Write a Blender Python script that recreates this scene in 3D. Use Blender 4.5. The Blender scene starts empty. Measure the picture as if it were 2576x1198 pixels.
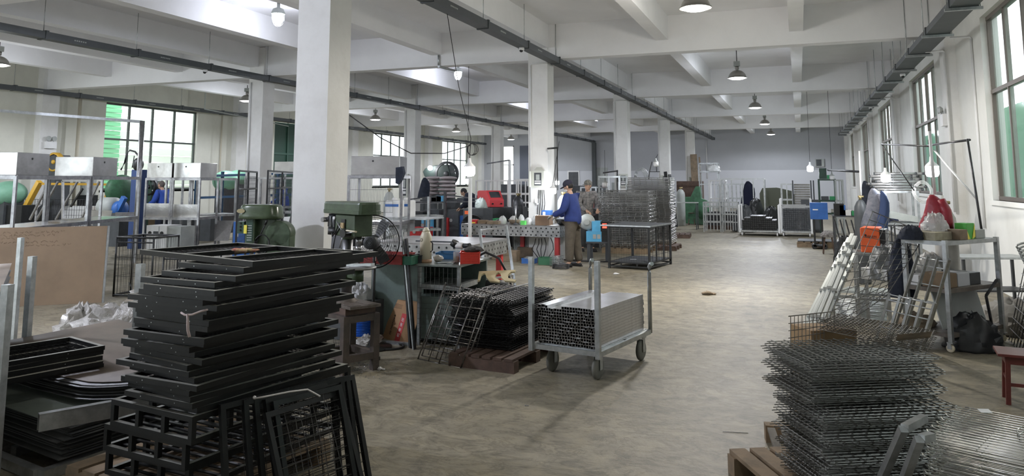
import bpy, math, random
from mathutils import Vector, Matrix, Euler
random.seed(7)
sc = bpy.context.scene
COL = sc.collection
PI = math.pi
def R(d): return math.radians(d)

# ---------------------------------------------------------------- camera
CAM_H = 1.65
F_PX, PX0, PY0 = 1880.0, 1288.0, 232.0
TILT = math.atan((456 - PY0) / F_PX)
YAW = math.atan(722 / (F_PX * math.cos(TILT) + 224 * math.sin(TILT)))
cd = bpy.data.cameras.new('camera')
cam = bpy.data.objects.new('camera', cd)
COL.objects.link(cam)
cam.location = (0, 0, CAM_H)
cam.rotation_euler = (PI / 2 + TILT, 0, YAW)
cd.sensor_width = 36
cd.lens = F_PX / 2576 * 36
cd.shift_y = -(599 - PY0) / 2576
cd.clip_start = 0.05
sc.camera = cam
sc.view_settings.view_transform = 'Standard'
sc.view_settings.look = 'None'
sc.view_settings.gamma = 1
sc.view_settings.exposure = 0.52

# ---------------------------------------------------------------- world and lamps' light
w = bpy.data.worlds.new('daylight'); sc.world = w; w.use_nodes = True
bg = w.node_tree.nodes['Background']
bg.inputs[0].default_value = (0.80, 0.88, 0.92, 1); bg.inputs[1].default_value = 2.6
P_HIGHBAY, P_CEIL_BULB, P_BULB = 520, 48, 14

def lamp(name, loc, power, color, parent=None, radius=0.12, spot=None):
    if spot:
        l = bpy.data.lights.new(name, 'SPOT'); l.spot_size = R(spot); l.spot_blend = 0.25
    else:
        l = bpy.data.lights.new(name, 'POINT')
    l.energy = power; l.color = color; l.shadow_soft_size = radius
    o = bpy.data.objects.new(name, l); COL.objects.link(o)
    o.location = loc
    if parent: o.parent = parent
    return o

# ---------------------------------------------------------------- pixel helpers: a place in the photo turned into a point of the hall
_f = Vector((-math.sin(YAW) * math.cos(TILT), math.cos(YAW) * math.cos(TILT), math.sin(TILT)))
_r = Vector((math.cos(YAW), math.sin(YAW), 0)); _u = _r.cross(_f)
def ray(x, y): return _f * F_PX + _r * (x - PX0) - _u * (y - PY0)
CC = Vector((0, 0, CAM_H))
def onz(x, y, z=0.0): d = ray(x, y); return CC + d * ((z - CAM_H) / d.z)
def ony(x, y, Y): d = ray(x, y); return CC + d * (Y / d.y)
def onx(x, y, X): d = ray(x, y); return CC + d * (X / d.x)

# ---------------------------------------------------------------- materials
MATS = {}
def mat(name, col, rough=0.6, metal=0.0, var=0.0, scale=4.0, bump=0.0, bscale=40.0, col2=None, spec=0.5, trans=0.0, alpha=1.0, emit=None, estr=0.0, thr=(0.35, 0.65), detail=6):
    if name in MATS: return MATS[name]
    m = bpy.data.materials.new(name); m.use_nodes = True
    nt = m.node_tree; b = nt.nodes['Principled BSDF']
    b.inputs['Base Color'].default_value = (*col, 1)
    b.inputs['Roughness'].default_value = rough
    b.inputs['Metallic'].default_value = metal
    b.inputs['Specular IOR Level'].default_value = spec
    if trans: b.inputs['Transmission Weight'].default_value = trans
    if alpha < 1: b.inputs['Alpha'].default_value = alpha
    if emit: b.inputs['Emission Color'].default_value = (*emit, 1); b.inputs['Emission Strength'].default_value = estr
    tc = nt.nodes.new('ShaderNodeTexCoord')
    if var or col2:
        n = nt.nodes.new('ShaderNodeTexNoise'); n.inputs['Scale'].default_value = scale; n.inputs['Detail'].default_value = detail
        n.inputs['Roughness'].default_value = 0.65
        nt.links.new(tc.outputs['Object'], n.inputs['Vector'])
        r = nt.nodes.new('ShaderNodeValToRGB')
        r.color_ramp.elements[0].position = thr[0]; r.color_ramp.elements[1].position = thr[1]
        c2 = col2 if col2 else tuple(min(1, c * (1 + var)) for c in col)
        c1 = col if col2 else tuple(c * (1 - var) for c in col)
        r.color_ramp.elements[0].color = (*c1, 1); r.color_ramp.elements[1].color = (*c2, 1)
        nt.links.new(n.outputs['Fac'], r.inputs[0]); nt.links.new(r.outputs[0], b.inputs['Base Color'])
    if bump:
        n2 = nt.nodes.new('ShaderNodeTexNoise'); n2.inputs['Scale'].default_value = bscale; n2.inputs['Detail'].default_value = 4
        nt.links.new(tc.outputs['Object'], n2.inputs['Vector'])
        bp = nt.nodes.new('ShaderNodeBump'); bp.inputs['Strength'].default_value = bump; bp.inputs['Distance'].default_value = 0.02
        nt.links.new(n2.outputs['Fac'], bp.inputs['Height']); nt.links.new(bp.outputs[0], b.inputs['Normal'])
    MATS[name] = m
    return m

def emis(name, col, s):
    if name in MATS: return MATS[name]
    m = bpy.data.materials.new(name); m.use_nodes = True
    nt = m.node_tree; nt.nodes.clear()
    e = nt.nodes.new('ShaderNodeEmission'); e.inputs[0].default_value = (*col, 1); e.inputs[1].default_value = s
    o = nt.nodes.new('ShaderNodeOutputMaterial'); nt.links.new(e.outputs[0], o.inputs[0])
    MATS[name] = m; return m

M = dict(
    plaster=mat('plaster', (0.74, 0.74, 0.70), 0.85, var=0.05, scale=1.3, bump=0.15, bscale=9),
    pillar=mat('pillar_plaster', (0.76, 0.755, 0.73), 0.85, col2=(0.66, 0.65, 0.62), scale=2.2, thr=(0.45, 0.8), bump=0.3, bscale=7),
    ceil=mat('ceiling_plaster', (0.84, 0.84, 0.845), 0.9, var=0.04, scale=0.7, bump=0.1, bscale=6),
    dado=mat('back_wall_paint', (0.58, 0.59, 0.62), 0.7),
    black=mat('black_paint', (0.012, 0.013, 0.013), 0.45, var=0.3, scale=12),
    blackpipe=mat('black_lacquer_tube', (0.014, 0.015, 0.015), 0.30, col2=(0.024, 0.025, 0.024), scale=9, thr=(0.5, 0.8), spec=0.25),
    darksteel=mat('dark_raw_steel', (0.075, 0.075, 0.078), 0.42, 0.75, var=0.35, scale=10),
    wire=mat('raw_wire', (0.17, 0.17, 0.165), 0.35, 0.85),
    darkwire=mat('black_wire', (0.03, 0.03, 0.032), 0.35, 0.6),
    brightwire=mat('galvanised_wire', (0.42, 0.42, 0.41), 0.3, 0.9),
    galv=mat('galvanised_steel', (0.44, 0.46, 0.46), 0.38, 0.85, var=0.18, scale=14, bump=0.05),
    steel=mat('raw_steel', (0.36, 0.36, 0.37), 0.32, 0.9, var=0.25, scale=8, bump=0.05),
    stainless=mat('stainless_sheet', (0.52, 0.51, 0.50), 0.22, 0.95, var=0.12, scale=3, bump=0.25, bscale=3.2),
    tube=mat('bright_square_tube', (0.56, 0.56, 0.57), 0.28, 0.9, var=0.1, scale=20),
    tubein=mat('tube_inside', (0.02, 0.02, 0.022), 0.8),
    plate=mat('perforated_plate', (0.30, 0.30, 0.29), 0.45, 0.6, var=0.3, scale=5),
    green=mat('machine_green_paint', (0.055, 0.085, 0.045), 0.42, var=0.25, scale=9),
    dgreen=mat('dark_green_paint', (0.02, 0.055, 0.035), 0.45, var=0.3, scale=6),
    midgreen=mat('weathered_green_enamel', (0.04, 0.12, 0.06), 0.5, var=0.3, scale=6),
    mint=mat('mint_green_paint', (0.20, 0.42, 0.29), 0.5, var=0.1),
    yellow=mat('robot_yellow_paint', (0.62, 0.36, 0.04), 0.45, var=0.1),
    yellowb=mat('bright_yellow_plastic', (0.85, 0.75, 0.10), 0.5),
    blue=mat('blue_paint', (0.03, 0.13, 0.42), 0.45, var=0.15),
    sky=mat('light_blue_paint', (0.10, 0.38, 0.62), 0.45, var=0.12),
    red=mat('red_paint', (0.55, 0.03, 0.03), 0.4, var=0.12),
    welder=mat('welder_red_enamel', (0.75, 0.07, 0.08), 0.4),
    orange=mat('orange_enamel', (0.80, 0.13, 0.03), 0.45),
    redplastic=mat('red_plastic', (0.62, 0.05, 0.03), 0.45),
    greenplastic=mat('green_plastic', (0.03, 0.28, 0.10), 0.45),
    lime=mat('lime_plastic', (0.15, 0.75, 0.15), 0.45),
    white=mat('white_enamel', (0.75, 0.75, 0.74), 0.5, var=0.05),
    grey=mat('grey_enamel', (0.36, 0.38, 0.36), 0.5, var=0.1),
    dgrey=mat('dark_grey_enamel', (0.055, 0.06, 0.065), 0.5, var=0.2),
    tray=mat('cable_tray_grey', (0.055, 0.062, 0.065), 0.5, var=0.1),
    card=mat('cardboard', (0.21, 0.15, 0.095), 0.85, var=0.1, scale=2),
    cardd=mat('dirty_cardboard', (0.25, 0.19, 0.13), 0.9, col2=(0.12, 0.10, 0.07), scale=5, thr=(0.4, 0.75)),
    wood=mat('pallet_wood', (0.26, 0.19, 0.12), 0.85, col2=(0.12, 0.09, 0.06), scale=7, thr=(0.4, 0.8)),
    dwood=mat('dark_stained_wood', (0.09, 0.055, 0.04), 0.7, var=0.3, scale=9),
    mahog=mat('mahogany_lacquer', (0.11, 0.025, 0.02), 0.35, var=0.2, scale=8),
    film=mat('plastic_film', (0.62, 0.62, 0.58), 0.18, trans=0.35, alpha=0.75, bump=0.9, bscale=22),
    rubber=mat('black_rubber', (0.015, 0.015, 0.016), 0.6),
    wheel=mat('grey_rubber_tyre', (0.16, 0.16, 0.14), 0.7, var=0.2),
    cream=mat('cream_plastic', (0.72, 0.66, 0.50), 0.4),
    ply=mat('pale_plywood', (0.78, 0.66, 0.40), 0.6, var=0.08),
    glass=mat('window_glass', (0.9, 1.0, 0.95), 0.05, trans=1.0),
    skin=mat('skin', (0.55, 0.34, 0.24), 0.6),
    hair=mat('black_hair', (0.015, 0.013, 0.012), 0.6),
    cloth=mat('dark_cloth', (0.02, 0.025, 0.04), 0.95, var=0.3, scale=8),
)

# ---------------------------------------------------------------- mesh builder
class MB:
    def __init__(s): s.v = []; s.f = []; s.sm = []; s.mi = []; s.cur = 0; s.T = None
    def mat(s, i): s.cur = i; return s
    def _v(s, p):
        p = Vector(p)
        if s.T is not None: p = s.T @ p
        s.v.append(tuple(p)); return len(s.v) - 1
    def face(s, idx, smooth=False): s.f.append(tuple(idx)); s.sm.append(smooth); s.mi.append(s.cur)
    def quad(s, *pts): s.face([s._v(p) for p in pts])
    def hexa(s, p):   # 8 points: bottom 4 ccw, top 4 ccw
        i = [s._v(q) for q in p]
        for a in ((0, 3, 2, 1), (4, 5, 6, 7), (0, 1, 5, 4), (1, 2, 6, 5), (2, 3, 7, 6), (3, 0, 4, 7)): s.face([i[k] for k in a])
        return s
    def box(s, x0, y0, z0, x1, y1, z1):
        return s.hexa([(x0, y0, z0), (x1, y0, z0), (x1, y1, z0), (x0, y1, z0), (x0, y0, z1), (x1, y0, z1), (x1, y1, z1), (x0, y1, z1)])
    def cbox(s, c, sx, sy, sz, rz=0, rx=0, ry=0):
        m = Matrix.Translation(Vector(c)) @ Euler((rx, ry, rz)).to_matrix().to_4x4()
        h = (sx / 2, sy / 2, sz / 2)
        return s.hexa([tuple(m @ Vector((a * h[0], b * h[1], c_ * h[2]))) for c_ in (-1, 1) for a, b in ((-1, -1), (1, -1), (1, 1), (-1, 1))])
    def bar(s, p, q, w=0.02, h=None, up=(0, 0, 1)):
        h = w if h is None else h
        p = Vector(p); q = Vector(q); d = (q - p)
        if d.length < 1e-6: return s
        d.normalize(); U = Vector(up)
        if abs(d.dot(U)) > 0.98: U = Vector((0, 1, 0))
        a = d.cross(U).normalized(); b = a.cross(d).normalized()
        o = [(-w / 2, -h / 2), (w / 2, -h / 2), (w / 2, h / 2), (-w / 2, h / 2)]
        return s.hexa([tuple(p + a * x + b * y) for x, y in o] + [tuple(q + a * x + b * y) for x, y in o])
    def cyl(s, p, q, r, n=10, r2=None, caps=True, smooth=True):
        r2 = r if r2 is None else r2
        p = Vector(p); q = Vector(q); d = (q - p).normalized()
        U = Vector((0, 0, 1)) if abs(d.z) < 0.95 else Vector((1, 0, 0))
        a = d.cross(U).normalized(); b = a.cross(d)
        A = [s._v(p + (a * math.cos(2 * PI * k / n) + b * math.sin(2 * PI * k / n)) * r) for k in range(n)]
        B = [s._v(q + (a * math.cos(2 * PI * k / n) + b * math.sin(2 * PI * k / n)) * r2) for k in range(n)]
        for k in range(n): s.face((A[k], A[(k + 1) % n], B[(k + 1) % n], B[k]), smooth)
        if caps: s.face(A[::-1]); s.face(B)
        return s
    def path(s, pts, r, n=6, closed=False):
        pts = [Vector(p) for p in pts]; rings = []
        N = len(pts)
        for i, p in enumerate(pts):
            if closed: d = pts[(i + 1) % N] - pts[i - 1]
            else: d = pts[min(i + 1, N - 1)] - pts[max(i - 1, 0)]
            if d.length < 1e-9: d = Vector((0, 0, 1))
            d.normalize(); U = Vector((0, 0, 1)) if abs(d.z) < 0.9 else Vector((1, 0, 0))
            a = d.cross(U).normalized(); b = a.cross(d)
            rings.append([s._v(p + (a * math.cos(2 * PI * k / n) + b * math.sin(2 * PI * k / n)) * r) for k in range(n)])
        for i in range(N if closed else N - 1):
            A = rings[i]; B = rings[(i + 1) % N]
            for k in range(n): s.face((A[k], A[(k + 1) % n], B[(k + 1) % n], B[k]), True)
        if not closed: s.face(rings[0][::-1]); s.face(rings[-1])
        return s
    def lathe(s, prof, c=(0, 0, 0), n=20, axis='z'):
        rings = []
        for r, h in prof:
            ring = []
            for k in range(n):
                x = r * math.cos(2 * PI * k / n); y = r * math.sin(2 * PI * k / n)
                p = (x, y, h) if axis == 'z' else ((x, h, y) if axis == 'y' else (h, x, y))
                ring.append(s._v(Vector(c) + Vector(p)))
            rings.append(ring)
        for A, B in zip(rings, rings[1:]):
            for k in range(n): s.face((A[k], A[(k + 1) % n], B[(k + 1) % n], B[k]), True)
        if prof[0] != prof[-1]: s.face(rings[0][::-1]); s.face(rings[-1])
        return s
    def ball(s, c, rx, ry=None, rz=None, n=12, m=8, jit=0.0, rnd=None):
        ry = rx if ry is None else ry; rz = rx if rz is None else rz
        c = Vector(c); rings = []
        rnd = rnd or random
        for i in range(1, m):
            a = PI * i / m; ring = []
            for k in range(n):
                j = 1 + (rnd.uniform(-jit, jit) if jit else 0)
                ring.append(s._v(c + Vector((rx * math.sin(a) * math.cos(2 * PI * k / n), ry * math.sin(a) * math.sin(2 * PI * k / n), -rz * math.cos(a))) * j))
            rings.append(ring)
        bt = s._v(c + Vector((0, 0, -rz))); tp = s._v(c + Vector((0, 0, rz)))
        for A, B in zip(rings, rings[1:]):
            for k in range(n): s.face((A[k], A[(k + 1) % n], B[(k + 1) % n], B[k]), True)
        for k in range(n):
            s.face((bt, rings[0][(k + 1) % n], rings[0][k]), True); s.face((tp, rings[-1][k], rings[-1][(k + 1) % n]), True)
        return s
    def prism(s, poly, p0, ux, uy, t):   # poly in 2-D, extruded by t along ux x uy
        ux = Vector(ux); uy = Vector(uy); nn = ux.cross(uy).normalized(); p0 = Vector(p0)
        A = [s._v(p0 + ux * a + uy * b) for a, b in poly]; B = [s._v(p0 + ux * a + uy * b + nn * t) for a, b in poly]
        n = len(poly); s.face(A[::-1]); s.face(B)
        for k in range(n): s.face((A[k], A[(k + 1) % n], B[(k + 1) % n], B[k]))
        return s
    def mesh(s, name, m):
        me = bpy.data.meshes.new(name); me.from_pydata(s.v, [], s.f)
        ms = m if isinstance(m, (list, tuple)) else [m]
        for x in ms: me.materials.append(x)
        me.polygons.foreach_set('use_smooth', s.sm); me.polygons.foreach_set('material_index', s.mi)
        me.update(); return me
    def build(s, name, m, parent=None, bevel=0):
        o = bpy.data.objects.new(name, s.mesh(name, m)); COL.objects.link(o)
        if parent: o.parent = parent
        if bevel:
            b = o.modifiers.new('bevel', 'BEVEL'); b.width = bevel; b.segments = 2; b.limit_method = 'ANGLE'
        return o

def tag(o, label=None, cat=None, group=None, kind=None):
    if label: o['label'] = label
    if cat: o['category'] = cat
    if group: o['group'] = group
    if kind: o['kind'] = kind
    return o
def thing(name, label, cat, loc=(0, 0, 0), rz=0.0, group=None):
    o = bpy.data.objects.new(name, None); COL.objects.link(o); o.empty_display_size = 0.1
    o.location = loc; o.rotation_euler = (0, 0, rz)
    return tag(o, label, cat, group)
def single(name, label, cat, mb, m, loc=(0, 0, 0), rz=0.0, group=None, bevel=0):
    o = mb.build(name, m, bevel=bevel); o.location = loc; o.rotation_euler = (0, 0, rz)
    return tag(o, label, cat, group)
ONES = 'zeroth first second third fourth fifth sixth seventh eighth ninth tenth eleventh twelfth thirteenth fourteenth fifteenth sixteenth seventeenth eighteenth nineteenth'.split()
def nth(n):
    if n < 20: return ONES[n]
    t_ = ('twenty', 'thirty', 'forty', 'fifty')[n // 10 - 2]
    return {'twenty': 'twentieth', 'thirty': 'thirtieth', 'forty': 'fortieth', 'fifty': 'fiftieth'}[t_] if n % 10 == 0 else t_ + '-' + ONES[n % 10]
def clone(o, loc=None, rz=None, label=None, group=None, parent=None):
    c = o.copy(); COL.objects.link(c); c.parent = parent
    if parent is None:
        if loc is not None: c.location = loc
        if rz is not None: c.rotation_euler = (c.rotation_euler.x, c.rotation_euler.y, rz)
        if label: c['label'] = label
        if group: c['group'] = group
    for ch in o.children: clone(ch, parent=c)
    return c
def struct(name, mb, m, parent=None):
    o = mb.build(name, m, parent)
    if parent is None: o['kind'] = 'structure'
    return o
def heading(p, q): return math.atan2(q[1] - p[1], q[0] - p[0])
def mesh_grid(mb, w, h, sx, sy, r, p0=(0, 0, 0), ux=(1, 0, 0), uy=(0, 1, 0), n=4, off=None):
    """welded wire grid of w by h in the plane ux, uy"""
    ux = Vector(ux); uy = Vector(uy); p0 = Vector(p0); nn = ux.cross(uy).normalized() * (r if off is None else off)
    a = max(1, round(w / sx)); b = max(1, round(h / sy))
    for i in range(a + 1):
        x = w * i / a; mb.cyl(p0 + ux * x + nn, p0 + ux * x + uy * h + nn, r, n, caps=False, smooth=False)
    for j in range(b + 1):
        y = h * j / b; mb.cyl(p0 + uy * y - nn, p0 + uy * y + ux * w - nn, r, n, caps=False, smooth=False)
    return mb
# ================================================================ the hall
XL, XR, YB, ZC = -21.0, 2.78, 48.9, 5.13
ROWS = [-0.9, 7.35, 15.6, 23.85, 32.1, 40.35]
y0 = -5.0
# floor
fm = bpy.data.materials.new('concrete_floor'); fm.use_nodes = True
nt = fm.node_tree; b = nt.nodes['Principled BSDF']; tc = nt.nodes.new('ShaderNodeTexCoord')
def noise(scale, detail=8, rough=0.6, vec=None, dist=0.0):
    n = nt.nodes.new('ShaderNodeTexNoise'); n.inputs['Scale'].default_value = scale; n.inputs['Detail'].default_value = detail
    n.inputs['Roughness'].default_value = rough; n.inputs['Distortion'].default_value = dist
    nt.links.new(vec or tc.outputs['Object'], n.inputs['Vector']); return n
def ramp(src, stops):
    r = nt.nodes.new('ShaderNodeValToRGB'); e = r.color_ramp.elements
    while len(e) > len(stops): e.remove(e[-1])
    while len(e) < len(stops): e.new(0.5)
    for k, (p, c) in zip(e, stops): k.position = p; k.color = (*c, 1)
    nt.links.new(src, r.inputs[0]); return r
def mix(a, b_, fac, mode='MULTIPLY'):
    m = nt.nodes.new('ShaderNodeMix'); m.data_type = 'RGBA'; m.blend_type = mode
    if isinstance(fac, float): m.inputs[0].default_value = fac
    else: nt.links.new(fac, m.inputs[0])
    nt.links.new(a, m.inputs[6]); nt.links.new(b_, m.inputs[7]); return m.outputs[2]
n1 = ramp(noise(0.55).outputs['Fac'], [(0.3, (0.165, 0.147, 0.107)), (0.5, (0.232, 0.207, 0.153)), (0.72, (0.295, 0.266, 0.205))])
n2 = ramp(noise(5.5, 8, 0.7, dist=0.6).outputs['Fac'], [(0.36, (0.62, 0.62, 0.62)), (0.5, (1, 1, 1)), (0.64, (1.25, 1.22, 1.15))])
mp = nt.nodes.new('ShaderNodeMapping'); mp.inputs['Rotation'].default_value = (0, 0, 0.35); mp.inputs['Scale'].default_value = (1.0, 2.2, 1)
nt.links.new(tc.outputs['Object'], mp.inputs[0])
n3 = ramp(noise(2.2, 10, 0.7, mp.outputs[0], 1.2).outputs['Fac'], [(0.45, (1, 1, 1)), (0.49, (0.6, 0.59, 0.56)), (0.53, (1.1, 1.1, 1.08))])
c = mix(n1.outputs[0], n2.outputs[0], 0.8); c = mix(c, n3.outputs[0], 0.75)
n4 = ramp(noise(38, 2, 0.5).outputs['Fac'], [(0.70, (1, 1, 1)), (0.76, (0.35, 0.33, 0.3))])
c = mix(c, n4.outputs[0], 0.5)
nt.links.new(c, b.inputs['Base Color']); b.inputs['Roughness'].default_value = 0.55; b.inputs['Specular IOR Level'].default_value = 0.35
bp = nt.nodes.new('ShaderNodeBump'); bp.inputs['Strength'].default_value = 0.35; bp.inputs['Distance'].default_value = 0.01
nt.links.new(noise(24, 6).outputs['Fac'], bp.inputs['Height']); nt.links.new(bp.outputs[0], b.inputs['Normal'])
struct('floor', MB().box(XL - 6, y0, -0.2, XR + 6, YB + 0.3, 0), fm)
struct('ceiling', MB().box(XL - 0.3, y0, ZC, XR + 0.3, YB + 0.3, ZC + 0.2), M['ceil'])

# walls with window and door openings
def wall(name, axis, plane, a0, a1, z1, holes, out, m, th=0.24):
    """wall on the plane x=plane (axis 'x') or y=plane; holes: (a0, a1, z0, z1)"""
    mb = MB(); cuts = sorted(holes)
    def blk(p, q, zz0, zz1):
        if q - p < 1e-4 or zz1 - zz0 < 1e-4: return
        lo, hi = sorted((plane, plane + out * th))
        if axis == 'x': mb.box(lo, p, zz0, hi, q, zz1)
        else: mb.box(p, lo, zz0, q, hi, zz1)
    p = a0
    for (h0, h1, zz0, zz1) in cuts:
        blk(p, h0, 0, z1); blk(h0, h1, 0, zz0); blk(h0, h1, zz1, z1); p = h1
    blk(p, a1, 0, z1)
    return struct(name, mb, m)
centres = [3.55, 11.75, 19.95, 28.2, 36.45, 44.7]
WR = [(cY - 2.1, cY + 1.75, 1.36, 4.22) for cY in centres]
WL = [(cY - 2.0, cY + 2.0, 1.36, 4.22) for cY in (11.75, 19.95, 36.45, 44.7)]
DOORL = (26.4, 30.2, 0.0, 4.22)
wall('wall_right', 'x', XR, y0, YB, ZC, WR, 1, M['plaster'])
wall('wall_left', 'x', XL, y0, YB, ZC, WL + [DOORL], -1, mat('left_wall_plaster', (0.66, 0.655, 0.575), 0.85, var=0.06, scale=1.1))
wall('wall_front', 'y', y0, XL - 0.24, XR + 0.24, ZC, [(-20.5, -10.5, 0, 4.6)], -1, M['plaster'])
BD = (ony(1262, 400, YB).x, ony(1293, 400, YB).x, 0.0, 4.1)
wb = wall('wall_back', 'y', YB, XL - 0.24, XR + 0.24, ZC, [BD], 1, mat('grey_wall_paint', (0.42, 0.43, 0.45), 0.8, var=0.03, scale=1))
# the lighter painted band of the back wall
struct('trim_1', MB().box(BD[1] + 0.6, YB - 0.012, 0, XR, YB, 2.33), M['dado'])

# pillars, beams, wall piers
for X in (-5.11, -13.05):
    for Y in ROWS:
        mb = MB().box(X - 0.45 if X > -10 else X - 0.225, Y, 0, X if X > -10 else X + 0.225, Y + 0.45, ZC - 0.02)
        o = struct('pillar', mb, M['pillar'])
for Y in ROWS + [-5 + 0.2]:
    struct('ceiling_beam', MB().box(XL + 0.001, Y + 0.06, 4.35, XR - 0.001, Y + 0.38, ZC), M['ceil'])
for X in (0.2, -2.45, -7.75, -10.35, -15.6, -18.2):
    struct('ceiling_beam', MB().box(X - 0.26, y0, 4.61, X, YB, ZC), M['ceil'])
for X in (-5.1, -13.0):
    struct('ceiling_beam', MB().box(X - 0.28, y0, 4.6, X + 0.0, YB, ZC), M['ceil'])
for Y in ROWS + [YB - 0.45]:
    struct('wall_pier', MB().box(XR - 0.17, Y - 0.05, 0, XR + 0.02, Y + 0.5, ZC), M['pillar'])
    struct('wall_pier', MB().box(XL - 0.02, Y - 0.05, 0, XL + 0.25, Y + 0.5, ZC), M['pillar'])

# windows
fr = mat('brown_window_frame', (0.16, 0.135, 0.115), 0.45, 0.3)
frg = mat('grey_window_frame', (0.06, 0.07, 0.06), 0.5)
outgreen = mat('outside_green_cladding', (0.22, 0.62, 0.33), 0.6)
outwhite = mat('outside_white_cladding', (0.86, 0.90, 0.82), 0.7)
tint = mat('tinted_glass', (0.33, 0.48, 0.42), 0.06, spec=0.6, alpha=0.45)
clear = mat('clear_glass', (0.8, 0.9, 0.85), 0.05, alpha=0.08)
nwin = 0
def window(X, sgn, h, m, gm, n=4):
    global nwin; nwin += 1
    ya, yb, za, zb = h
    xc = X + sgn * 0.12
    mb = MB(); t = 0.05
    for (p, q) in (((xc, ya, za + 0.03), (xc, yb, za + 0.03)), ((xc, ya, zb - 0.03), (xc, yb, zb - 0.03)), ((xc, ya, 3.03), (xc, yb, 3.03))):
        mb.bar(p, q, 0.08, 0.06)
    for k in range(n + 1):
        yy = ya + 0.03 + (yb - ya - 0.06) * k / n
        mb.bar((xc, yy, za), (xc, yy, zb), 0.07, 0.05)
    o = struct('window_%d' % nwin, mb, m)
    g = MB()
    for k in range(n):
        a = ya + 0.05 + (yb - ya - 0.1) * k / n; c_ = ya + 0.05 + (yb - ya - 0.1) * (k + 1) / n
        dx = 0.015 if k % 2 else -0.015
        g.quad((xc + dx, a, za + 0.05), (xc + dx, c_, za + 0.05), (xc + dx, c_, zb - 0.05), (xc + dx, a, zb - 0.05))
    g.build('glass', gm, o)
    s_ = MB().box(min(X, X - sgn * 0.04), ya - 0.08, za - 0.07, max(X, X + sgn * 0.24), yb + 0.08, za)
    s_.build('sill', M['plaster'], o)
    return o
for h in WR: window(XR, 1, h, fr, tint)
for h in WL: window(XL, -1, h, frg, clear)
# what stands outside: corrugated fences of the yards
def corrug(name, label, x, ya, yb, z1, m, pitch=0.22, amp=0.05):
    mb = MB(); n = int((yb - ya) / pitch) * 2; d = 0.03
    pts = [(x + (amp if k % 2 else 0), ya + (yb - ya) * k / n) for k in range(n + 1)]
    for (xa, a), (xb, c_) in zip(pts, pts[1:]):
        mb.hexa([(xa, a, 0), (xb, c_, 0), (xb + d, c_, 0), (xa + d, a, 0), (xa, a, z1), (xb, c_, z1), (xb + d, c_, z1), (xa + d, a, z1)])
    return single(name, label, 'fence', mb, m)
corrug('corrugated_fence', 'green corrugated fence seen through the right hand windows', 5.2, -4.5, 48.5, 3.6, mat('fence_green', (0.10, 0.30, 0.17), 0.5), 0.3, 0.08)
mb = MB()
for k in range(16): mb.box(XL - 3.5, 14, 0.3 * k, XL - 3.45 + 0.03 * (k % 2), 19.4, 0.3 * k + 0.27)
for k in range(16): mb.box(XL - 3.5, 20.5, 0.3 * k, XL - 3.45 + 0.03 * (k % 2), 34, 0.3 * k + 0.27)
single('clad_building', 'white horizontally clad building outside the left window', 'building', mb, outwhite)
mb = MB()
for k in range(30): mb.box(XL - 3.3, 19.6, 0.17 * k, XL - 3.24 + 0.03 * (k % 2), 21.4, 0.17 * k + 0.14)
single('roller_shutter', 'green slatted shutter outside the left window', 'shutter', mb, outgreen)
# dark green gate in the left wall, bright doorway in the back wall
g = MB().box(XL - 0.16, DOORL[0] + 0.02, 0, XL - 0.1, DOORL[1] - 0.02, 4.2)
o = struct('door_1', g, mat('gate_green', (0.012, 0.05, 0.03), 0.5))
mb = MB()
for k in range(5): mb.box(XL - 0.1, DOORL[0] + 0.02 + k * 0.93, 0, XL - 0.05, DOORL[0] + 0.09 + k * 0.93, 4.2)
for z in (0.02, 1.4, 2.8, 4.1): mb.box(XL - 0.1, DOORL[0] + 0.02, z, XL - 0.06, DOORL[1] - 0.02, z + 0.08)
mb.build('door_frame', mat('gate_rail', (0.03, 0.08, 0.055), 0.5), o)
mb = MB()
for x in (BD[0], BD[1] - 0.06): mb.box(x, YB - 0.05, 0, x + 0.06, YB + 0.1, 4.1)
mb.box(BD[0], YB - 0.05, 2.75, BD[1], YB + 0.05, 2.81); mb.box(BD[0], YB - 0.05, 4.04, BD[1], YB + 0.1, 4.1)
struct('door_2', mb, M['white'])
mb = MB().box(BD[0] - 4, YB + 5, 0, BD[1] + 3, YB + 5.2, 6)
single('yard_wall', 'sunlit yard wall seen through the far narrow doorway', 'wall', mb, mat('sunlit_render', (0.85, 0.82, 0.72), 0.8))
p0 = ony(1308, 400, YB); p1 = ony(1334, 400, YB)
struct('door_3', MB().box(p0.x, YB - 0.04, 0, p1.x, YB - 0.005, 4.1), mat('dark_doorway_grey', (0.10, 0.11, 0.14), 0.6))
p0 = ony(1366, 356, YB); p1 = ony(1465, 430, YB)

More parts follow.
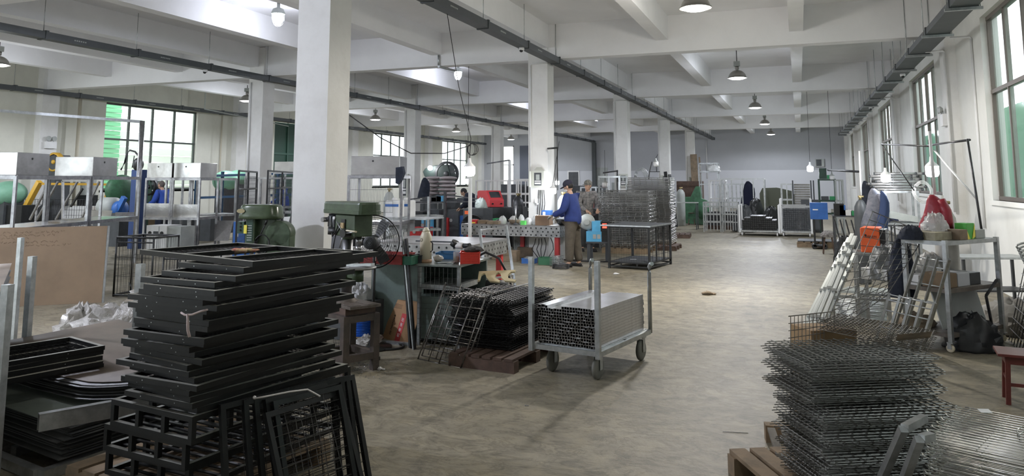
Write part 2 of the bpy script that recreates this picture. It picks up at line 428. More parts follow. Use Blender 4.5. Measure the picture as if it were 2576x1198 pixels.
# ---------------------------------------------------------------- cable trays on their hangers
def cable_tray(label, X, Z, ya, yb, w=0.2, h=0.12, side=0, step=2.05):
    t = thing('cable_tray', label, 'cable tray', (X, ya, Z))
    L = yb - ya
    mb = MB().box(-w / 2, 0, -h / 2, w / 2, L, h / 2)
    n = int(L / step)
    for k in range(n + 1):
        y = 0.3 + k * step
        mb.box(-w / 2 - 0.012, y - 0.03, -h / 2 - 0.012, w / 2 + 0.012, y + 0.03, h / 2 + 0.02)
    mb.mat(1)
    for k in range(n + 1):
        y = 0.85 + k * step
        for q in range(6): mb.box(w / 2 - 0.001, y + q * 0.045, -0.012, w / 2 + 0.003, y + q * 0.045 + 0.028, 0.012)
    mb.build('channel', [M['tray'], M['grey']], t)
    for k in range(n + 1):
        y = 0.3 + k * step; r_ = MB()
        for sx in (-1, 1):
            if w > 0.3 or sx > 0: r_.cyl((sx * (w / 2 + 0.03) if w > 0.3 else 0, y, -h / 2 - 0.03 if w > 0.3 else h / 2), (sx * (w / 2 + 0.03) if w > 0.3 else 0, y, ZC - Z if (abs(((ya + y) - 7.5) % 8.25) > 0.4) else 4.6 - Z), 0.007, 5)
        if w > 0.3: r_.box(-w / 2 - 0.06, y - 0.025, -h / 2 - 0.05, w / 2 + 0.06, y + 0.025, -h / 2 - 0.012)
        r_.build('hanger_rod', M['galv'], t)
    return t
cable_tray('dark grey cable tray hung along the middle row of pillars', -4.93, 4.30, 1.0, YB - 0.35, 0.2, 0.13)
cable_tray('dark grey cable tray hung along the left row of pillars', -12.72, 4.28, 3.0, YB - 0.1, 0.2, 0.13)
cable_tray('dark grey cable tray hung along the far left wall', -20.6, 4.26, 4.0, YB - 0.2, 0.2, 0.13)
cable_tray('wide dark cable tray hung along the right hand windows', 2.2, 4.07, 1.0, YB - 6, 0.34, 0.1)
t = thing('cable_riser', 'dark vertical cable duct dropping from a tray at the back wall', 'cable duct', (-12.72, YB - 0.16, 0))
MB().box(-0.13, -0.1, 0.8, 0.13, 0.1, 4.2).build('channel', M['tray'], t)

# ---------------------------------------------------------------- lamps
warm = (1.0, 0.95, 0.88); cool = (0.86, 0.90, 1.0)
def dome_profile(r, h):
    return [(r * math.cos(a), h * math.sin(a)) for a in [R(d) for d in (0, 15, 30, 45, 60, 75, 84)]]
lens_m = emis('lamp_lens_glow', (1.0, 0.97, 0.92), 9)
lens_c = emis('bulb_glow', (0.93, 0.95, 1.0), 14)
shade_m = mat('lamp_shade_aluminium', (0.30, 0.29, 0.27), 0.4, 0.6)
def high_bay(X, Y, Z, label, power=None, sc_=1.0, col=warm, group='high bay lamps on rods'):
    t = thing('high_bay_lamp', label, 'ceiling lamp', (X, Y, Z), 0, group)
    s = 0.22 * sc_
    prof = dome_profile(s, 0.2 * sc_)
    MB().lathe([(s + 0.02, -0.01), (s + 0.02, 0.01)] + prof + [(0.05, 0.22 * sc_), (0.05, 0.30 * sc_)], n=24).build('lamp_shade', shade_m, t)
    MB().box(-0.075, -0.06, 0.30 * sc_, 0.075, 0.06, 0.30 * sc_ + 0.12).build('gear_box', M['grey'], t)
    MB().cyl((0, 0, 0.30 * sc_ + 0.12), (0, 0, ZC - Z), 0.012, 6).build('rod', M['darksteel'], t)
    MB().lathe([(s * 0.2, -0.045), (s * 0.7, -0.035), (s * 0.95, -0.012)], n=20).build('lens', lens_m, t)
    lamp('lamp_light', (0, 0, -0.06), power or P_HIGHBAY, col, t, 0.16, spot=170)
    lamp('lens_spill', (0, 0, -0.10), (power or P_HIGHBAY) * 0.13, col, t, 0.16)
    return t
names = ['nearest and largest bright dome lamp, hanging over the gangway', 'second dome lamp along the gangway, above the far beams', 'third dome lamp along the gangway', 'fourth dome lamp along the gangway', 'farthest dome lamp of the gangway row, before the back wall']
for k, Y in enumerate((11.4, 19.7, 28.0, 36.2, 44.4)): high_bay(-1.36, Y, 4.27, names[k], power=P_HIGHBAY * (1.0 if k else 1.2), col=warm if k == 0 else cool)
names = ['dome lamp at the left edge of the photo', 'dome lamp just left of the second pillar from the left', 'dome lamp above the stainless hood right of the big pillar', 'small dark dome lamp in front of the far left window', 'smallest dome lamp near the far narrow doorway']
for k, Y in enumerate((11.6, 19.9, 28.0, 36.2, 44.4)): high_bay(-17.0, Y, 4.3, names[k], col=cool)
def bulkhead(X, Y, Z, label, pw=None):
    t = thing('ceiling_bulb', label, 'ceiling lamp', (X, Y, Z), 0, 'explosion proof lamps under the ceiling')
    MB().lathe([(0.03, ZC - Z), (0.03, 0.2), (0.1, 0.17), (0.13, 0.1), (0.13, 0.07)], n=16).build('housing', M['grey'], t)
    MB().lathe([(0.10, 0.07), (0.105, -0.02), (0.08, -0.10), (0.03, -0.14)], n=16).build('glass_globe', lens_c, t)
    g_ = MB()
    for k in range(6):
        a = k * PI / 3; g_.path([(0.125 * math.cos(a), 0.125 * math.sin(a), 0.08), (0.125 * math.cos(a), 0.125 * math.sin(a), -0.03), (0.09 * math.cos(a), 0.09 * math.sin(a), -0.13), (0.03 * math.cos(a), 0.03 * math.sin(a), -0.165)], 0.004, 4)
    g_.build('wire_guard', M['galv'], t)
    lamp('lamp_light', (0.0, 0, -0.22), pw or P_CEIL_BULB, (0.80, 0.84, 1.0), t, 0.1)
for Y, lb in ((11.6, 'caged bright bulb under the ceiling left of the big pillar'), (19.8, 'caged bright bulb under the ceiling in the middle bay'), (28.0, 'caged bulb hidden behind the second pillar'), (36.0, 'caged bulb seen small between the second and third pillar'), (44.4, 'caged bulb behind the third pillar')):
    bulkhead(-9.25, Y, 4.78, lb)
bulkhead(-9.25, 2.6, 4.78, 'caged bulb under the ceiling above the sheet piles, outside the photo', 600)
high_bay(-1.36, 3.1, 4.27, 'dim dome lamp of the gangway row above the photographer, outside the photo', power=75, col=warm)
high_bay(-17.0, 3.4, 4.3, 'dome lamp of the left row nearest the open gate, outside the photo', col=cool)
# ================================================================ foreground left
rnd = random.Random(3)
def set_axes(o, origin, ux, uy):
    ux = Vector(ux).normalized(); uy = Vector(uy); uy = (uy - ux * uy.dot(ux)).normalized(); uz = ux.cross(uy)
    m = Matrix((ux, uy, uz)).transposed().to_4x4(); m.translation = Vector(origin)
    o.matrix_world = m
def tube_frame(mb, w, h, t, z0=0.0, cross=()):
    mb.box(0, 0, z0, w, t, z0 + t); mb.box(0, h - t, z0, w, h, z0 + t)
    mb.box(0, t, z0, t, h - t, z0 + t); mb.box(w - t, t, z0, w, h - t, z0 + t)
    for c in cross: mb.box(t, c - t / 2, z0, w - t, c + t / 2, z0 + t)
    return mb
PALE_TOP = mat('pale_tube_top', (0.34, 0.335, 0.29), 0.6, col2=(0.20, 0.198, 0.17), scale=11, thr=(0.35, 0.75))
def paled(mb):
    for i, f in enumerate(mb.f):     # upward faces of the lying tubes get the much paler material
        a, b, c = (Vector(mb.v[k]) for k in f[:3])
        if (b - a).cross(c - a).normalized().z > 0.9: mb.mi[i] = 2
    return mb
def frame_stack_piece(w, h, t, label, group, cross=(), wire=(0.075, 0.03)):
    o = thing('framed_grille', label, 'steel frame', group=group)
    fb = tube_frame(MB(), w, h, t, 0, cross)
    fb = paled(fb)
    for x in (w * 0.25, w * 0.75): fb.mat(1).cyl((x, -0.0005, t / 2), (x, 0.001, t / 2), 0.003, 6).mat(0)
    fb.build('tube_frame', [M['blackpipe'], M['galv'], PALE_TOP], o)
    g = MB(); mesh_grid(g, w - 2 * t, h - 2 * t, wire[0], wire[1], 0.0015, (t, t, t * 0.45), n=3)
    g.build('wire_grille', M['darkwire'], o)
    return o
SGRP = 'black steel frames in the tall foreground stack'
SLAB = 'black powder coated steel frame lying in the tall foreground stack'
base_rz = R(82)     # long axis
protos = [frame_stack_piece(0.56, 1.02, 0.026, SLAB, SGRP), frame_stack_piece(0.50, 0.98, 0.026, SLAB, SGRP, (0.5,)), frame_stack_piece(0.54, 0.92, 0.026, SLAB, SGRP)]
# frame: local x across (towards the left), local y along; near right corner at the origin
def lay(o, x, y, z, rz):
    """near corner at x,y ; local x pointing left: mirror by rotating 90 so that +x = left means heading 172"""
    o.location = (x, y, z); o.rotation_euler = (0, 0, rz)
used = set(); z = 0.545; k = 0
# near corner follows the photographed edge of the stack
corner = [(496, 1037, .545), (487, 985, .66), (470, 930, .75), (480, 900, .80), (500, 850, .90), (515, 800, 1.0), (520, 742, 1.13), (600, 690, 1.21), (620, 665, 1.25)]
def corner_at(zz):
    pts = [(c[2], onz(*c)) for c in corner]
    for (z0, a), (z1, b_) in zip(pts, pts[1:]):
        if z0 <= zz <= z1: return a.lerp(b_, (zz - z0) / (z1 - z0))
    return pts[-1][1]
N_ST = 25
for k in range(N_ST):
    z = 0.545 + k * 0.0276
    pr = protos[k % 3] if z < 1.12 else protos[1]
    if pr.name in used: o = clone(pr)
    else: o = pr; used.add(pr.name)
    c = corner_at(z + 0.02)
    w_ = 0.56 if pr is protos[0] else (0.5 if pr is protos[1] else 0.54)
    rz = R(82 - 90) + R(rnd.uniform(-5, 5))      # local y heading 82
    # shift so that the near right corner sits at c : local origin is near left corner
    ux = Vector((math.cos(rz), math.sin(rz), 0)); jx = rnd.uniform(-0.07, 0.035)
    org = Vector((c.x, c.y, 0)) - ux * (w_ + jx) + Vector((0, rnd.uniform(-0.03, 0.03), 0))
    lay(o, org.x, org.y, z, rz); o['label'] = 'black steel framed grille, %s from the bottom of the tall foreground stack' % nth(k + 1)
# the larger frame across the top, and one under it
top = thing('large_framed_grille', 'widest black frame, topmost of the tall foreground stack', 'steel frame')
N_, L_, R_ = onz(636, 651, 1.285), onz(352, 622, 1.285), onz(812, 626, 1.285)
wv = (L_ - N_); lv = (R_ - N_); a_ = min(wv.length, 1.1); b__ = min(max(lv.length, 0.62), 0.95)
fb = tube_frame(MB(), a_, b__, 0.026, 0); fb.box(a_ * 0.38, 0.026, 0, a_ * 0.38 + 0.026, b__ - 0.026, 0.026); fb.box(a_ * 0.70, 0.026, 0, a_ * 0.70 + 0.026, b__ - 0.026, 0.026)
paled(fb).build('tube_frame', [M['blackpipe'], M['galv'], PALE_TOP], top)
g = MB(); mesh_grid(g, a_ * 0.36, b__ - 0.05, 0.06, 0.03, 0.0015, (0.026, 0.026, 0.012), n=3); mesh_grid(g, a_ * 0.28, b__ - 0.05, 0.06, 0.03, 0.0015, (a_ * 0.71, 0.026, 0.012), n=3)
g.build('wire_grille', M['darkwire'], top)
top.location = (N_.x, N_.y, 1.245); top.rotation_euler = (0, 0, math.atan2(wv.y, wv.x))
# mirror the y so the frame extends away: local y must point to R_
yv = Vector((-math.sin(top.rotation_euler.z), math.cos(top.rotation_euler.z)))
if yv.dot(Vector((lv.x, lv.y))) < 0:
    top.location = (L_.x, L_.y, 1.245); top.rotation_euler = (0, 0, math.atan2(-wv.y, -wv.x))
# box crates below
cw, cl, ch = 0.62, 1.12, 0.13
cr = thing('black_crate', 'black box-section crate frame at the bottom of the foreground stack', 'steel crate', group='black crate frames under the foreground stack')
fb = MB()
for zz in (0, ch - 0.026): tube_frame(fb, cw, cl, 0.026, zz)
for i in range(4):
    for yy in (0, cl - 0.026): fb.box((cw - 0.026) * i / 3, yy, 0.026, (cw - 0.026) * i / 3 + 0.026, yy + 0.026, ch - 0.026)
for i in range(1, 5):
    for xx in (0, cw - 0.026): fb.box(xx, (cl - 0.026) * i / 5, 0.026, xx + 0.026, (cl - 0.026) * i / 5 + 0.026, ch - 0.026)
paled(fb).build('box_frame', [M['blackpipe'], M['galv'], PALE_TOP], cr)
g = MB()
for i in range(14): g.box(0.026, 0.08 + i * 0.075, 0.004, cw - 0.026, 0.10 + i * 0.075, 0.012)
g.build('floor_slat', M['blackpipe'], cr)
spots = [(484, 1050, 0.538), (468, 1115, 0.405), (476, 1178, 0.272)]
for i, s_ in enumerate(spots):
    o = cr if i == 0 else clone(cr)
    p = onz(*s_); rz = R(-8 + i * 1.0); ux = Vector((math.cos(rz), math.sin(rz), 0)); org = p - ux * cw
    o.location = (org.x, org.y, s_[2] - ch); o.rotation_euler = (0, 0, rz)
    o['label'] = 'black crate frame, %s of the three that carry the tall foreground stack' % ('uppermost', 'middle', 'lowest')[i]
def pallet(label, loc, rz, w=1.0, d=1.2, h=0.13, m='wood', n=7, group=None, bl=3):
    t = thing('wooden_pallet', label, 'pallet', loc, rz, group)
    for j in range(bl):
        y = 0.05 + (d - 0.1) * j / (bl - 1); MB().box(0, y - 0.045, 0, w, y + 0.045, h - 0.022).build('bearer', M[m], t)
    for i in range(n):
        x = w * (i + 0.5) / n; MB().box(x - w / n * 0.38, 0, h - 0.022, x + w / n * 0.38, d, h).build('deck_board', M[m], t)
    return t
p = onz(165, 1165, .13)
pallet('wooden pallet under the black foreground stack', (p.x + 0.02, p.y - 0.02, 0), R(-8), 0.98, 1.0)
mb = MB(); r2 = random.Random(5)
for i in range(9): mb.ball((0.12 * i, 0.02 * (i % 3), 0.03), 0.08, 0.05, 0.02, 10, 6, 0.25, r2)
single('crumpled_wrapper', 'crumpled cream and brown sheet stuffed under the lowest black crate', 'wrapping', mb, mat('crumpled_kraft', (0.5, 0.42, 0.30), 0.7, col2=(0.12, 0.09, 0.07), scale=12), (-3.35, 2.86, 0.137), R(-8))
# scraps on the stack
mb = MB(); r2 = random.Random(8)
mb.ball((0, 0, 0), 0.045, 0.02, 0.012, 10, 6, 0.4, r2); mb.ball((0.05, 0.01, 0.002), 0.04, 0.018, 0.010, 10, 6, 0.4, r2)
p = onz(604, 628, 1.29)
single('candy_wrapper', 'crumpled red and gold wrapper on the topmost black frame', 'wrapper', mb, mat('red_gold_foil', (0.55, 0.12, 0.13), 0.35, col2=(0.75, 0.62, 0.35), scale=30), (p.x, p.y, 1.285), R(20))
rag_m = mat('pink_rag', (0.62, 0.50, 0.47), 0.9)
p = corner_at(1.03) + Vector((0.004, -0.07, 1.04 - 1.0)); p.z = 1.035
mb = MB(); mb.path([(-0.09, 0, 0), (-0.05, -0.012, -0.006), (0, -0.015, 0), (0.05, -0.012, 0.018), (0.09, -0.01, 0.028)], 0.005, 6)
mb.path([(-0.03, -0.014, 0), (-0.015, -0.025, -0.03), (-0.012, -0.024, -0.07), (-0.004, -0.02, -0.10)], 0.007, 6)
single('tied_rag', 'pale pink rag tied round a frame at the corner of the foreground stack', 'rag', mb, rag_m, p, R(-5))

# ---------------------------------------------------------------- black mesh panels leaning on the stack
lean_lab = [('black mesh panel leaning on the stack, leftmost and rearmost of the leaning ones', (552, 1016, .57), (840, 950, .56), 0.60),
            ('black mesh panel leaning second from the left in the foreground', (610, 1006, .565), (862, 948, .56), 0.59),
            ('black mesh panel leaning third from the left in the foreground', (636, 1003, .56), (876, 946, .555), 0.585),
            ('tall black mesh panel leaning with the farthest right foot', (664, 1004, .555), (888, 944, .55), 0.59),
            ('black mesh panel leaning just behind the front one', (684, 1012, .54), (856, 966, .545), 0.57),
            ('front black mesh panel leaning in the foreground, its wires clear against the floor', (664, 1043, .50), (858, 978, .51), 0.545)]
for i, (lb, a_, b_, hh) in enumerate(lean_lab):
    A = onz(*a_); B = onz(*b_); ux = (B - A); w_ = ux.length; ux.normalize()
    out = Vector((ux.y, -ux.x, 0)).normalized()     # towards the camera side
    lean = 0.10 + 0.022 * i
    zt = (A.z + B.z) / 2; A.z = B.z = zt
    down = Vector((out.x * lean, out.y * lean, -zt + 0.004)); L_ = down.length
    t = thing('leaning_grille', lb, 'mesh panel', group='black mesh panels leaning on the foreground stack')
    fb = tube_frame(MB(), w_, L_, 0.026, -0.013); fb.build('tube_frame', M['blackpipe'], t)
    g = MB(); mesh_grid(g, w_ - 0.05, L_ - 0.05, 0.085, 0.048, 0.0018, (0.026, 0.026, 0), n=4); g.build('wire_grille', M['wire'] if i >= 4 else M['darkwire'], t)
    set_axes(t, A, B - A, down)
A = onz(640, 1003, .575)
mb = MB(); mb.path([A, A + Vector((0.05, 0.0, 0.012)), A + Vector((0.12, 0.12, 0.014)), A + Vector((0.17, 0.2, 0.01)), A + Vector((0.22, 0.24, -0.03))], 0.0045, 6)
mb.ball(A + Vector((0.0, 0.0, 0.005)), 0.009)
single('white_strap', 'white plastic strap tying the tops of the leaning mesh panels', 'strap', mb, mat('white_strap', (0.62, 0.60, 0.58), 0.5))

# ---------------------------------------------------------------- sheet stacks at the left edge
sheetm = mat('oiled_black_sheet', (0.05, 0.052, 0.05), 0.5, 0.2, col2=(0.09, 0.09, 0.085), scale=3)
topm = mat('film_covered_green_sheet', (0.25, 0.29, 0.25), 0.4, 0.2, col2=(0.17, 0.20, 0.17), scale=2)
brownm = mat('brown_paper_sheet', (0.17, 0.135, 0.10), 0.6, col2=(0.10, 0.08, 0.06), scale=2)
def sheet(mb, w, d, bend, t=0.004, n=14, twist=0.0, sag=0.0):
    top_ = []; bot = []
    for i in range(n + 1):
        u = i / n; x = w * u
        for v in (0, 1):
            y = d * v; z = bend(u, v)
            top_.append((x, y, z + t)); bot.append((x, y, z))
    T = [mb._v(p) for p in top_]; B = [mb._v(p) for p in bot]
    for i in range(n):
        a = 2 * i
        mb.face((T[a], T[a + 2], T[a + 3], T[a + 1]), True); mb.face((B[a], B[a + 1], B[a + 3], B[a + 2]), True)
        mb.face((B[a], B[a + 2], T[a + 2], T[a])); mb.face((B[a + 1], T[a + 1], T[a + 3], B[a + 3]))
    mb.face((B[0], T[0], T[1], B[1])); e = 2 * n; mb.face((B[e], B[e + 1], T[e + 1], T[e])); return mb
def sheets(n, w, d, loc, rz, z0, dz, bend, mats_, label, group, seed=1):
    r_ = random.Random(seed)
    for k in range(n):
        a = r_.uniform(0.985, 1.015)
        mb = sheet(MB(), w, d, lambda u, v: bend(u, v) * a, 0.004)
        o = mb.build('metal_sheet', mats_[1] if k == n - 1 else mats_[0])
        o.location = (loc[0] + r_.uniform(-.02, .02), loc[1] + r_.uniform(-.02, .02), z0 + k * dz); o.rotation_euler = (0, 0, rz + R(r_.uniform(-1.2, 1.2)))
        tag(o, nth(k + 1) + ' sheet up in the ' + label if k < n - 1 else 'topmost sheet of the ' + label, 'metal sheet', group)
rzs = R(-7)
# steel stillage on the floor that carries the sheets
st = thing('sheet_rack_base', 'galvanised square tube base under the sheet stacks at the left edge', 'steel rack')
A = onz(97, 1180, .06); B = onz(0, 1140, .06); D = onz(165, 1152, .06)
u1 = (B - A).normalized(); u2 = Vector((0.1, 0.99, 0)).normalized()
MB().bar(A + Vector((0, 0, -.03)), A + u1 * 1.3 + Vector((0, 0, -.03)), 0.055, 0.055).build('front_rail', M['galv'], st)
MB().bar(A + u1 * -0.03 + Vector((0, 0, -.03)), A + u2 * 1.3 + Vector((0, 0, -.03)), 0.055, 0.055).build('side_rail', M['galv'], st)
MB().bar(A + u1 * 0.5 + u2 * 0.1 + Vector((0, 0, -.03)), A + u1 * 0.5 + u2 * 1.3 + Vector((0, 0, -.03)), 0.055, 0.055).build('middle_rail', M['galv'], st)
nearR = onz(165, 1090, .20)
org = nearR + Vector((-1.45, 0.17, 0))
sheets(16, 1.5, 1.5, (org.x, org.y - 0.02), rzs, 0.075, 0.012, lambda u, v: 0.06 * (1 - u) ** 2 * (1 + 0.3 * v) - 0.0 + 0.02 * math.sin(3 * u), (sheetm, topm), 'lower pile of flat black sheets at the left edge', 'sheets in the lower left pile', 2)
q = onz(160, 955, .42); org = q + Vector((-1.2, 0.1, 0))
sheets(10, 1.75, 1.2, (org.x + 0.1, org.y), rzs + R(3), 0.315, 0.010, lambda u, v: 0.09 * (1 - u * 1.2) ** 2 + (0.10 * max(0, u - 0.72) ** 1.2 * 3), (sheetm, brownm), 'upper pile of bent black sheets at the left edge', 'sheets in the upper left pile', 4)
sheets(3, 1.6, 1.15, (org.x - 0.5, org.y + 1.0), rzs - R(18), 0.30, 0.012, lambda u, v: 0.02 * u, (sheetm, topm), 'green filmed sheets behind the small grille stack', 'green filmed sheets', 9)
# galvanised channel lying across the sheets
A = onz(98, 1066, .33); B = A + Vector((0.26, 0.5, 0.0))
mb = MB(); mb.bar(A, B, 0.006, 0.09); n_ = (B - A).normalized().cross(Vector((0, 0, 1)))
mb.bar(A - n_ * 0.04, B - n_ * 0.04, 0.006, 0.09); mb.bar(A - n_ * 0.02 + Vector((0, 0, .045)), B - n_ * 0.02 + Vector((0, 0, .045)), 0.046, 0.006)
single('steel_channel', 'galvanised channel offcut standing on the lower sheet pile', 'steel channel', mb, M['galv'])
# small stack of framed grilles
SG2 = 'framed black grilles stacked on the bent sheets'
A = onz(40, 915, .54); C_ = onz(264, 876, .54); D = onz(150, 870, .54); ux = (C_ - A); w_ = min(ux.length, 1.3); rz = math.atan2(ux.y, ux.x)
gp = frame_stack_piece(0.92, 0.5, 0.028, 'black framed grille in the small stack at the left edge', SG2, (), (0.04, 0.09))
for k in range(5):
    o = gp if k == 0 else clone(gp)
    ang = rz + R(rnd.uniform(-2, 2)); o.rotation_euler = (0, 0, ang)
    e = C_ - Vector((math.cos(ang), math.sin(ang), 0)) * 0.92
    o.location = (e.x + (0.0, 0.05, 0.02, -0.01, 0.0)[k], e.y + (0.0, -0.05, -0.03, 0.0, 0)[k], 0.415 + k * 0.0285); o['label'] = 'black framed grille, %s from the bottom of the small stack at the left edge' % nth(k + 1)
o['label'] = 'topmost black framed grille of the small stack at the left edge'

# upright posts of the far sheet rack, curved sheets in it
posts = [('galvanised square post nearest the left edge, beside the curved sheets', (20, 716), 0.045), ('galvanised square post at the right of the curved sheets', (82, 645), 0.045), ('galvanised square post behind the curved sheets', (53, 598), 0.045), ('galvanised square post half hidden by the tall black stack', (354, 664), 0.045)]
for lb, (x, y), w_ in posts:
    p = onz(x, y, 1.08)
    mb = MB().box(-w_ / 2, -w_ / 2, 0, w_ / 2, w_ / 2, 1.08)
    t = single('rack_post', lb, 'steel post', mb, M['galv'], (p.x, p.y, 0), R(10))
pk = mat('protective_film_pink', (0.50, 0.42, 0.35), 0.45, 0.1, col2=(0.36, 0.30, 0.26), scale=3)
pB = onz(82, 645, 1.08); pA = onz(20, 716, 1.08)
dv = (pB - pA); dv.z = 0; rzp = math.atan2(dv.y, dv.x); nL = Vector((-math.sin(rzp), math.cos(rzp), 0))
Ls = dv.length
for k in range(16):
    zz = 0.12 + k * 0.045; a = 0.5 + 0.4 * k / 16
    mb = sheet(MB(), Ls + 0.25, 1.0, lambda u, v: 0.24 * a * u ** 2.2 * (1 - 0.15 * v), 0.004)
    o = mb.build('curved_sheet', pk if k == 15 else sheetm)
    o.location = (pA.x + nL.x * 0.05 - 0.1, pA.y + nL.y * 0.05 - 0.05, zz); o.rotation_euler = (0, 0, rzp)
    tag(o, 'dark upcurved metal sheet at the left edge, %s from the bottom' % nth(k + 1) if k < 15 else 'topmost upcurved sheet with pinkish film at the left edge', 'metal sheet', 'upcurved sheets in the left rack')
mb = MB()
for k in range(2): mb.box(0, 0.05 + 0.8 * k, 0.03, Ls, 0.1 + 0.8 * k, 0.1)
single('rack_rail', 'floor rails under the upcurved sheets', 'steel rack', mb, M['galv'], (pA.x + nL.x * 0.05, pA.y + nL.y * 0.05, 0), rzp)

# big cardboard sheet, standing
A = onz(90, 770); B = onz(255, 762); ux = (B - A).normalized(); W_ = (B - A).length + 1.9; A2 = B - ux * W_
nrm = Vector((-ux.y, ux.x, 0)); topz = 1.03
t = thing('cardboard_sheet', 'big upright sheet of brown cardboard with faint handwriting, before the steel frames', 'cardboard')
mb = MB(); mb.T = Matrix((( ux.x, nrm.x, 0, A2.x), (ux.y, nrm.y, 0, A2.y), (0, 0, 1, 0), (0, 0, 0, 1)))
hx = [(0, 0, 0.003), (W_, 0, 0.003), (W_, 0.012, 0.003), (0, 0.012, 0.003), (0, 0.10, topz), (W_, 0.10, topz), (W_, 0.112, topz), (0, 0.112, topz)]
mb.hexa(hx); mb.build('board', M['card'], t)
pen = MB(); pen.T = mb.T; r2 = random.Random(11)
def on_board(u, v): return (u, 0.10 * v / topz - 0.0018, v)
for row, (v, u0, u1) in enumerate(((0.985, 0.85, 1.15), (0.965, 1.3, 2.15), (0.925, 1.32, 2.05), (0.885, 1.35, 1.75), (0.835, 1.3, 2.1), (0.79, 1.6, 2.25))):
    u = u0
    while u < u1:
        pts = [on_board(u + 0.012 * j + r2.uniform(-.008, .008), v + r2.uniform(-.016, .016)) for j in range(4)]
        pen.path(pts, 0.0016, 3); u += r2.uniform(0.045, 0.075)
pen.build('handwriting', mat('faded_pen', (0.16, 0.11, 0.07), 0.9), t)
mb2 = MB(); mb2.T = mb.T; mb2.box(W_ + 0.004, 0.0, 0, W_ + 0.03, 0.03, 0.02).hexa([(W_ + .004, .0, .0), (W_ + .03, .0, .0), (W_ + .03, .03, .0), (W_ + .004, .03, .0), (W_ + .004, .1, topz), (W_ + .03, .1, topz), (W_ + .03, .13, topz), (W_ + .004, .13, topz)])
single('edge_strip', 'thin grey metal strip standing at the right edge of the big cardboard sheet', 'metal strip', mb2, M['galv'])

# black wheeled cage behind
A = onz(272, 745); 
def wire_cage(label, loc, rz, w, d, h, pitch=0.06, m='black', wm='darkwire', r=0.014, rounded=True):
    t = thing('wire_cage', label, 'cage', loc, rz)
    fb = MB()
    for zz in (0.02, h - 0.02):
        for p_, q_ in (((0, 0), (w, 0)), ((w, 0), (w, d)), ((w, d), (0, d)), ((0, d), (0, 0))): fb.cyl((*p_, zz), (*q_, zz), r, 8)
    for (x, y) in ((0, 0), (w, 0), (w, d), (0, d)): fb.cyl((x, y, 0), (x, y, h - 0.02), r, 8)
    fb.cyl((w * .45, 0, 0), (w * .45, 0, h - 0.02), r * .8, 8); fb.cyl((0, 0, h - 0.09), (w, 0, h - 0.09), r * .7, 8)
    fb.build('tube_frame', M[m], t)
    g = MB()
    mesh_grid(g, w, h - 0.06, pitch, 0.3, 0.0025, (0, 0, 0.02), (1, 0, 0), (0, 0, 1), 3)
    mesh_grid(g, w, h - 0.06, pitch, 0.3, 0.0025, (0, d, 0.02), (1, 0, 0), (0, 0, 1), 3)
    mesh_grid(g, d, h - 0.06, pitch, 0.3, 0.0025, (w, 0, 0.02), (0, 1, 0), (0, 0, 1), 3)
    mesh_grid(g, d, h - 0.06, pitch, 0.3, 0.0025, (0, 0, 0.02), (0, 1, 0), (0, 0, 1), 3)
    g.build('wire_side', M[wm], t); return t
wire_cage('black wire cage with rounded rail right of the cardboard sheet', (A.x + 0.1, A.y, 0), R(8), 0.62, 0.55, 0.86)
wire_cage('second black wire cage behind the tall stack', (A.x + 0.75, A.y + 0.25, 0), R(8), 0.6, 0.5, 0.62)
# drum on the floor
p = onz(318, 768)
t = thing('round_pan', 'scuffed white round pan with a loop handle on the floor', 'pan', (p.x + 0.02, p.y + 0.25, 0))
MB().lathe([(0.15, 0.0), (0.19, 0.012), (0.17, 0.03), (0.165, 0.15), (0.175, 0.16), (0.168, 0.165), (0.155, 0.15), (0.15, 0.03), (0.0, 0.028)], n=28).build('pan_body', mat('scuffed_white', (0.55, 0.54, 0.52), 0.5, col2=(0.22, 0.21, 0.2), scale=14, thr=(0.45, 0.75)), t)
MB().path([(-0.17, 0, 0.05), (-0.19, -0.01, 0.12), (-0.2, -0.02, 0.2), (-0.25, -0.02, 0.26)], 0.008, 6).build('handle', M['black'], t)
# plastic and cardboard rubbish heap
def blob(name, label, cat, c, rx, ry, rz_, m, seed, n=26, mm=14, amp=0.35, group=None, flat=True):
    r_ = random.Random(seed); mb = MB(); rings = []
    ph = [r_.uniform(0, 6.28) for _ in range(8)]
    for i in range(1, mm):
        a = PI * i / mm * (0.56 if flat else 1.0) + (PI * 0.44 if flat else 0); ring = []
        for k in range(n):
            th = 2 * PI * k / n
            j = 1 + amp * (0.35 * math.sin(3 * th + ph[0] + 2 * a) + 0.25 * math.sin(7 * th + ph[1] - 4 * a) + 0.2 * math.sin(12 * th + ph[2] + 9 * a)) + r_.uniform(-amp, amp) * 0.28
            ring.append(mb._v((rx * math.sin(a) * math.cos(th) * j, ry * math.sin(a) * math.sin(th) * j, max(0.002, rz_ * (-math.cos(a) if not flat else -math.cos(a)) * j + (0.0 if flat else 0)) if flat else -rz_ * math.cos(a) * j)))
        rings.append(ring)
    if flat:
        mb.face(rings[0][::-1], True); 
    else:
        b0 = mb._v((0, 0, -rz_))
        for k in range(n): mb.face((b0, rings[0][(k + 1) % n], rings[0][k]), True)
    for A_, B_ in zip(rings, rings[1:]):
        for k in range(n): mb.face((A_[k], A_[(k + 1) % n], B_[(k + 1) % n], B_[k]), r_.random() < 0.75)
    tp = mb._v((0, 0, rz_))
    for k in range(n): mb.face((tp, rings[-1][k], rings[-1][(k + 1) % n]), True)
    return single(name, label, cat, mb, m, c, r_.uniform(0, 6), group)
film2 = mat('crumpled_clear_film', (0.50, 0.48, 0.44), 0.16, alpha=0.82, bump=1.0, bscale=26, spec=0.9)
c = onz(185, 860); blob('plastic_bag', 'crumpled clear plastic film heaped on the floor, left of the torn cardboard', 'plastic film', (c.x - 0.2, c.y + 0.25, 0), 0.34, 0.25, 0.30, film2, 21)
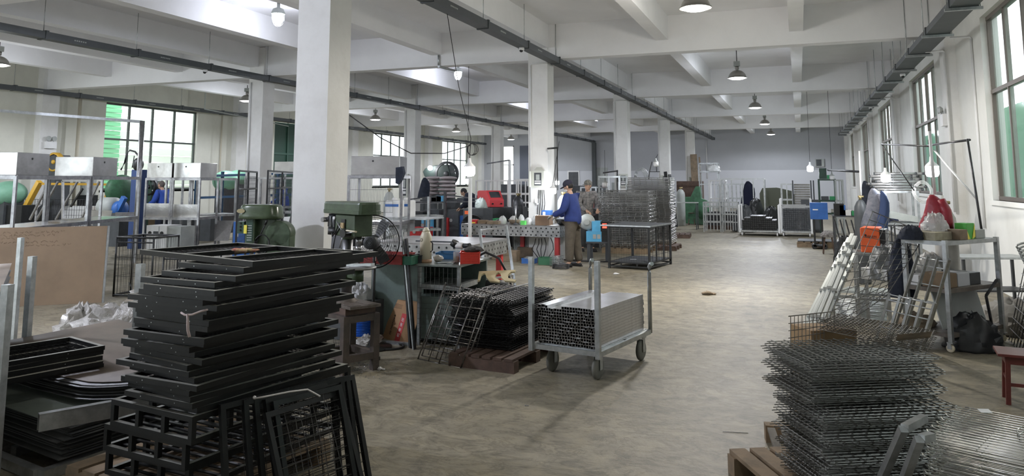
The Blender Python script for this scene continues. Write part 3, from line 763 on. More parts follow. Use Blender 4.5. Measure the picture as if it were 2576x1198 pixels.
c = onz(245, 870); blob('plastic_bag', 'larger heap of shiny clear plastic film in front of the torn cardboard', 'plastic film', (c.x, c.y + 0.25, 0), 0.42, 0.3, 0.34, film2, 22)
def sheet_quad(name, label, cat, pts, m, t=0.006, seed=0, group=None):
    mb = MB(); P_ = [Vector(p_) for p_ in pts]; nn = (P_[1] - P_[0]).cross(P_[3] - P_[0]).normalized() * t
    mb.hexa(P_ + [p_ + nn for p_ in P_]); return single(name, label, cat, mb, m, group=group)
c = onz(265, 845)
def C3(dx, dy, z): return (c.x + dx, c.y + dy, z)
sheet_quad('cardboard_piece', 'long flattened cardboard carton lying on the plastic heap', 'cardboard', [C3(-.75, .25, .03), C3(.15, .32, .30), C3(.10, .6, .36), C3(-.8, .6, .06)], M['cardd'])
sheet_quad('cardboard_piece', 'square torn cardboard flap standing on top of the heap', 'cardboard', [C3(-.15, .35, .30), C3(.3, .25, .12), C3(.34, .5, .32), C3(.0, .55, .48)], mat('grey_cardboard', (0.30, 0.26, 0.20), 0.9, col2=(0.22, 0.19, 0.15), scale=4))
sheet_quad('cardboard_piece', 'cardboard strip at the right end of the heap by the pan', 'cardboard', [C3(.1, .45, .05), C3(.5, .45, .02), C3(.5, .75, .32), C3(.2, .75, .36)], M['cardd'])
sheet_quad('cardboard_piece', 'flat brown cardboard lying on the floor right of the heap', 'cardboard', [C3(.0, -.25, .005), C3(.6, -.1, .005), C3(.6, .3, .02), C3(.1, .2, .02)], M['cardd'])
# ================================================================ middle foreground: drills, fan, bench, trolley
def text(body, size, m, parent, loc, rot, name='lettering', depth=0.0008, align='CENTER', sx=1.0):
    cu = bpy.data.curves.new(name, 'FONT'); cu.body = body; cu.size = size; cu.extrude = depth; cu.align_x = align; cu.align_y = 'CENTER'
    cu.materials.append(m); tmp = bpy.data.objects.new(name, cu); COL.objects.link(tmp); bpy.context.view_layer.update()
    me = bpy.data.meshes.new_from_object(tmp); bpy.data.objects.remove(tmp); o = bpy.data.objects.new(name, me); COL.objects.link(o)
    if not me.materials: me.materials.append(m)
    o.parent = parent; o.location = loc; o.rotation_euler = rot; o.scale = (sx, 1, 1); return o
FRONT = (PI / 2, 0, 0)      # text facing local -y
def drill_press(label, loc, rz, head_x0=-0.30, badge=True):
    t = thing('drill_press', label, 'drill press', loc, rz)
    # base with slots, column, collar with arm and table, head, motor, belt cover, spindle, feed lever
    MB().box(-0.13, -0.14, 0, 0.30, 0.14, 0.03).box(0.06, -0.12, 0.03, 0.28, -0.03, 0.035).box(0.06, 0.03, 0.03, 0.28, 0.12, 0.035).lathe([(0.10, 0.03), (0.075, 0.05), (0.055, 0.10)], n=16).build('base_plate', mat('oily_cast_iron', (0.12, 0.10, 0.085), 0.5, 0.4, var=0.4, scale=14), t, bevel=0.004)
    MB().cyl((0, 0, 0.05), (0, 0, 0.80), 0.042, 20).build('column', M['steel'], t)
    MB().cyl((0, 0, 0.27), (0, 0, 0.40), 0.062, 16).box(0.03, -0.03, 0.30, 0.16, 0.03, 0.36).cyl((0.17, 0, 0.27), (0.17, 0, 0.40), 0.045, 14).cyl((-0.05, -0.05, 0.33), (-0.05, -0.11, 0.33), 0.012, 8).cyl((-0.02, -0.06, 0.37), (-0.09, -0.12, 0.44), 0.006, 6).build('table_arm', M['green'], t)
    MB().lathe([(0.05, 0.395), (0.13, 0.405), (0.145, 0.415), (0.145, 0.43), (0.0, 0.431)], (0.17, 0, 0), n=24).build('drill_table', M['plate'], t)
    hd = MB(); hd.box(-0.07, -0.085, 0.76, 0.24, 0.085, 1.0).cyl((0, 0, 0.72), (0, 0, 0.78), 0.055, 16)
    hd.build('head', M['green'], t, bevel=0.012)
    MB().cyl((0.15, -0.085, 0.80), (0.15, -0.14, 0.80), 0.045, 16).build('feed_boss', M['black'], t)
    lv = MB()
    for a in (0.15, 2.3, 4.4): lv.cyl((0.15, -0.13, 0.80), (0.15 + 0.17 * math.cos(a), -0.13, 0.80 + 0.17 * math.sin(a)), 0.006, 6)
    lv.build('feed_lever', M['steel'], t)
    MB().cyl((0.20, -0.13, 0.835), (0.34, -0.13, 0.83), 0.010, 8).build('lever_grip', M['cream'], t)
    sw = MB().box(0.045, -0.094, 0.845, 0.105, -0.084, 0.95).build('switch_plate', M['black'], t)
    MB().box(0.052, -0.104, 0.85, 0.098, -0.092, 0.91).build('rocker_switch', mat('switch_brass', (0.55, 0.42, 0.22), 0.4), sw)
    MB().cyl((0.17, 0, 0.76), (0.17, 0, 0.66), 0.024, 14, 0.028).cyl((0.17, 0, 0.66), (0.17, 0, 0.60), 0.028, 14, 0.017).cyl((0.17, 0, 0.60), (0.17, 0, 0.53), 0.004, 6).build('spindle_chuck', M['steel'], t)
    cv = MB(); n = 10; prof = []
    x0, x1, ry = head_x0, 0.37, 0.105
    def outline(k): 
        pts = []
        for i in range(n + 1): a = PI / 2 + PI * i / n; pts.append((x0 + ry + ry * math.cos(a) * k, ry * math.sin(a) * k))
        for i in range(n + 1): a = -PI / 2 + PI * i / n; pts.append((x1 - ry * 0.6 + ry * 0.6 * math.cos(a) * k, ry * math.sin(a) * k))
        return pts
    rings = []
    for k, z in ((0.97, 1.005), (1.04, 1.01), (1.04, 1.045), (1.0, 1.05), (0.99, 1.115), (0.93, 1.135), (0.85, 1.14)): rings.append([cv._v((x, y, z)) for x, y in outline(k)])
    m_ = len(rings[0])
    for A, B in zip(rings, rings[1:]):
        for i in range(m_): cv.face((A[i], A[(i + 1) % m_], B[(i + 1) % m_], B[i]))
    cv.face(rings[0][::-1]); cv.face(rings[-1])
    cover = cv.build('belt_cover', M['green'], t)
    mo = MB().cyl((-0.175, 0, 0.80), (-0.175, 0, 0.995), 0.075, 18); mo.build('motor', M['dgrey'], t)
    MB().cyl((-0.175, 0, 0.76), (-0.175, 0, 0.84), 0.080, 18).build('motor_end_cap', M['black'], t)
    mf = MB()
    for i in range(14):
        a = 2 * PI * i / 14; mf.cbox((-0.175 + 0.077 * math.cos(a), 0.077 * math.sin(a), 0.91), 0.012, 0.006, 0.12, a)
    mf.build('cooling_fins', M['steel'], t)
    MB().cyl((-0.22, -0.075, 0.93), (-0.22, -0.12, 0.93), 0.028, 12).build('motor_knob', M['steel'], t)
    MB().cyl((-0.075, -0.095, 0.955), (-0.075, -0.08, 0.955), 0.017, 14).build('belt_tension_knob', M['white'], t)
    MB().path([(-0.14, -0.07, 0.78), (-0.08, -0.10, 0.75), (-0.03, -0.10, 0.80), (0.01, -0.095, 0.89), (0.04, -0.09, 0.90)], 0.006, 6).path([(0.03, -0.09, 0.87), (-0.04, -0.09, 0.78), (-0.08, -0.085, 0.65), (-0.11, -0.09, 0.45), (-0.12, -0.08, 0.28), (-0.16, -0.06, 0.10), (-0.2, -0.05, -0.1)], 0.006, 6).build('power_cord', M['rubber'], t)
    return t
# stand
P0 = onz(865, 945); P1 = onz(938, 932); P2 = onz(812, 925)
rzd = R(-27); dx, dy = 0.42, 0.30
t = thing('drill_stand', 'rusty square tube stand carrying the near green drill press', 'stand', (P0.x, P0.y, 0), R(153))
# local x runs to the left (heading 153), local y would be 243 -> mirror using negative y
rust = mat('rusty_steel', (0.11, 0.085, 0.07), 0.6, 0.3, col2=(0.06, 0.05, 0.045), scale=9)
X2, Y2, HS = 0.40, -0.30, 0.49
fbm = MB()
for (x, y) in ((0, 0), (X2, 0), (X2, Y2), (0, Y2)): fbm.__init__(); fbm.box(x - 0.03, y - 0.03, 0, x + 0.03, y + 0.03, HS - 0.001).build('leg', rust, t)
for zz, nm in ((HS - 0.06, 'top_rail'), (0.10, 'lower_rail')):
    for a_, b_ in (((0, 0), (X2, 0)), ((X2, 0), (X2, Y2)), ((X2, Y2), (0, Y2)), ((0, Y2), (0, 0))):
        MB().bar((*a_, zz + 0.03), (*b_, zz + 0.03), 0.055, 0.058).build(nm, rust, t)
MB().box(-0.0, Y2, HS, X2, 0, HS + 0.005).build('top_plate', rust, t)
ux = Vector((math.cos(rzd), math.sin(rzd), 0)); uy = Vector((-ux.y, ux.x, 0))
cc = Vector((P0.x, P0.y, 0)) - ux * 0.20 + uy * 0.15
mb = MB().box(-0.20, -0.15, 0, 0.20, 0.15, 0.055)
single('base_block', 'oily steel block between the stand and the near drill press', 'steel block', mb, M['dwood'], (cc.x, cc.y, HS + 0.006), rzd)
cdp = cc - ux * 0.05
dp1 = drill_press('green bench drill press on the rusty stand, with its belt cover seen from the side', (cdp.x, cdp.y, HS + 0.062), rzd); dp1.scale = (1.12, 1.1, 0.80)
A = cdp + ux * 0.12 - uy * 0.06
mb = MB().bar((-0.14, -0.02, 0.0), (0.13, 0.07, 0.02), 0.05, 0.022)
single('steel_offcut', 'square tube offcut lying on the near drill press table', 'steel tube', mb, M['galv'], (cdp.x + ux.x * .19, cdp.y + ux.y * .19, HS + 0.062 + 0.348), rzd)
# swarf
mb = MB(); r2 = random.Random(31)
for k in range(500):
    x, y = r2.gauss(0, 0.24), r2.gauss(0, 0.2); s_ = r2.uniform(0.003, 0.009)
    mb.cbox((x, y, s_ * .3 + max(0, 0.012 - 0.02 * (x * x + y * y))), s_, s_ * 0.5, s_ * 0.4, r2.uniform(0, 3), r2.uniform(0, 1))
single('metal_swarf', 'dark metal swarf scattered under the drill stand', 'swarf', mb, M['steel'], (cc.x + 0.1, cc.y - 0.02, 0), 0)['kind'] = 'stuff'
p = onz(955, 931); mb = MB(); mb.ball((0, 0, 0.012), 0.024, 0.018, 0.014, 8, 6, 0.35, r2).ball((0.035, 0, 0.008), 0.018, 0.012, 0.008, 8, 6, 0.3, r2)
single('tissue_scrap', 'crumpled white tissue on the floor right of the drill stand', 'tissue', mb, M['white'], p)
p = onz(1779, 742); mb = MB(); r2 = random.Random(6)
mb.ball((0, 0, 0.02), 0.07, 0.05, 0.03, 10, 6, 0.4, r2).ball((0.06, 0.05, 0.01), 0.06, 0.04, 0.02, 10, 6, 0.4, r2)
single('paper_scrap', 'crumpled brown paper alone in the open gangway', 'paper', mb, M['cardd'], p)
p = onz(1550, 691); single('paper_scrap', 'small white scrap on the floor in front of the black cage', 'paper', MB().ball((0, 0, 0.015), 0.05, 0.02, 0.018, 8, 5, 0.4, r2), M['white'], p)
p = onz(1322, 1022); single('bolt', 'tiny bolt lying on the bare floor in the foreground', 'bolt', MB().cyl((0, 0, 0.004), (0.025, 0.005, 0.004), 0.003, 6).cyl((0, 0, 0.005), (-0.005, -0.001, 0.005), 0.005, 6), M['steel'], p)
p = onz(1850, 1090); single('wire_offcut', 'thin straight wire lying on the gangway floor', 'wire', MB().cyl((-0.08, -0.01, 0.003), (0.08, 0.02, 0.003), 0.0018, 5), M['wire'], p)
oil = mat('dark_oil_stain', (0.10, 0.092, 0.078), 0.4, col2=(0.16, 0.148, 0.12), scale=6)
# second drill press farther back, seen over the stack
c2 = onz(640, 838, 0); s2 = thing('drill_stand', 'dark stand under the farther drill press, mostly hidden by the black stack', 'stand', (c2.x, c2.y, 0), R(10))
for (x, y) in ((-.2, -.15), (.2, -.15), (.2, .15), (-.2, .15)): MB().box(x - 0.025, y - 0.025, 0, x + 0.025, y + 0.025, 0.47).build('leg', M['dgrey'], s2)
MB().box(-.23, -.18, .47, .23, .18, .5).build('top_plate', M['dgrey'], s2)
t = thing('drill_press', 'farther green drill press with rounded belt cover and oval badge, above the tall black stack', 'drill press', (c2.x, c2.y, 0.501), R(12)); t.scale = (1, 1, 0.93)
MB().box(-0.15, -0.15, 0, 0.2, 0.15, 0.03).build('base_plate', M['dgrey'], t)
MB().cyl((0.02, 0.05, 0.03), (0.02, 0.05, 0.7), 0.042, 16).build('column', M['steel'], t)
MB().box(-0.11, -0.09, 0.48, 0.0, 0.03, 0.80).build('head', M['green'], t, bevel=0.01)
MB().box(-0.02, -0.02, 0.42, 0.22, 0.10, 0.80).build('head_casting', M['green'], t, bevel=0.02)
cv = MB(); rings = []
def oc(k, sq):
    pts = []
    for i in range(24):
        a = 2 * PI * i / 24; x = math.cos(a); y = math.sin(a); f_ = (abs(x) ** 4 + abs(y) ** 4) ** -0.25
        pts.append((0.03 + x * f_ * 0.235 * k + (0.03 if x > 0 else 0) * sq, y * f_ * 0.14 * k))
    return pts
for k, z in ((0.95, 0.79), (1.0, 0.80), (1.0, 0.83), (0.97, 0.85), (0.93, 0.93), (0.86, 0.955), (0.7, 0.96)): rings.append([cv._v((x, y, z)) for x, y in oc(k, 0)])
for A, B in zip(rings, rings[1:]):
    for i in range(24): cv.face((A[i], A[(i + 1) % 24], B[(i + 1) % 24], B[i]), True)
cv.face(rings[0][::-1]); cv.face(rings[-1])
cv = cv.build('belt_cover', mat('glossy_green_paint', (0.06, 0.085, 0.045), 0.22, var=0.2, scale=9), t)
MB().lathe([(0.034, 0), (0.034, 0.004), (0.028, 0.005)], (0, 0, 0), 20, 'y').build('oval_badge', mat('brass_badge', (0.35, 0.30, 0.18), 0.4, 0.6), cv)
b_ = [c for c in cv.children][0]; b_.location = (-0.145, -0.140, 0.885); b_.scale = (1.4, 1, 0.75)
MB().cyl((0.26, -0.06, 0.62), (0.26, 0.08, 0.62), 0.145, 28).box(0.12, -0.06, 0.36, 0.40, 0.08, 0.62).build('side_housing', M['green'], t, bevel=0.008)
MB().cyl((-0.055, -0.03, 0.48), (-0.055, -0.03, 0.36), 0.022, 12).build('spindle', M['steel'], t)
MB().cyl((0.04, -0.11, 0.52), (0.16, -0.13, 0.76), 0.007, 6).cyl((0.14, -0.125, 0.73), (0.165, -0.132, 0.78), 0.013, 8).build('feed_lever', M['black'], t)
cb = MB()
for q in range(4): cb.path([(0.12 + 0.07 * math.cos(a) * (1 + .1 * q), -0.12 - 0.008 * q, 0.50 + 0.11 * math.sin(a)) for a in [R(d) for d in range(0, 360, 24)]], 0.005, 5, True)
cb.build('coiled_cable', M['rubber'], t)
bx = MB().box(-0.20, -0.10, 0.62, -0.12, 0.0, 0.76).build('switch_box', M['dgreen'], t)
MB().box(-0.12, -0.105, 0.62, -0.085, -0.09, 0.72).build('yellow_label', M['yellowb'], bx)
for zz in (0.74, 0.70, 0.66): MB().cyl((-0.165, -0.112, zz), (-0.165, -0.098, zz), 0.011, 10).build('push_button', M['black'], bx)
pl = MB().box(-0.095, -0.094, 0.52, -0.02, -0.09, 0.79).build('instruction_plate', M['dgreen'], t)
for k in range(7): MB().box(-0.085, -0.0965, 0.54 + 0.028 * k, -0.03, -0.0935, 0.549 + 0.028 * k).build('plate_line', M['grey'], pl)

# dark sheets leaning on the big pillar, tall dark cabinet behind the near drill
sheet_quad('steel_sheet', 'dark grey square sheet leaning on the big pillar', 'metal sheet', [Vector((ony(770, 800, 7.1).x, 7.1, 0)), Vector((ony(822, 800, 7.1).x, 7.1, 0)), ony(838, 664, 7.28), ony(806, 646, 7.28)], M['dgrey'], 0.006)
A = onz(822, 800); B = onz(850, 815)
sheet_quad('steel_sheet', 'tall rust-edged dark sheet standing behind the near drill press', 'metal sheet', [Vector((ony(818, 840, 6.9).x, 6.9, 0)), Vector((ony(870, 844, 6.9).x, 6.9, 0)), ony(880, 592, 7.12), ony(836, 592, 7.12)], M['black'], 0.01)
# electric fan
def big_fan(label, c, rz, r, floor_z):
    t = thing('pedestal_fan', label, 'fan', (c[0], c[1], floor_z), rz)
    zc = c[2] - floor_z
    g = MB()
    for yy, rr_ in ((-0.07, 0.80), (0.07, 0.80)):
        for k in range(1, 13):
            q = r * k / 12; y_ = yy * (1 - (k / 12) ** 2.2)
            g.path([(q * math.cos(a), y_, zc + q * math.sin(a)) for a in [2 * PI * i / 36 for i in range(36)]], 0.0016 if k < 12 else 0.006, 4, True)
        for i in range(20):
            a = 2 * PI * i / 20
            g.path([(r * u * math.cos(a), yy * (1 - u ** 2.2), zc + r * u * math.sin(a)) for u in (0.12, 0.4, 0.65, 0.85, 1)], 0.0013, 3)
    g.build('wire_guard', M['darkwire'], t)
    b_ = MB()
    for k in range(3):
        a0 = R(60 + 120 * k); pts = []
        for u in range(5):
            q = r * (0.15 + 0.19 * u); wv_ = 0.05 + 0.02 * u * (1 if u < 4 else 0.6)
            for s_ in (-1, 1):
                a = a0 + s_ * wv_ / max(q, 0.06) * 0.5; pts.append((q * math.cos(a), 0.018 * s_, zc + q * math.sin(a)))
        F_ = [b_._v(p_) for p_ in pts]; K_ = [b_._v((p_[0], p_[1] + 0.003, p_[2])) for p_ in pts]
        for u in range(4):
            i = 2 * u; b_.face((F_[i], F_[i + 1], F_[i + 3], F_[i + 2])); b_.face((K_[i], K_[i + 2], K_[i + 3], K_[i + 1]))
            b_.face((F_[i], F_[i + 2], K_[i + 2], K_[i])); b_.face((F_[i + 1], K_[i + 1], K_[i + 3], F_[i + 3]))
    b_.build('fan_blades', M['black'], t)
    mo = MB(); mo.lathe([(0.03, -0.16), (0.065, -0.15), (0.072, -0.10), (0.072, -0.02)], (0, 0, zc), 24, 'y'); m_ = mo.build('motor', M['dgrey'], t)
    mr = MB()
    for q in (0.02, 0.035, 0.05): mr.path([(q * math.cos(a), -0.161, zc + q * math.sin(a)) for a in [2 * PI * i / 20 for i in range(20)]], 0.0025, 4, True)
    mr.build('motor_vent_rings', M['black'], m_)
    MB().cyl((0, 0.02, 0.03), (0, 0.02, zc - 0.06), 0.016, 10).bar((0, 0.02, zc - r - 0.02), (0, 0.02, zc - 0.05), 0.02, 0.02).build('pole', M['black'], t)
    MB().lathe([(0.2, 0), (0.2, 0.02), (0.05, 0.035), (0.02, 0.09)], n=24).build('base', M['black'], t)
    return t
fc = ony(941, 608, 6.68)
big_fan('large black industrial fan in a wire guard behind the near drill press', fc, R(14), 0.262, 0)

# ---- workbench cabinet with things on it
ZB = 0.81
A = onz(950, 665, ZB); B = onz(1140, 668, ZB); C_ = onz(1215, 650, ZB)
bx, by = -4.35, 6.93; bw = (-3.22) - bx; bd = 0.80
t = thing('workbench', 'grey-green steel cabinet bench with wire mesh front holding the thermos and baskets', 'workbench', (bx, by, 0), R(2))
MB().box(-0.02, -0.02, ZB - 0.02, bw + 0.02, bd, ZB).build('bench_top', mat('worn_grey_sheet', (0.20, 0.22, 0.20), 0.35, 0.4, var=0.25, scale=6), t)
wornp = mat('stained_green_steel', (0.14, 0.185, 0.165), 0.5, 0.2, col2=(0.09, 0.11, 0.10), scale=7, thr=(0.45, 0.75))
MB().box(0, 0.24, 0.03, 0.62, 0.26, ZB - 0.021).build('steel_door', wornp, t)
MB().box(0, 0.27, 0.03, 0.02, bd - 0.03, ZB - 0.021).box(0.02, bd - 0.05, 0.03, bw, bd - 0.03, ZB - 0.021).build('back_panel', wornp, t)
for (x, y) in ((0.66, 0.01), (bw - 0.03, 0.01), (bw - 0.03, bd - 0.04)): MB().box(x, y, 0, x + 0.03, y + 0.03, ZB - 0.021).build('post', M['galv'], t)
g = MB(); mesh_grid(g, bw - 0.70, 0.72, 0.05, 0.05, 0.0018, (0.67, -0.004, 0.06), (1, 0, 0), (0, 0, 1), 3); g.build('mesh_front', M['wire'], t)
MB().box(0.66, 0.06, 0.55, bw - 0.04, 0.6, 0.60).build('inner_shelf', M['galv'], t)
MB().box(0.64, 0.05, 0.06, bw - 0.04, 0.5, 0.48).build('inner_box', wornp, t)
# on the bench
def put(px, py, z=ZB): return onz(px, py, z)
p = put(1064, 662)
t = thing('thermos_flask', 'tall cream thermos flask with a brown foot on the bench', 'thermos', (p.x, p.y + 0.06, ZB))
MB().lathe([(0.062, 0.0), (0.066, 0.01), (0.064, 0.035)], n=24).build('foot_ring', mat('brown_plastic', (0.36, 0.22, 0.13), 0.5), t)
MB().lathe([(0.061, 0.035), (0.061, 0.25), (0.058, 0.275), (0.046, 0.30), (0.042, 0.315)], n=24).build('body', M['cream'], t)
MB().lathe([(0.036, 0.315), (0.036, 0.335), (0.026, 0.34), (0.024, 0.355), (0.014, 0.36)], n=20).build('cap', M['cream'], t)
MB().path([(0.062, -0.01, 0.11), (0.085, -0.015, 0.13), (0.085, -0.015, 0.20), (0.062, -0.01, 0.22)], 0.007, 6).build('handle', M['rubber'], t)
MB().path([(-0.022 + 0.013 * math.cos(a), -0.062, 0.235 + 0.016 * math.sin(a)) for a in [2 * PI * i / 14 for i in range(14)]], 0.0018, 4, True).build('ring_mark', M['rubber'], t)
def basket(name, label, p, w, d, h, m, rz=0.0, slots=True, cat='basket', th=0.004, group=None):
    t = thing(name, label, cat, p, rz, group)
    mb = MB().box(0, 0, 0, w, d, th)
    mb.box(0, 0, th, w, th, h).box(0, d - th, th, w, d, h).box(0, th, th, th, d - th, h).box(w - th, th, th, w, d - th, h)
    mb.box(-0.006, -0.006, h - 0.008, w + 0.006, 0, h).box(-0.006, d, h - 0.008, w + 0.006, d + 0.006, h).box(-0.006, 0, h - 0.008, 0, d, h).box(w, 0, h - 0.008, w + 0.006, d, h)
    mb.build('tub', m, t)
    if slots:
        s_ = MB(); n = int(h / 0.016) - 1
        for k in range(n): s_.box(w * .08, -0.0035, 0.012 + k * 0.016, w * .92, -0.0005, 0.017 + k * 0.016)
        s_.build('rib_row', m, t)
    return t
p = put(1153, 664); bk = basket('plastic_basket', 'bright red plastic basket with a glove on top, on the bench corner', (p.x + 0.02, p.y + 0.0, ZB), 0.20, 0.22, 0.115, M['redplastic'], R(22))
text('S', 0.035, M['white'], bk, (-0.0015, 0.03, 0.06), (PI / 2, 0, -PI / 2))
mb = MB(); r2 = random.Random(12); mb.ball((0, 0, 0), 0.08, 0.06, 0.03, 14, 8, 0.3, r2).ball((0.05, 0.02, 0.01), 0.05, 0.04, 0.025, 12, 8, 0.3, r2)
for k in range(4): mb.path([(0.06, -0.03 + 0.02 * k, 0.01), (0.10, -0.03 + 0.022 * k, 0.008), (0.12, -0.03 + 0.022 * k, -0.012)], 0.009, 6)
single('work_glove', 'dark dirty work glove crumpled over the red basket', 'glove', mb, mat('dirty_glove', (0.08, 0.075, 0.07), 0.95, var=0.4, scale=20), (p.x + 0.09, p.y + 0.13, ZB + 0.135))
p = put(1146, 662)
t = thing('plastic_jar', 'clear jar holding oily brushes, left of the red basket', 'jar', (p.x, p.y + 0.02, ZB))
MB().lathe([(0.03, 0.0), (0.034, 0.01), (0.034, 0.11), (0.03, 0.115)], n=18).build('jar_wall', mat('clear_plastic', (0.75, 0.75, 0.72), 0.1, alpha=0.35), t)
MB().lathe([(0.028, 0.004), (0.030, 0.06), (0.0, 0.07)], n=14).build('contents', mat('brown_oil', (0.15, 0.09, 0.03), 0.4, var=0.5, scale=40), t)
p = put(1150, 622, 0.945)
t = thing('hand_grinder', 'black and white hand grinder resting on the jar and basket', 'power tool', (p.x, p.y + 0.06, 0.928), R(-8))
MB().lathe([(0.03, -0.06), (0.034, -0.05), (0.034, 0.03), (0.028, 0.05)], (0, 0, 0.03), 16, 'x').build('body', M['white'], t)
MB().lathe([(0.026, 0.05), (0.026, 0.10), (0.032, 0.13), (0.028, 0.135)], (0, 0, 0.03), 14, 'x').build('handle', M['black'], t)
MB().cyl((-0.075, 0, 0.02), (-0.045, 0, 0.07), 0.045, 20).build('disc_guard', M['black'], t)
p = put(1083, 655); basket('plastic_tray', 'low blue plastic tray behind the thermos', (p.x, p.y + 0.12, ZB), 0.27, 0.22, 0.07, mat('dark_blue_plastic', (0.02, 0.10, 0.22), 0.45), R(10), False)
p = put(1000, 666); gb = basket('plastic_box', 'green plastic box with a white sticker behind the fan', (p.x, p.y, ZB), 0.15, 0.16, 0.085, mat('dark_green_plastic', (0.01, 0.11, 0.06), 0.45), R(3), False)
MB().box(0.01, -0.0075, 0.03, 0.045, -0.0055, 0.07).build('sticker', M['white'], gb)
p = put(1030, 662); basket('plastic_box', 'black plastic box between the leaning angle irons and the thermos', (p.x + 0.01, p.y + 0.03, ZB), 0.11, 0.15, 0.08, M['dgrey'], R(3), False)
p = put(1097, 660); mb = MB(); mb.ball((0, 0, 0.035), 0.055, 0.045, 0.035, 12, 8, 0.2, random.Random(4))
single('wrapped_bundle', 'small film-wrapped bundle in front of the blue tray', 'bundle', mb, film2, (p.x, p.y + 0.05, ZB))
p = put(1112, 664); mb = MB()
for k in range(4): mb.cyl((-0.03 + 0.01 * k, 0.012 * k, 0.008), (0.12, 0.02 + 0.02 * k, 0.010 + 0.003 * k), 0.006, 6)
mb.cyl((-0.06, -0.02, 0.008), (0.07, 0.015, 0.012), 0.007, 8)
single('drill_bits', 'loose bright drill bits on the bench beside the thermos', 'drill bit', mb, M['galv'], (p.x, p.y, ZB))
p = put(1037, 645)
mb = MB().cyl((0, 0, 0.03), (0.07, 0.02, 0.03), 0.025, 12); single('rubber_grip', 'short black cylinder lying on the bench left of the thermos', 'tool', mb, M['black'], (p.x, p.y - 0.12, ZB + 0.003))
p = put(1040, 650)
mb = MB(); mb.cyl((0, 0, 0.01), (0.10, 0.03, 0.02), 0.010, 8).ball((0.1, 0.03, 0.02), 0.022).ball((0.03, 0.05, 0.02), 0.02)
single('red_pliers', 'red handled tool lying on the bench behind the thermos', 'tool', mb, M['redplastic'], (p.x, p.y + 0.05, ZB + 0.003))
p = put(930, 667, ZB); basket('plastic_basket', 'dark red tub on the bench seen through the fan', (p.x - 0.20, p.y + 0.1, ZB), 0.50, 0.3, 0.10, mat('dark_red_plastic', (0.25, 0.02, 0.015), 0.5), R(2), False)
# black motor and lamp hood behind bench side
p = onz(1180, 720, 0.45); mb = MB().cyl((0, 0, 0.1), (0.22, 0.05, 0.1), 0.09, 16)
t = single('electric_motor', 'dark motor on the lower shelf right of the bench', 'motor', mb, M['dgrey'], (-3.15, 7.5, 0.42))
mb = MB().box(0, 0, 0, 0.4, 0.35, 0.41); single('motor_stand', 'dark low box under the motor right of the bench', 'box', mb, M['black'], (-3.2, 7.4, 0.0))

# angle irons leaning on the bench
def angle(name, label, p, q, w=0.04, m='darksteel', cat='steel profile', group=None):
    p = Vector(p); q = Vector(q); mb = MB(); d = (q - p).normalized(); a = d.cross(Vector((0, 1, 0.0))).normalized(); b = d.cross(a).normalized()
    mb.bar(p + a * w / 2, q + a * w / 2, w, 0.004, b); mb.bar(p + b * w / 2, q + b * w / 2, 0.004, w, b)
    return single(name, label, cat, mb, M[m] if isinstance(m, str) else m, group=group)
AI = 'angle irons leaning on the bench'
for i, ((x0, y0_), (x1, y1_), mm, lb) in enumerate((((1047, 878), (1026, 600), 'darksteel', 'dark angle iron leaning on the bench, right one of the pair'), ((1036, 876), (1018, 602), 'black', 'dark angle iron leaning on the bench, left one of the pair'), ((1042, 880), (1013, 580), 'galv', 'thin bright-edged flat bar behind the pair of angle irons'))):
    p = onz(x0, y0_); q = ony(x1, y1_, p.y + 0.10 + 0.004 * i); angle('angle_iron', lb, (p.x, p.y, 0.0), q, 0.035 if i < 2 else 0.02, mm, group=AI)
p = onz(948, 862); q = onz(1040, 871); mb = MB().bar((p.x, p.y, 0.016), (q.x, q.y, 0.016), 0.035, 0.03)
single('square_bar', 'bright square tube lying on the floor before the cardboard box', 'steel tube', mb, M['galv'])
mb = MB(); p = onz(925, 905); q = onz(958, 905)
mb.bar((p.x, p.y, 0.015), (q.x, q.y - .02, 0.015), 0.03, 0.03); single('square_bar', 'short dark tube offcut on the floor right of the drill stand', 'steel tube', mb, M['darksteel'])
# leaning carton
bl = onz(962, 850); br = onz(1002, 862); H_ = 0.40
ux = (br - bl).normalized(); ln = Vector((0.14, 0.10, 0))
t = thing('carton', 'printed brown carton with a red stripe leaning on the bench cabinet', 'cardboard box')
up = Vector((0.10, 0.06, H_)); bck = Vector((0.13, 0.02, 0.0))
mb = MB(); a0, a1 = bl, br + ux * 0.01
mb.hexa([a0, a1, a1 + bck, a0 + bck, a0 + up, a1 + up, a1 + up + bck, a0 + up + bck]); mb.build('box', M['cardd'] if False else mat('carton_brown', (0.34, 0.20, 0.10), 0.8, var=0.1, scale=6), t)
nf = (a1 - a0).cross(up).normalized()
if nf.y > 0: nf = -nf
W_ = a1 - a0
st_ = MB(); st_.hexa([a0 + W_ * .72 + nf * .001, a0 + W_ * .999 + nf * .001, a0 + W_ * .999 + nf * .002, a0 + W_ * .72 + nf * .002, a0 + W_ * .72 + up * .70 + nf * .001, a0 + W_ * .999 + up * .70 + nf * .001, a0 + W_ * .999 + up * .70 + nf * .002, a0 + W_ * .72 + up * .70 + nf * .002])
st_.build('red_stripe', mat('carton_red', (0.45, 0.05, 0.05), 0.7), t)
for body, sz, u, v, mm in (('JQ MOTO5-8', 0.036, 0.36, 0.38, M['black']), ('\u673a \u7535 \u6db2 \u538b', 0.042, 0.86, 0.36, M['white'])):
    o = text(body, sz, mm, t, (0, 0, 0), (0, 0, 0), sx=1.0)
    xax = up.normalized(); zax = nf; yax = zax.cross(xax)
    m_ = Matrix((xax, yax, zax)).transposed().to_4x4(); m_.translation = a0 + W_ * u + up * v + nf * 0.003; o.matrix_world = m_
mb = MB()
for k in range(4): mb.bar(a0 + W_ * .15 + up * (.80 + .03 * k) + nf * .001, a0 + W_ * .6 + up * (.80 + .03 * k) + nf * .001, 0.004, 0.002)
mb.build('small_print', M['black'], t)
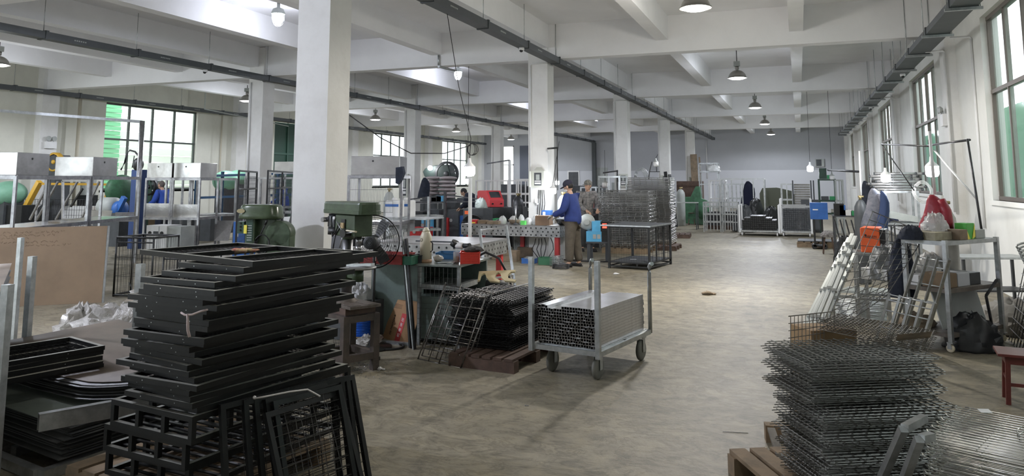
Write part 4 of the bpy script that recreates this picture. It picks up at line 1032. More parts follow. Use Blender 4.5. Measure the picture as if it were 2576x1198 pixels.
# blue hose drum under the stand, small wire basket, dark puddle of bags
p = onz(897, 853, 0.06)
t = thing('hose_reel', 'coil of glossy blue hose on a wooden drum under the drill stand', 'hose', (p.x, p.y + 0.1, 0.08))
mb = MB()
for k in range(11): mb.path([(0.105 * math.cos(a), 0.105 * math.sin(a), 0.01 + 0.0165 * k) for a in [2 * PI * i / 28 for i in range(28)]], 0.0085, 6, True)
mb.build('hose', mat('glossy_blue_hose', (0.01, 0.08, 0.42), 0.15), t)
MB().lathe([(0.13, -0.012), (0.13, 0.0), (0.09, 0.001), (0.09, 0.185), (0.13, 0.187), (0.13, 0.197)], n=28).build('drum', M['wood'], t)
mb = MB().box(-.16, -.16, 0, .16, .16, 0.065); single('wood_block', 'low dark block under the blue hose reel', 'wood block', mb, M['dwood'], (p.x, p.y + 0.1, 0))
p = onz(805, 900, 0.0); mb = MB(); mesh_grid(mb, 0.16, 0.26, 0.016, 0.13, 0.0015, (0, 0, 0), (1, 0, 0), (0, 0.1, 0.99), 3)
single('wire_rack', 'small black wire rack hanging behind the drill stand', 'wire rack', mb, M['darkwire'], (P2.x + 0.02, P2.y + 0.12, 0.06), R(10))
blob('plastic_bag', 'white plastic bags bundled behind the near drill press column', 'plastic bag', (ony(905, 752, 7.05).x, 7.05, 0.40), 0.2, 0.12, 0.16, mat('white_bag', (0.6, 0.6, 0.6), 0.5), 41)
mb = MB().box(0, 0, 0, 0.52, 0.3, 0.40); single('storage_crate', 'dark crate under the white plastic bags', 'crate', mb, M['dgrey'], (ony(905, 752, 7.05).x - 0.3, 6.98, 0))
blob('plastic_bag', 'grimy clear bag on the floor behind the drill stand', 'plastic bag', (onz(915, 875).x, onz(915, 875).y + 0.1, 0), 0.2, 0.1, 0.10, film2, 43)
mb = MB(); q = onz(930, 880)
mb.path([(q.x + 0.28 * math.cos(a), q.y + 0.15 + 0.18 * math.sin(a), 0.012) for a in [2 * PI * i / 24 for i in range(24)]], 0.011, 6, True)
single('rubber_hose', 'black hose looped on the floor behind the drill stand', 'hose', mb, M['rubber'])

# ---- pallet with wire panels, leaning grids
N = onz(1277, 883, .13)
rp = R(-6)
ux = Vector((math.cos(rp), math.sin(rp), 0)); uy = Vector((-ux.y, ux.x, 0))
pc = onz(1282, 935, 0.02)
o = pallet('red-brown wooden pallet under the black wire panels', (pc.x - ux.x * 0.62, pc.y - ux.y * 0.62, 0), rp, 0.66, 1.0, 0.12, 'dwood', 6)
mb = MB().box(0, 0, 0, 1, 1, 1)
WP = 'black wire panels stacked on the middle pallet'
pw, pd = 0.64, 0.92
def wire_panel(name, label, cat, w, d, px_, py_, r, m, group, fold=0.0, n=4, edge=None):
    mb = MB(); 
    a = max(1, round(w / px_)); b = max(1, round(d / py_))
    for i in range(a + 1): x = w * i / a; mb.cyl((x, -0.012, r), (x, d + 0.012, r), r, n, caps=True, smooth=False)
    for j in range(b + 1): y = d * j / b; mb.cyl((-0.012, y, -r), (w + 0.012, y, -r), r, n, caps=True, smooth=False)
    if fold:
        for i in range(a + 1): x = w * i / a; mb.cyl((x, 0, r), (x, -0.012, fold), r, n, caps=False, smooth=False)
    o = mb.build(name, m); tag(o, label, cat, group); return o
wp = wire_panel('welded_mesh', 'black welded wire panel in the pile on the middle pallet', 'wire panel', pw, pd, 0.05, 0.05, 0.003, mat('oiled_black_wire', (0.05, 0.05, 0.052), 0.35, 0.7), WP)
r2 = random.Random(17)
for k in range(36):
    o = wp if k == 0 else clone(wp)
    a = rp + R(r2.uniform(-1.2, 1.2)); off = -0.02 + 0.03 * math.sin(k * 0.45)
    e = Vector((N.x, N.y, 0)) - Vector((math.cos(a), math.sin(a), 0)) * (pw + off) + uy * r2.uniform(-.02, .02) + uy * 0.03
    o.location = (e.x, e.y, 0.128 + k * 0.0125); o.rotation_euler = (0, 0, a); o['label'] = 'black welded wire mesh, %s from the bottom of the pile on the middle pallet' % nth(k + 1)
o['label'] = 'topmost black wire panel of the pile on the middle pallet'
A = onz(1213, 744, .595); B = onz(1339, 712, .595); mb = MB().bar(A, B, 0.025, 0.012)
single('flat_bar', 'bright thin tube lying along the top of the wire panel pile', 'steel tube', mb, M['tube'])
mb = MB().cbox((0, 0, 0), 0.075, 0.003, 0.04, 0); q = ony(1302, 830, N.y + 0.2)
q = onx(1302, 830, N.x + 0.03 + (0.0)); tg = single('paper_tag', 'pale paper tag stuck in the side of the wire panel pile', 'tag', mb, mat('paper_tag', (0.6, 0.55, 0.55), 0.8), q, R(80)); tg.rotation_euler = (0.0, R(-12), R(72))
# plywood cut-out on top
pts2 = [(0, 0), (0.40, 0.10), (0.40, 0.14), (-0.02, 0.03)]
outer = [(0, 0.24), (0.44, 0.30), (0.445, 0.265), (0.40, 0.255), (0.39, 0.19), (0.42, 0.13), (0.53, 0.10), (0.53, 0.065), (0.40, 0.075), (0.335, 0.13), (0.29, 0.21), (0.25, 0.235), (0.235, 0.20), (0.25, 0.13), (0.34, 0.075), (0.34, 0.045), (0.22, 0.055), (0.15, 0.12), (0.10, 0.20), (0.075, 0.205), (0.06, 0.17), (0.085, 0.07), (0.07, 0.045)]
A = onz(1171, 700, 0.60)
ply = single('plywood_cutout', 'pale plywood cut-out with three arches on top of the wire panel pile', 'wooden cut-out', MB().prism(outer, (0, 0, 0), (0.78, 0.36, 0), (-0.12, 0.62, 0.42), 0.02), M['ply'], (A.x, A.y - 0.0, 0.565), R(-22))
A_ = onz(1175, 717, .60); ply.location = (A_.x + 0.02, A_.y + 0.05, 0.60)
# leaning welded grids
def lean_grid(label, bl_, br_, tl, tr, nx, ny, r, m, group, ext=0.02):
    mb = MB(); bl_, br_, tl, tr = map(Vector, (bl_, br_, tl, tr)); nn = (br_ - bl_).cross(tl - bl_).normalized()
    for i in range(nx + 1):
        a = bl_.lerp(br_, i / nx); b = tl.lerp(tr, i / nx); d = (b - a).normalized() * ext; mb.cyl(a + nn * r, b + d + nn * r, r * (1.3 if i in (0, nx) else 1), 6)
    for j in range(ny + 1):
        a = bl_.lerp(tl, j / ny); b = br_.lerp(tr, j / ny); d = (b - a).normalized() * 0.012; mb.cyl(a - d - nn * r, b + d - nn * r, r * (1.3 if j in (0, ny) else 1), 6)
    return single('welded_grid', label, 'steel grid', mb, m, group=group)
GG = 'steel grids leaning on the wire panel pile'
gm = mat('oily_bright_rod', (0.24, 0.23, 0.22), 0.25, 0.85, var=0.5, scale=25)
lean_grid('front steel rod grid leaning on the wire panel pile', onz(1052, 904), onz(1160, 927), onz(1113, 737, .60), onz(1222, 749, .60), 4, 6, 0.0055, gm, GG)
lean_grid('second steel rod grid, showing above and left of the front one', onz(1062, 896), onz(1172, 922), onz(1121, 716, .63), onz(1240, 738, .61), 3, 6, 0.006, gm, GG)
lean_grid('fine black mesh leaning behind the two rod grids', onz(1078, 893), onz(1188, 915), onz(1122, 724, .62), onz(1236, 742, .60), 10, 14, 0.0025, M['wire'], GG)
# aluminium frame standing behind
mb = MB(); Yf = 9.0
t = thing('aluminium_trestle', 'bright tube ladder frame standing behind the wire panels', 'frame')
pa, pb = ony(1207, 577, Yf), ony(1273, 567, Yf + 0.3); qa, qb = ony(1224, 770, Yf - 0.35), ony(1302, 745, Yf - 0.1)
pa, pb = Vector(pa), Vector(pb); qa = onz(1232, 800); qb = onz(1306, 790)
qa.z = qb.z = 0.0
for a_, b_ in ((pa, qa), (pb, qb)): MB().bar(a_, b_, 0.03, 0.03, (1, 0, 0)).build('leg', M['galv'], t)
for u in (0.02, 0.17, 0.58, 0.64):
    MB().bar(pa.lerp(qa, u), pb.lerp(qb, u), 0.022, 0.022).build('rung', M['tube'], t)
mb = MB(); A = onz(1192, 650, .80); mb.path([A, A + Vector((0.1, 0.1, 0.06)), A + Vector((0.26, 0.1, 0.0)), A + Vector((0.42, 0.0, -0.18)), A + Vector((0.5, -0.1, -0.34)), A + Vector((0.52, -0.15, -0.5)), A + Vector((0.5, -0.15, -0.79))], 0.014, 8)
single('air_hose', 'thick black hose arching from the bench down behind the wire panels', 'hose', mb, M['rubber'])

# ---- trolley with square tubes
NR = onz(1507, 890, .24); NL = onz(1342, 868, .24); BR_ = onz(1600, 828, .24)
ux = (NR - NL); w_ = ux.length; ux.normalize(); uy = (BR_ - NR); l_ = uy.length; uy.normalize()
rzt = math.atan2(ux.y, ux.x); l_ = 1.10
t = thing('trolley', 'galvanised hand trolley with four uprights, loaded with square tubes in the gangway', 'trolley', (NL.x, NL.y, 0), rzt)
mb = MB()
for a_, b_ in (((0, 0), (w_, 0)), ((w_, 0), (w_, l_)), ((w_, l_), (0, l_)), ((0, l_), (0, 0)), ((0, l_ * .5), (w_, l_ * .5))): mb.bar((*a_, 0.235), (*b_, 0.235), 0.04, 0.04)
mb.build('deck_frame', M['galv'], t)
MB().box(0.02, 0.02, 0.255, w_ - 0.02, l_ - 0.02, 0.26).build('deck_plate', M['galv'], t)
for x in (-0.005, w_ + 0.005): MB().box(x - 0.02, -0.045, 0.20, x + 0.02, -0.005, 0.99).build('upright', M['galv'], t)
for x in (-0.0, w_ - 0.0):
    MB().path([(x, l_ + 0.03, 0.22), (x, l_ + 0.03, 0.78), (x + 0.005, l_ + 0.025, 0.83), (x + 0.03, l_ - 0.0, 0.865), (x + 0.055, l_ - 0.03, 0.87)], 0.019, 10).build('bent_upright', M['galv'], t)
for (x, y, rw) in ((0.10, 0.16, 0.4), (w_ - 0.07, 0.12, -0.3), (w_ - 0.02, l_ - 0.16, 0.2), (0.08, l_ - 0.16, 0.2)):
    cst = MB(); cst.box(x - 0.04, y - 0.04, 0.205, x + 0.04, y + 0.04, 0.215)
    for s_ in (-1, 1): cst.box(x + s_ * 0.03 - 0.002, y - 0.02, 0.08, x + s_ * 0.03 + 0.002, y + 0.03, 0.206)
    c_ = cst.build('caster_fork', M['galv'], t)
    MB().lathe([(0.03, -0.02), (0.08, -0.02), (0.093, -0.012), (0.095, 0), (0.093, 0.012), (0.08, 0.02), (0.03, 0.02)], (x, y, 0.095), 24, 'x').build('wheel', M['wheel'], c_)
ts = 0.0245; L_ = 1.02
nx, nz = 22, 13
mb = MB(); th = 0.0022
def hollow(mb, s, L, th):
    h = s / 2; o_ = [(-h, 0), (h, 0), (h, s), (-h, s)]; i_ = [(-h + th, th), (h - th, th), (h - th, s - th), (-h + th, s - th)]
    F = [mb._v((x, 0, z)) for x, z in o_]; Bk = [mb._v((x, L, z)) for x, z in o_]; G = [mb._v((x, 0, z)) for x, z in i_]; D = [mb._v((x, 0.12, z)) for x, z in i_]
    for k in range(4):
        q = (k + 1) % 4; mb.cur = 0; mb.face((F[k], Bk[k], Bk[q], F[q])); mb.face((F[k], F[q], G[q], G[k])); mb.cur = 1; mb.face((G[k], G[q], D[q], D[k]))
    mb.face(D); mb.cur = 0; mb.face(Bk[::-1])
hollow(mb, ts - 0.0006, L_, th)
me = mb.mesh('square_tube', [M['tube'], M['tubein']])
r2 = random.Random(23)
TL = Matrix.Translation((NL.x, NL.y, 0)) @ Matrix.Rotation(rzt, 4, 'Z')
x0_ = (w_ - nx * (ts + 0.001)) / 2
for j in range(nz):
    for i in range(nx):
        if j == nz - 1 and (i < 9 and i > 3): continue
        o = bpy.data.objects.new('square_tube', me); COL.objects.link(o)
        dy_ = r2.uniform(-0.012, 0.010) if r2.random() < 0.8 else r2.uniform(-0.03, 0.0)
        sag = 0.0
        p = TL @ Vector((x0_ + (i + 0.5) * (ts + 0.001), 0.035 + dy_, 0.262 + j * (ts + 0.0003)))
        o.location = p; o.rotation_euler = (0, 0, rzt)
        tag(o, 'square tube on the trolley, %s row from the bottom, %s from the left' % (nth(j + 1), nth(i + 1)), 'steel tube', 'square tubes on the trolley')
# ================================================================ welding tables and what stands round them
ZT = 0.735
def perf_table(label, p0, rz, w, d, skirt, ncol, legs, top_m='plate'):
    """p0 near right corner; local x runs left->right along the front"""
    t = thing('welding_table', label, 'work table', (p0[0], p0[1], 0), rz)
    MB().box(-w, 0, ZT - 0.02, 0, d, ZT).build('table_top', mat('worn_table_top', (0.28, 0.27, 0.26), 0.38, 0.5, col2=(0.19, 0.18, 0.175), scale=3), t)
    # skirts, with real round holes on the two visible sides
    def skirt_mesh(L, n, ux, o):
        mb = MB(); ux = Vector(ux); o = Vector(o); nn = Vector((ux.y, -ux.x, 0)); cw = L / n; rows = 3; rh = skirt / rows; r = 0.018; K = 8
        for i in range(n):
            for j in range(rows):
                cx = cw * (i + 0.5 + (0.22 if j == 1 else -0.12)); cz = ZT - 0.021 - skirt + rh * (j + 0.5)
                if not (r < cx - cw * i < cw - r): cx = cw * (i + .5)
                hole = [o + ux * (cx + r * math.cos(2 * PI * k / K + PI / 8)) + Vector((0, 0, cz + r * math.sin(2 * PI * k / K + PI / 8))) for k in range(K)]
                c = [(cw * (i + 1), cz), (cw * (i + 1), cz + rh / 2), (cx, cz + rh / 2), (cw * i, cz + rh / 2), (cw * i, cz), (cw * i, cz - rh / 2), (cx, cz - rh / 2), (cw * (i + 1), cz - rh / 2)]
                out = [o + ux * a + Vector((0, 0, b)) for a, b in c]
                H_ = [mb._v(h) for h in hole]; O_ = [mb._v(q) for q in out]; D_ = [mb._v(h - nn * 0.012) for h in hole]
                for k in range(K):
                    q = (k + 1) % K
                    # hole vertex k lies between out k and out k+1
                    mb.face((O_[k], O_[q], H_[k])); mb.face((H_[k], O_[q], H_[q]))
                    mb.face((H_[q], D_[q], D_[k], H_[k]))
                mb.cur = 1; mb.face(D_); mb.cur = 0
        a = o - nn * 0.013; b = o - nn * 0.013 + ux * L
        return mb
    z0 = ZT - 0.021 - skirt
    skirt_mesh(w, ncol, (1, 0, 0), (-w, 0, 0)).build('front_skirt', [M['plate'], M['black']], t)
    skirt_mesh(d, max(4, int(ncol * d / w)), (0, 1, 0), (0, 0, 0)).build('side_skirt', [M['plate'], M['black']], t)
    MB().box(-w, d - 0.01, z0, 0, d, ZT - 0.021).box(-w, 0.02, z0, -w + 0.01, d - 0.01, ZT - 0.021).build('rear_skirt', M['plate'], t)
    for (x, y) in legs: MB().box(x - 0.045, y - 0.045, 0.0, x + 0.045, y + 0.045, ZT - 0.03).build('leg', M['red'], t)
    return t
q0 = onz(1408, 569, ZT); q1 = onz(1160, 563, ZT); q2 = onz(1440, 559, ZT)
rz1 = heading(q1, q0); w1 = (q0 - q1).length
perf_table('long perforated welding table at which the man in blue stands', q0, rz1, w1, 0.88, 0.21, 20, ((-0.09, 0.1), (-0.09, 0.78), (-w1 + 0.15, 0.1), (-w1 + 0.15, 0.78), (-w1 * 0.5, 0.78)))
r0 = onz(1193, 616, ZT); r1 = onz(1275, 599, ZT)
rz2 = heading(r0, r1) - PI / 2; d2 = (r1 - r0).length
perf_table('lower perforated welding table behind the bench with the thermos', r0, rz2, 1.7, d2, 0.22, 14, ((-0.08, d2 - 0.12), (-0.08, 0.12), (-1.6, 0.12), (-1.6, d2 - 0.12)))

# ---- generic builders
def box_frame(name, label, cat, loc, rz, w, d, h, t_=0.03, m='galv', shelves=(), mids=0, group=None, part='post', rail_m=None):
    o = thing(name, label, cat, loc, rz, group); mm = M[m] if isinstance(m, str) else m
    for (x, y) in ((0, 0), (w, 0), (w, d), (0, d)): MB().box(x - t_ / 2, y - t_ / 2, 0, x + t_ / 2, y + t_ / 2, h).build(part, mm, o)
    for z in (h - t_,) + tuple(shelves):
        mb = MB()
        for a_, b_ in (((0, 0), (w, 0)), ((w, 0), (w, d)), ((w, d), (0, d)), ((0, d), (0, 0))): mb.bar((*a_, z + t_ / 2), (*b_, z + t_ / 2), t_ * .95, t_)
        mb.build('rail_ring', mm, o)
    for k in range(mids):
        x = w * (k + 1) / (mids + 1); MB().bar((x, 0, 0.05), (x, 0, h - t_), t_ * .8, t_ * .8).build('upright_bar', mm, o)
    return o
def gas_cylinder(label, loc, h=1.35, r=0.11, m='grey', group=None):
    t = thing('gas_cylinder', label, 'gas cylinder', loc, 0, group)
    MB().lathe([(r * .9, 0), (r, 0.02), (r, h * 0.80), (r * .9, h * 0.87), (r * .55, h * 0.93), (r * .3, h * 0.95)], n=20).build('cylinder_body', M[m] if isinstance(m, str) else m, t)
    MB().cyl((0, 0, h * .95), (0, 0, h), r * .22, 10).cyl((-r * .3, 0, h * .985), (r * .5, 0, h * .985), r * .16, 8).build('valve', mat('brass', (0.35, 0.28, 0.14), 0.4, 0.7), t)
    return t
def carton(name, label, loc, rz, w, d, h, m='card', cat='box', group=None, flap=True):
    t = thing(name, label, cat, loc, rz, group); mm = M[m] if isinstance(m, str) else m
    MB().box(0, 0, 0, w, d, h).build('box_body', mm, t, bevel=0.004)
    if flap: MB().box(-0.002, -0.003, h * 0.55, w + 0.002, -0.0005, h * 0.57).box(w * .05, d * .48, h + 0.0003, w * .95, d * .52, h + 0.0015).build('flap_seam', M['cardd'], t)
    return t
def welder_box(label, loc, rz, w, d, h, m, name='welding_machine'):
    """wedge fronted welding set; front faces local -y"""
    t = thing(name, label, 'welding machine', loc, rz)
    prof = [(0.0, 0.0), (d, 0.0), (d, h * 0.93), (d * .88, h), (d * .28, h), (0.03, h * 0.48), (0.0, h * 0.42)]
    MB().prism([(a, b) for a, b in prof], (w, 0, 0.0), (0, 1, 0), (0, 0, 1), -w).build('housing', M[m], t, bevel=0.008)
    p_ = MB(); a = Vector((0, 0.03 + (d * .28 - .03) * .18, h * (.48 + .52 * .18))); b = Vector((0, 0.03 + (d * .28 - .03) * .85, h * (.48 + .52 * .85))); n_ = Vector((0, -0.006, 0.004))
    p_.hexa([a + Vector((w * .15, 0, 0)), a + Vector((w * .85, 0, 0)), b + Vector((w * .85, 0, 0)), b + Vector((w * .15, 0, 0)), a + Vector((w * .15, 0, 0)) + n_, a + Vector((w * .85, 0, 0)) + n_, b + Vector((w * .85, 0, 0)) + n_, b + Vector((w * .15, 0, 0)) + n_]).build('screen', M['dgrey'], t)
    for x in (.2, .8): MB().cyl((w * x, -0.02, h * .2), (w * x, 0.0, h * .2), 0.022, 12).build('socket', M['black'], t)
    return t
def hanging_bulb(label, c, top, d=0.13, lit=True, power=None, group='hanging work lamps', wire_pts=None):
    t = thing('work_lamp', label, 'lamp', c, 0, group)
    s = d / 2
    MB().lathe([(s * .25, s * 2.3), (s * .35, s * 1.5), (s * .95, s * .9), (s, s * .75)], n=18).build('lamp_cap', M['white'] if lit else M['grey'], t)
    MB().lathe([(s, s * .75), (s * 1.0, -s * .5), (s * .8, -s * .9), (s * .3, -s)], n=18).build('bulb', lens_c if lit else M['white'], t)
    pts = wire_pts or [(0, 0, s * 2.3), (top[0] - c[0], top[1] - c[1], top[2] - c[2])]
    MB().path(pts, 0.006, 5).build('cord', M['rubber'], t)
    if lit: lamp('lamp_light', (0, -0.02, -s - 0.06), power or P_BULB, (0.88, 0.93, 1.0), t, 0.06)
    return t
def skin_mesh(name, verts, edges, radii, m, parent, sub=2):
    me = bpy.data.meshes.new(name); me.from_pydata([tuple(v) for v in verts], edges, []); me.materials.append(m)
    o = bpy.data.objects.new(name, me); COL.objects.link(o); o.parent = parent
    sk = o.modifiers.new('skin', 'SKIN'); sk.use_smooth_shade = True
    if not me.skin_vertices: 
        bpy.context.view_layer.objects.active = o
    for i, r in enumerate(radii):
        r = (r, r) if isinstance(r, (int, float)) else r
        me.skin_vertices[0].data[i].radius = r
    me.skin_vertices[0].data[0].use_root = True
    ss = o.modifiers.new('sub', 'SUBSURF'); ss.levels = sub; ss.render_levels = sub
    # freeze so that the object keeps a plain mesh
    bpy.context.view_layer.update()
    dg = bpy.context.evaluated_depsgraph_get()
    me2 = bpy.data.meshes.new_from_object(o.evaluated_get(dg)); o.modifiers.clear(); o.data = me2
    me2.polygons.foreach_set('use_smooth', [True] * len(me2.polygons))
    return o
def person(label, loc, rz, J, top_m, trouser_m, cap=None, mask=False, hairless=False, group=None):
    """J: joints in local space, x forward, y to the person's left"""
    t = thing('person', label, 'person', loc, rz, group)
    V = lambda k: Vector(J[k])
    V_, E_, R_ = [], [], []
    def add(p, r, link=None):
        V_.append(Vector(p)); R_.append(r); i = len(V_) - 1
        if link is not None: E_.append((link, i))
        return i
    pel = add(V('pelvis'), (0.09, 0.07)); sp = add(V('spine'), (0.08, 0.065), pel); ch = add(V('chest'), (0.09, 0.065), sp); nk = add(V('neck'), 0.052, ch); hd = add(V('neck').lerp(V('head'), .6), 0.055, nk)
    for s in 'lr':
        h = add(V('hip' + s), 0.06, pel); k = add(V('knee' + s), 0.045, h); a = add(V('ankle' + s), 0.04, k); add(V('toe' + s), 0.035, a)
        sh = add(V('shoulder' + s), 0.045, ch); el = add(V('elbow' + s), 0.035, sh); wr = add(V('wrist' + s), 0.028, el)
    body = skin_mesh('body', V_, E_, R_, M['skin'], t)
    # jacket / shirt
    V_, E_, R_ = [], [], []
    pel = add(V('pelvis') + Vector((0, 0, -0.11)), (0.20, 0.155)); p2 = add(V('pelvis') + Vector((0, 0, 0.08)), (0.19, 0.15), pel); sp = add(V('spine'), (0.185, 0.145), p2); ch = add(V('chest'), (0.185, 0.145), sp); nk = add(V('chest').lerp(V('neck'), .85), 0.075, ch)
    for s in 'lr':
        sh = add(V('shoulder' + s), 0.10, ch); el = add(V('elbow' + s), 0.072, sh); wr = add(V('elbow' + s).lerp(V('wrist' + s), .95), 0.055, el)
    skin_mesh('jacket', V_, E_, R_, top_m, t)
    V_, E_, R_ = [], [], []
    pel = add(V('pelvis') + Vector((0, 0, .05)), (0.165, 0.13))
    for s in 'lr':
        h = add(V('hip' + s) + Vector((0, 0, -.05)), 0.125, pel); k = add(V('knee' + s), 0.098, h); a = add(V('ankle' + s) + Vector((0, 0, .02)), 0.085, k)
    skin_mesh('trousers', V_, E_, R_, trouser_m, t)
    for s in 'lr':
        a = V('ankle' + s); b = V('toe' + s); sho = MB(); d = (b - a); d.z = 0; d.normalize()
        mid = (a + b) / 2; sho.T = Matrix.Translation((mid.x, mid.y, 0)) @ Matrix.Rotation(math.atan2(d.y, d.x), 4, 'Z')
        sho.ball((0.01, 0, 0.04), 0.14, 0.05, 0.042, 14, 8).box(-0.12, -0.04, 0, 0.13, 0.04, 0.02); sho.build('shoe', M['rubber'], t)
    # head with face
    H = V('head'); hm = MB(); yaw = J.get('head_yaw', 0); pit = J.get('head_pitch', 0)
    T = Matrix.Translation(H) @ Matrix.Rotation(yaw, 4, 'Z') @ Matrix.Rotation(pit, 4, 'Y'); hm.T = T
    hm.ball((0, 0, 0.02), 0.095, 0.075, 0.105, 20, 14).ball((0.025, 0, -0.05), 0.06, 0.052, 0.06, 16, 10)
    hm.hexa([(0.085, -0.012, -0.025), (0.112, -0.012, -0.025), (0.112, 0.012, -0.025), (0.085, 0.012, -0.025), (0.085, -0.005, 0.03), (0.094, -0.005, 0.03), (0.094, 0.005, 0.03), (0.085, 0.005, 0.03)])
    for s in (-1, 1): hm.ball((-0.005, s * 0.078, 0.0), 0.022, 0.008, 0.032, 10, 6)
    head = hm.build('face', M['skin'], t)
    ey = MB(); ey.T = T
    for s in (-1, 1): ey.ball((0.084, s * 0.03, 0.018), 0.009, 0.013, 0.006, 8, 6)
    ey.build('eyes', M['hair'], head)
    mo_ = MB(); mo_.T = T; mo_.ball((0.083, 0, -0.055), 0.006, 0.022, 0.006, 8, 6); mo_.build('mouth', mat('lips', (0.35, 0.14, 0.12), 0.5), head)
    hr = MB(); hr.T = T @ Matrix.Translation((-0.014, 0, 0.03)); hr.ball((0, 0, 0.0), 0.094, 0.082, 0.10, 20, 12); hr.build('hair', M['hair'] if not hairless else mat('grey_hair', (0.12, 0.10, 0.09), 0.8), t)
    if cap:
        c_ = MB(); c_.T = T @ Matrix.Translation((-0.006, 0, 0.05)); c_.ball((0, 0, 0.015), 0.108, 0.094, 0.085, 20, 12)
        c_.prism([(0.06, -0.07), (0.15, -0.06), (0.185, -0.03), (0.185, 0.03), (0.15, 0.06), (0.06, 0.07)], (0, 0, -0.005), (1, 0, -0.12), (0, 1, 0), 0.006)
        c_.build('cap', cap, t)
    if mask:
        k_ = MB(); k_.T = T; k_.ball((0.045, 0, -0.045), 0.055, 0.056, 0.05, 16, 10); k_.build('face_mask', M['white'], t)
    # hands: palm, four fingers of unequal length, thumb
    for s in 'lr':
        w_ = V('wrist' + s); e_ = V('elbow' + s); d = J.get('hand' + s); d = Vector(d).normalized() if d else (w_ - e_).normalized()
        sg = 1 if s == 'l' else -1
        up = Vector((0, 0, 1)); sd = d.cross(up).normalized() * sg     # towards the thumb-less side
        nrm = d.cross(sd).normalized(); nrm = nrm if nrm.z < 0 else -nrm
        V_, E_, R_ = [], [], []
        r0_ = add(w_ - d * 0.01, 0.026); pm = add(w_ + d * 0.045, (0.032, 0.018), r0_)
        for q, (off, ln) in enumerate(((0.030, 0.068), (0.010, 0.078), (-0.010, 0.072), (-0.028, 0.055))):
            a = add(w_ + d * 0.085 - sd * off, 0.0105, pm); b = add(w_ + d * (0.085 + ln * .5) - sd * off + nrm * 0.012, 0.0095, a); add(w_ + d * (0.085 + ln * .85) - sd * off + nrm * 0.035, 0.008, b)
        a = add(w_ + d * 0.045 - sd * 0.045 + nrm * 0.01, 0.012, r0_); add(w_ + d * 0.085 - sd * 0.055 + nrm * 0.025, 0.009, a)
        skin_mesh('hand', V_, E_, R_, J.get('hand_mat', M['skin']), t, 1)
    return t
STAND = dict(pelvis=(0, 0, 0.88), spine=(0.0, 0, 1.06), chest=(0.02, 0, 1.26), neck=(0.05, 0, 1.41), head=(0.085, 0, 1.535),
             hipl=(0, 0.09, 0.84), hipr=(0, -0.09, 0.84), kneel=(0.03, 0.10, 0.46), kneer=(-0.02, -0.11, 0.46), anklel=(0.03, 0.11, 0.07), ankler=(-0.08, -0.12, 0.07), toel=(0.17, 0.13, 0.03), toer=(0.06, -0.14, 0.03),
             shoulderl=(0.03, 0.18, 1.34), shoulderr=(0.03, -0.18, 1.34), elbowl=(0.10, 0.24, 1.08), elbowr=(0.12, -0.23, 1.08), wristl=(0.36, 0.15, 0.98), wristr=(0.36, -0.10, 0.96))
pm_ = onz(1434, 673)
J = dict(STAND); J['head_pitch'] = 0.35; J['hand_mat'] = mat('work_glove_grey', (0.35, 0.33, 0.29), 0.9)
man = person('man in blue work jacket, dark cap and white mask standing at the long welding table', (pm_.x + 0.03, pm_.y + 0.12, 0), R(172), J, mat('navy_blue_jacket', (0.028, 0.05, 0.20), 0.85, var=0.15, scale=6), mat('brown_trousers', (0.095, 0.08, 0.062), 0.9, var=0.2, scale=7), cap=mat('dark_cap', (0.03, 0.03, 0.05), 0.9), mask=True)
# second man behind him
pm2 = onz(1458, 650)
J2 = dict(STAND); J2['head_yaw'] = -0.9
person('man in mottled grey jacket behind the man in blue, half hidden', (pm2.x - 0.25, pm2.y + 1.6, 0), R(-60), J2, mat('mottled_grey', (0.10, 0.10, 0.10), 0.9, col2=(0.32, 0.30, 0.29), scale=18), M['dgrey'], cap=mat('camouflage_cap', (0.30, 0.28, 0.24), 0.9, col2=(0.10, 0.10, 0.09), scale=25))
# man bending at the left machine
pm3 = ony(1178, 560, 19.5)
J3 = dict(STAND); J3.update(spine=(0.06, 0, 1.05), chest=(0.20, 0, 1.20), neck=(0.33, 0, 1.28), head=(0.42, 0, 1.33), shoulderl=(0.25, 0.18, 1.25), shoulderr=(0.25, -0.18, 1.25), elbowl=(0.32, 0.22, 1.0), elbowr=(0.32, -0.22, 1.0), wristl=(0.50, 0.12, 0.90), wristr=(0.50, -0.12, 0.90), head_pitch=0.7)
person('man in dark shirt bending over a bench by the far bright lamp', (pm3.x + 0.3, 19.5, 0), R(185), J3, M['cloth'], M['cloth'])

# ---- on the long table
def on1(px, py, z=ZT):
    a = q1.lerp(q0, 0.0); d = ray(px, 565); n = (q0 - q1); tt = (a.x * d.y - a.y * d.x) / (n.y * d.x - n.x * d.y); p = a + n * tt
    return p + Vector((-math.sin(rz1), math.cos(rz1), 0)) * max(.03, min(.62, (566 - py) * .035))
p = on1(1344, 566); carton('cardboard_box', 'brown cardboard box with closed flaps at the right end of the long table', (p.x, p.y + 0.02, ZT), rz1 + R(2), 0.31, 0.26, 0.20, mat('brown_box', (0.26, 0.17, 0.11), 0.85, var=0.1))
p = on1(1348, 558); t = carton('parts_box', 'small blue printed box behind the cardboard box', (p.x, p.y + 0.06, ZT), rz1, 0.20, 0.16, 0.30, 'blue', flap=False)
MB().box(0.03, -0.004, 0.19, 0.09, -0.001, 0.27).build('printed_patch', M['white'], t)
p = on1(1306, 564); basket('plastic_pot', 'bright lime green small pot on the long table', (p.x, p.y, ZT), 0.10, 0.09, 0.085, M['lime'], rz1, False)
p = on1(1175, 561); t = carton('small_box', 'small red and yellow box at the left end of the long table', (p.x, p.y, ZT), rz1, 0.14, 0.12, 0.085, 'red', flap=False); MB().box(0.03, -0.003, 0.01, 0.11, -0.0005, 0.03).build('yellow_band', M['yellowb'], t)
p = on1(1193, 562); carton('small_box', 'torn brown box right of the small red box', (p.x, p.y + .03, ZT), rz1, 0.20, 0.15, 0.075, 'card', flap=False)
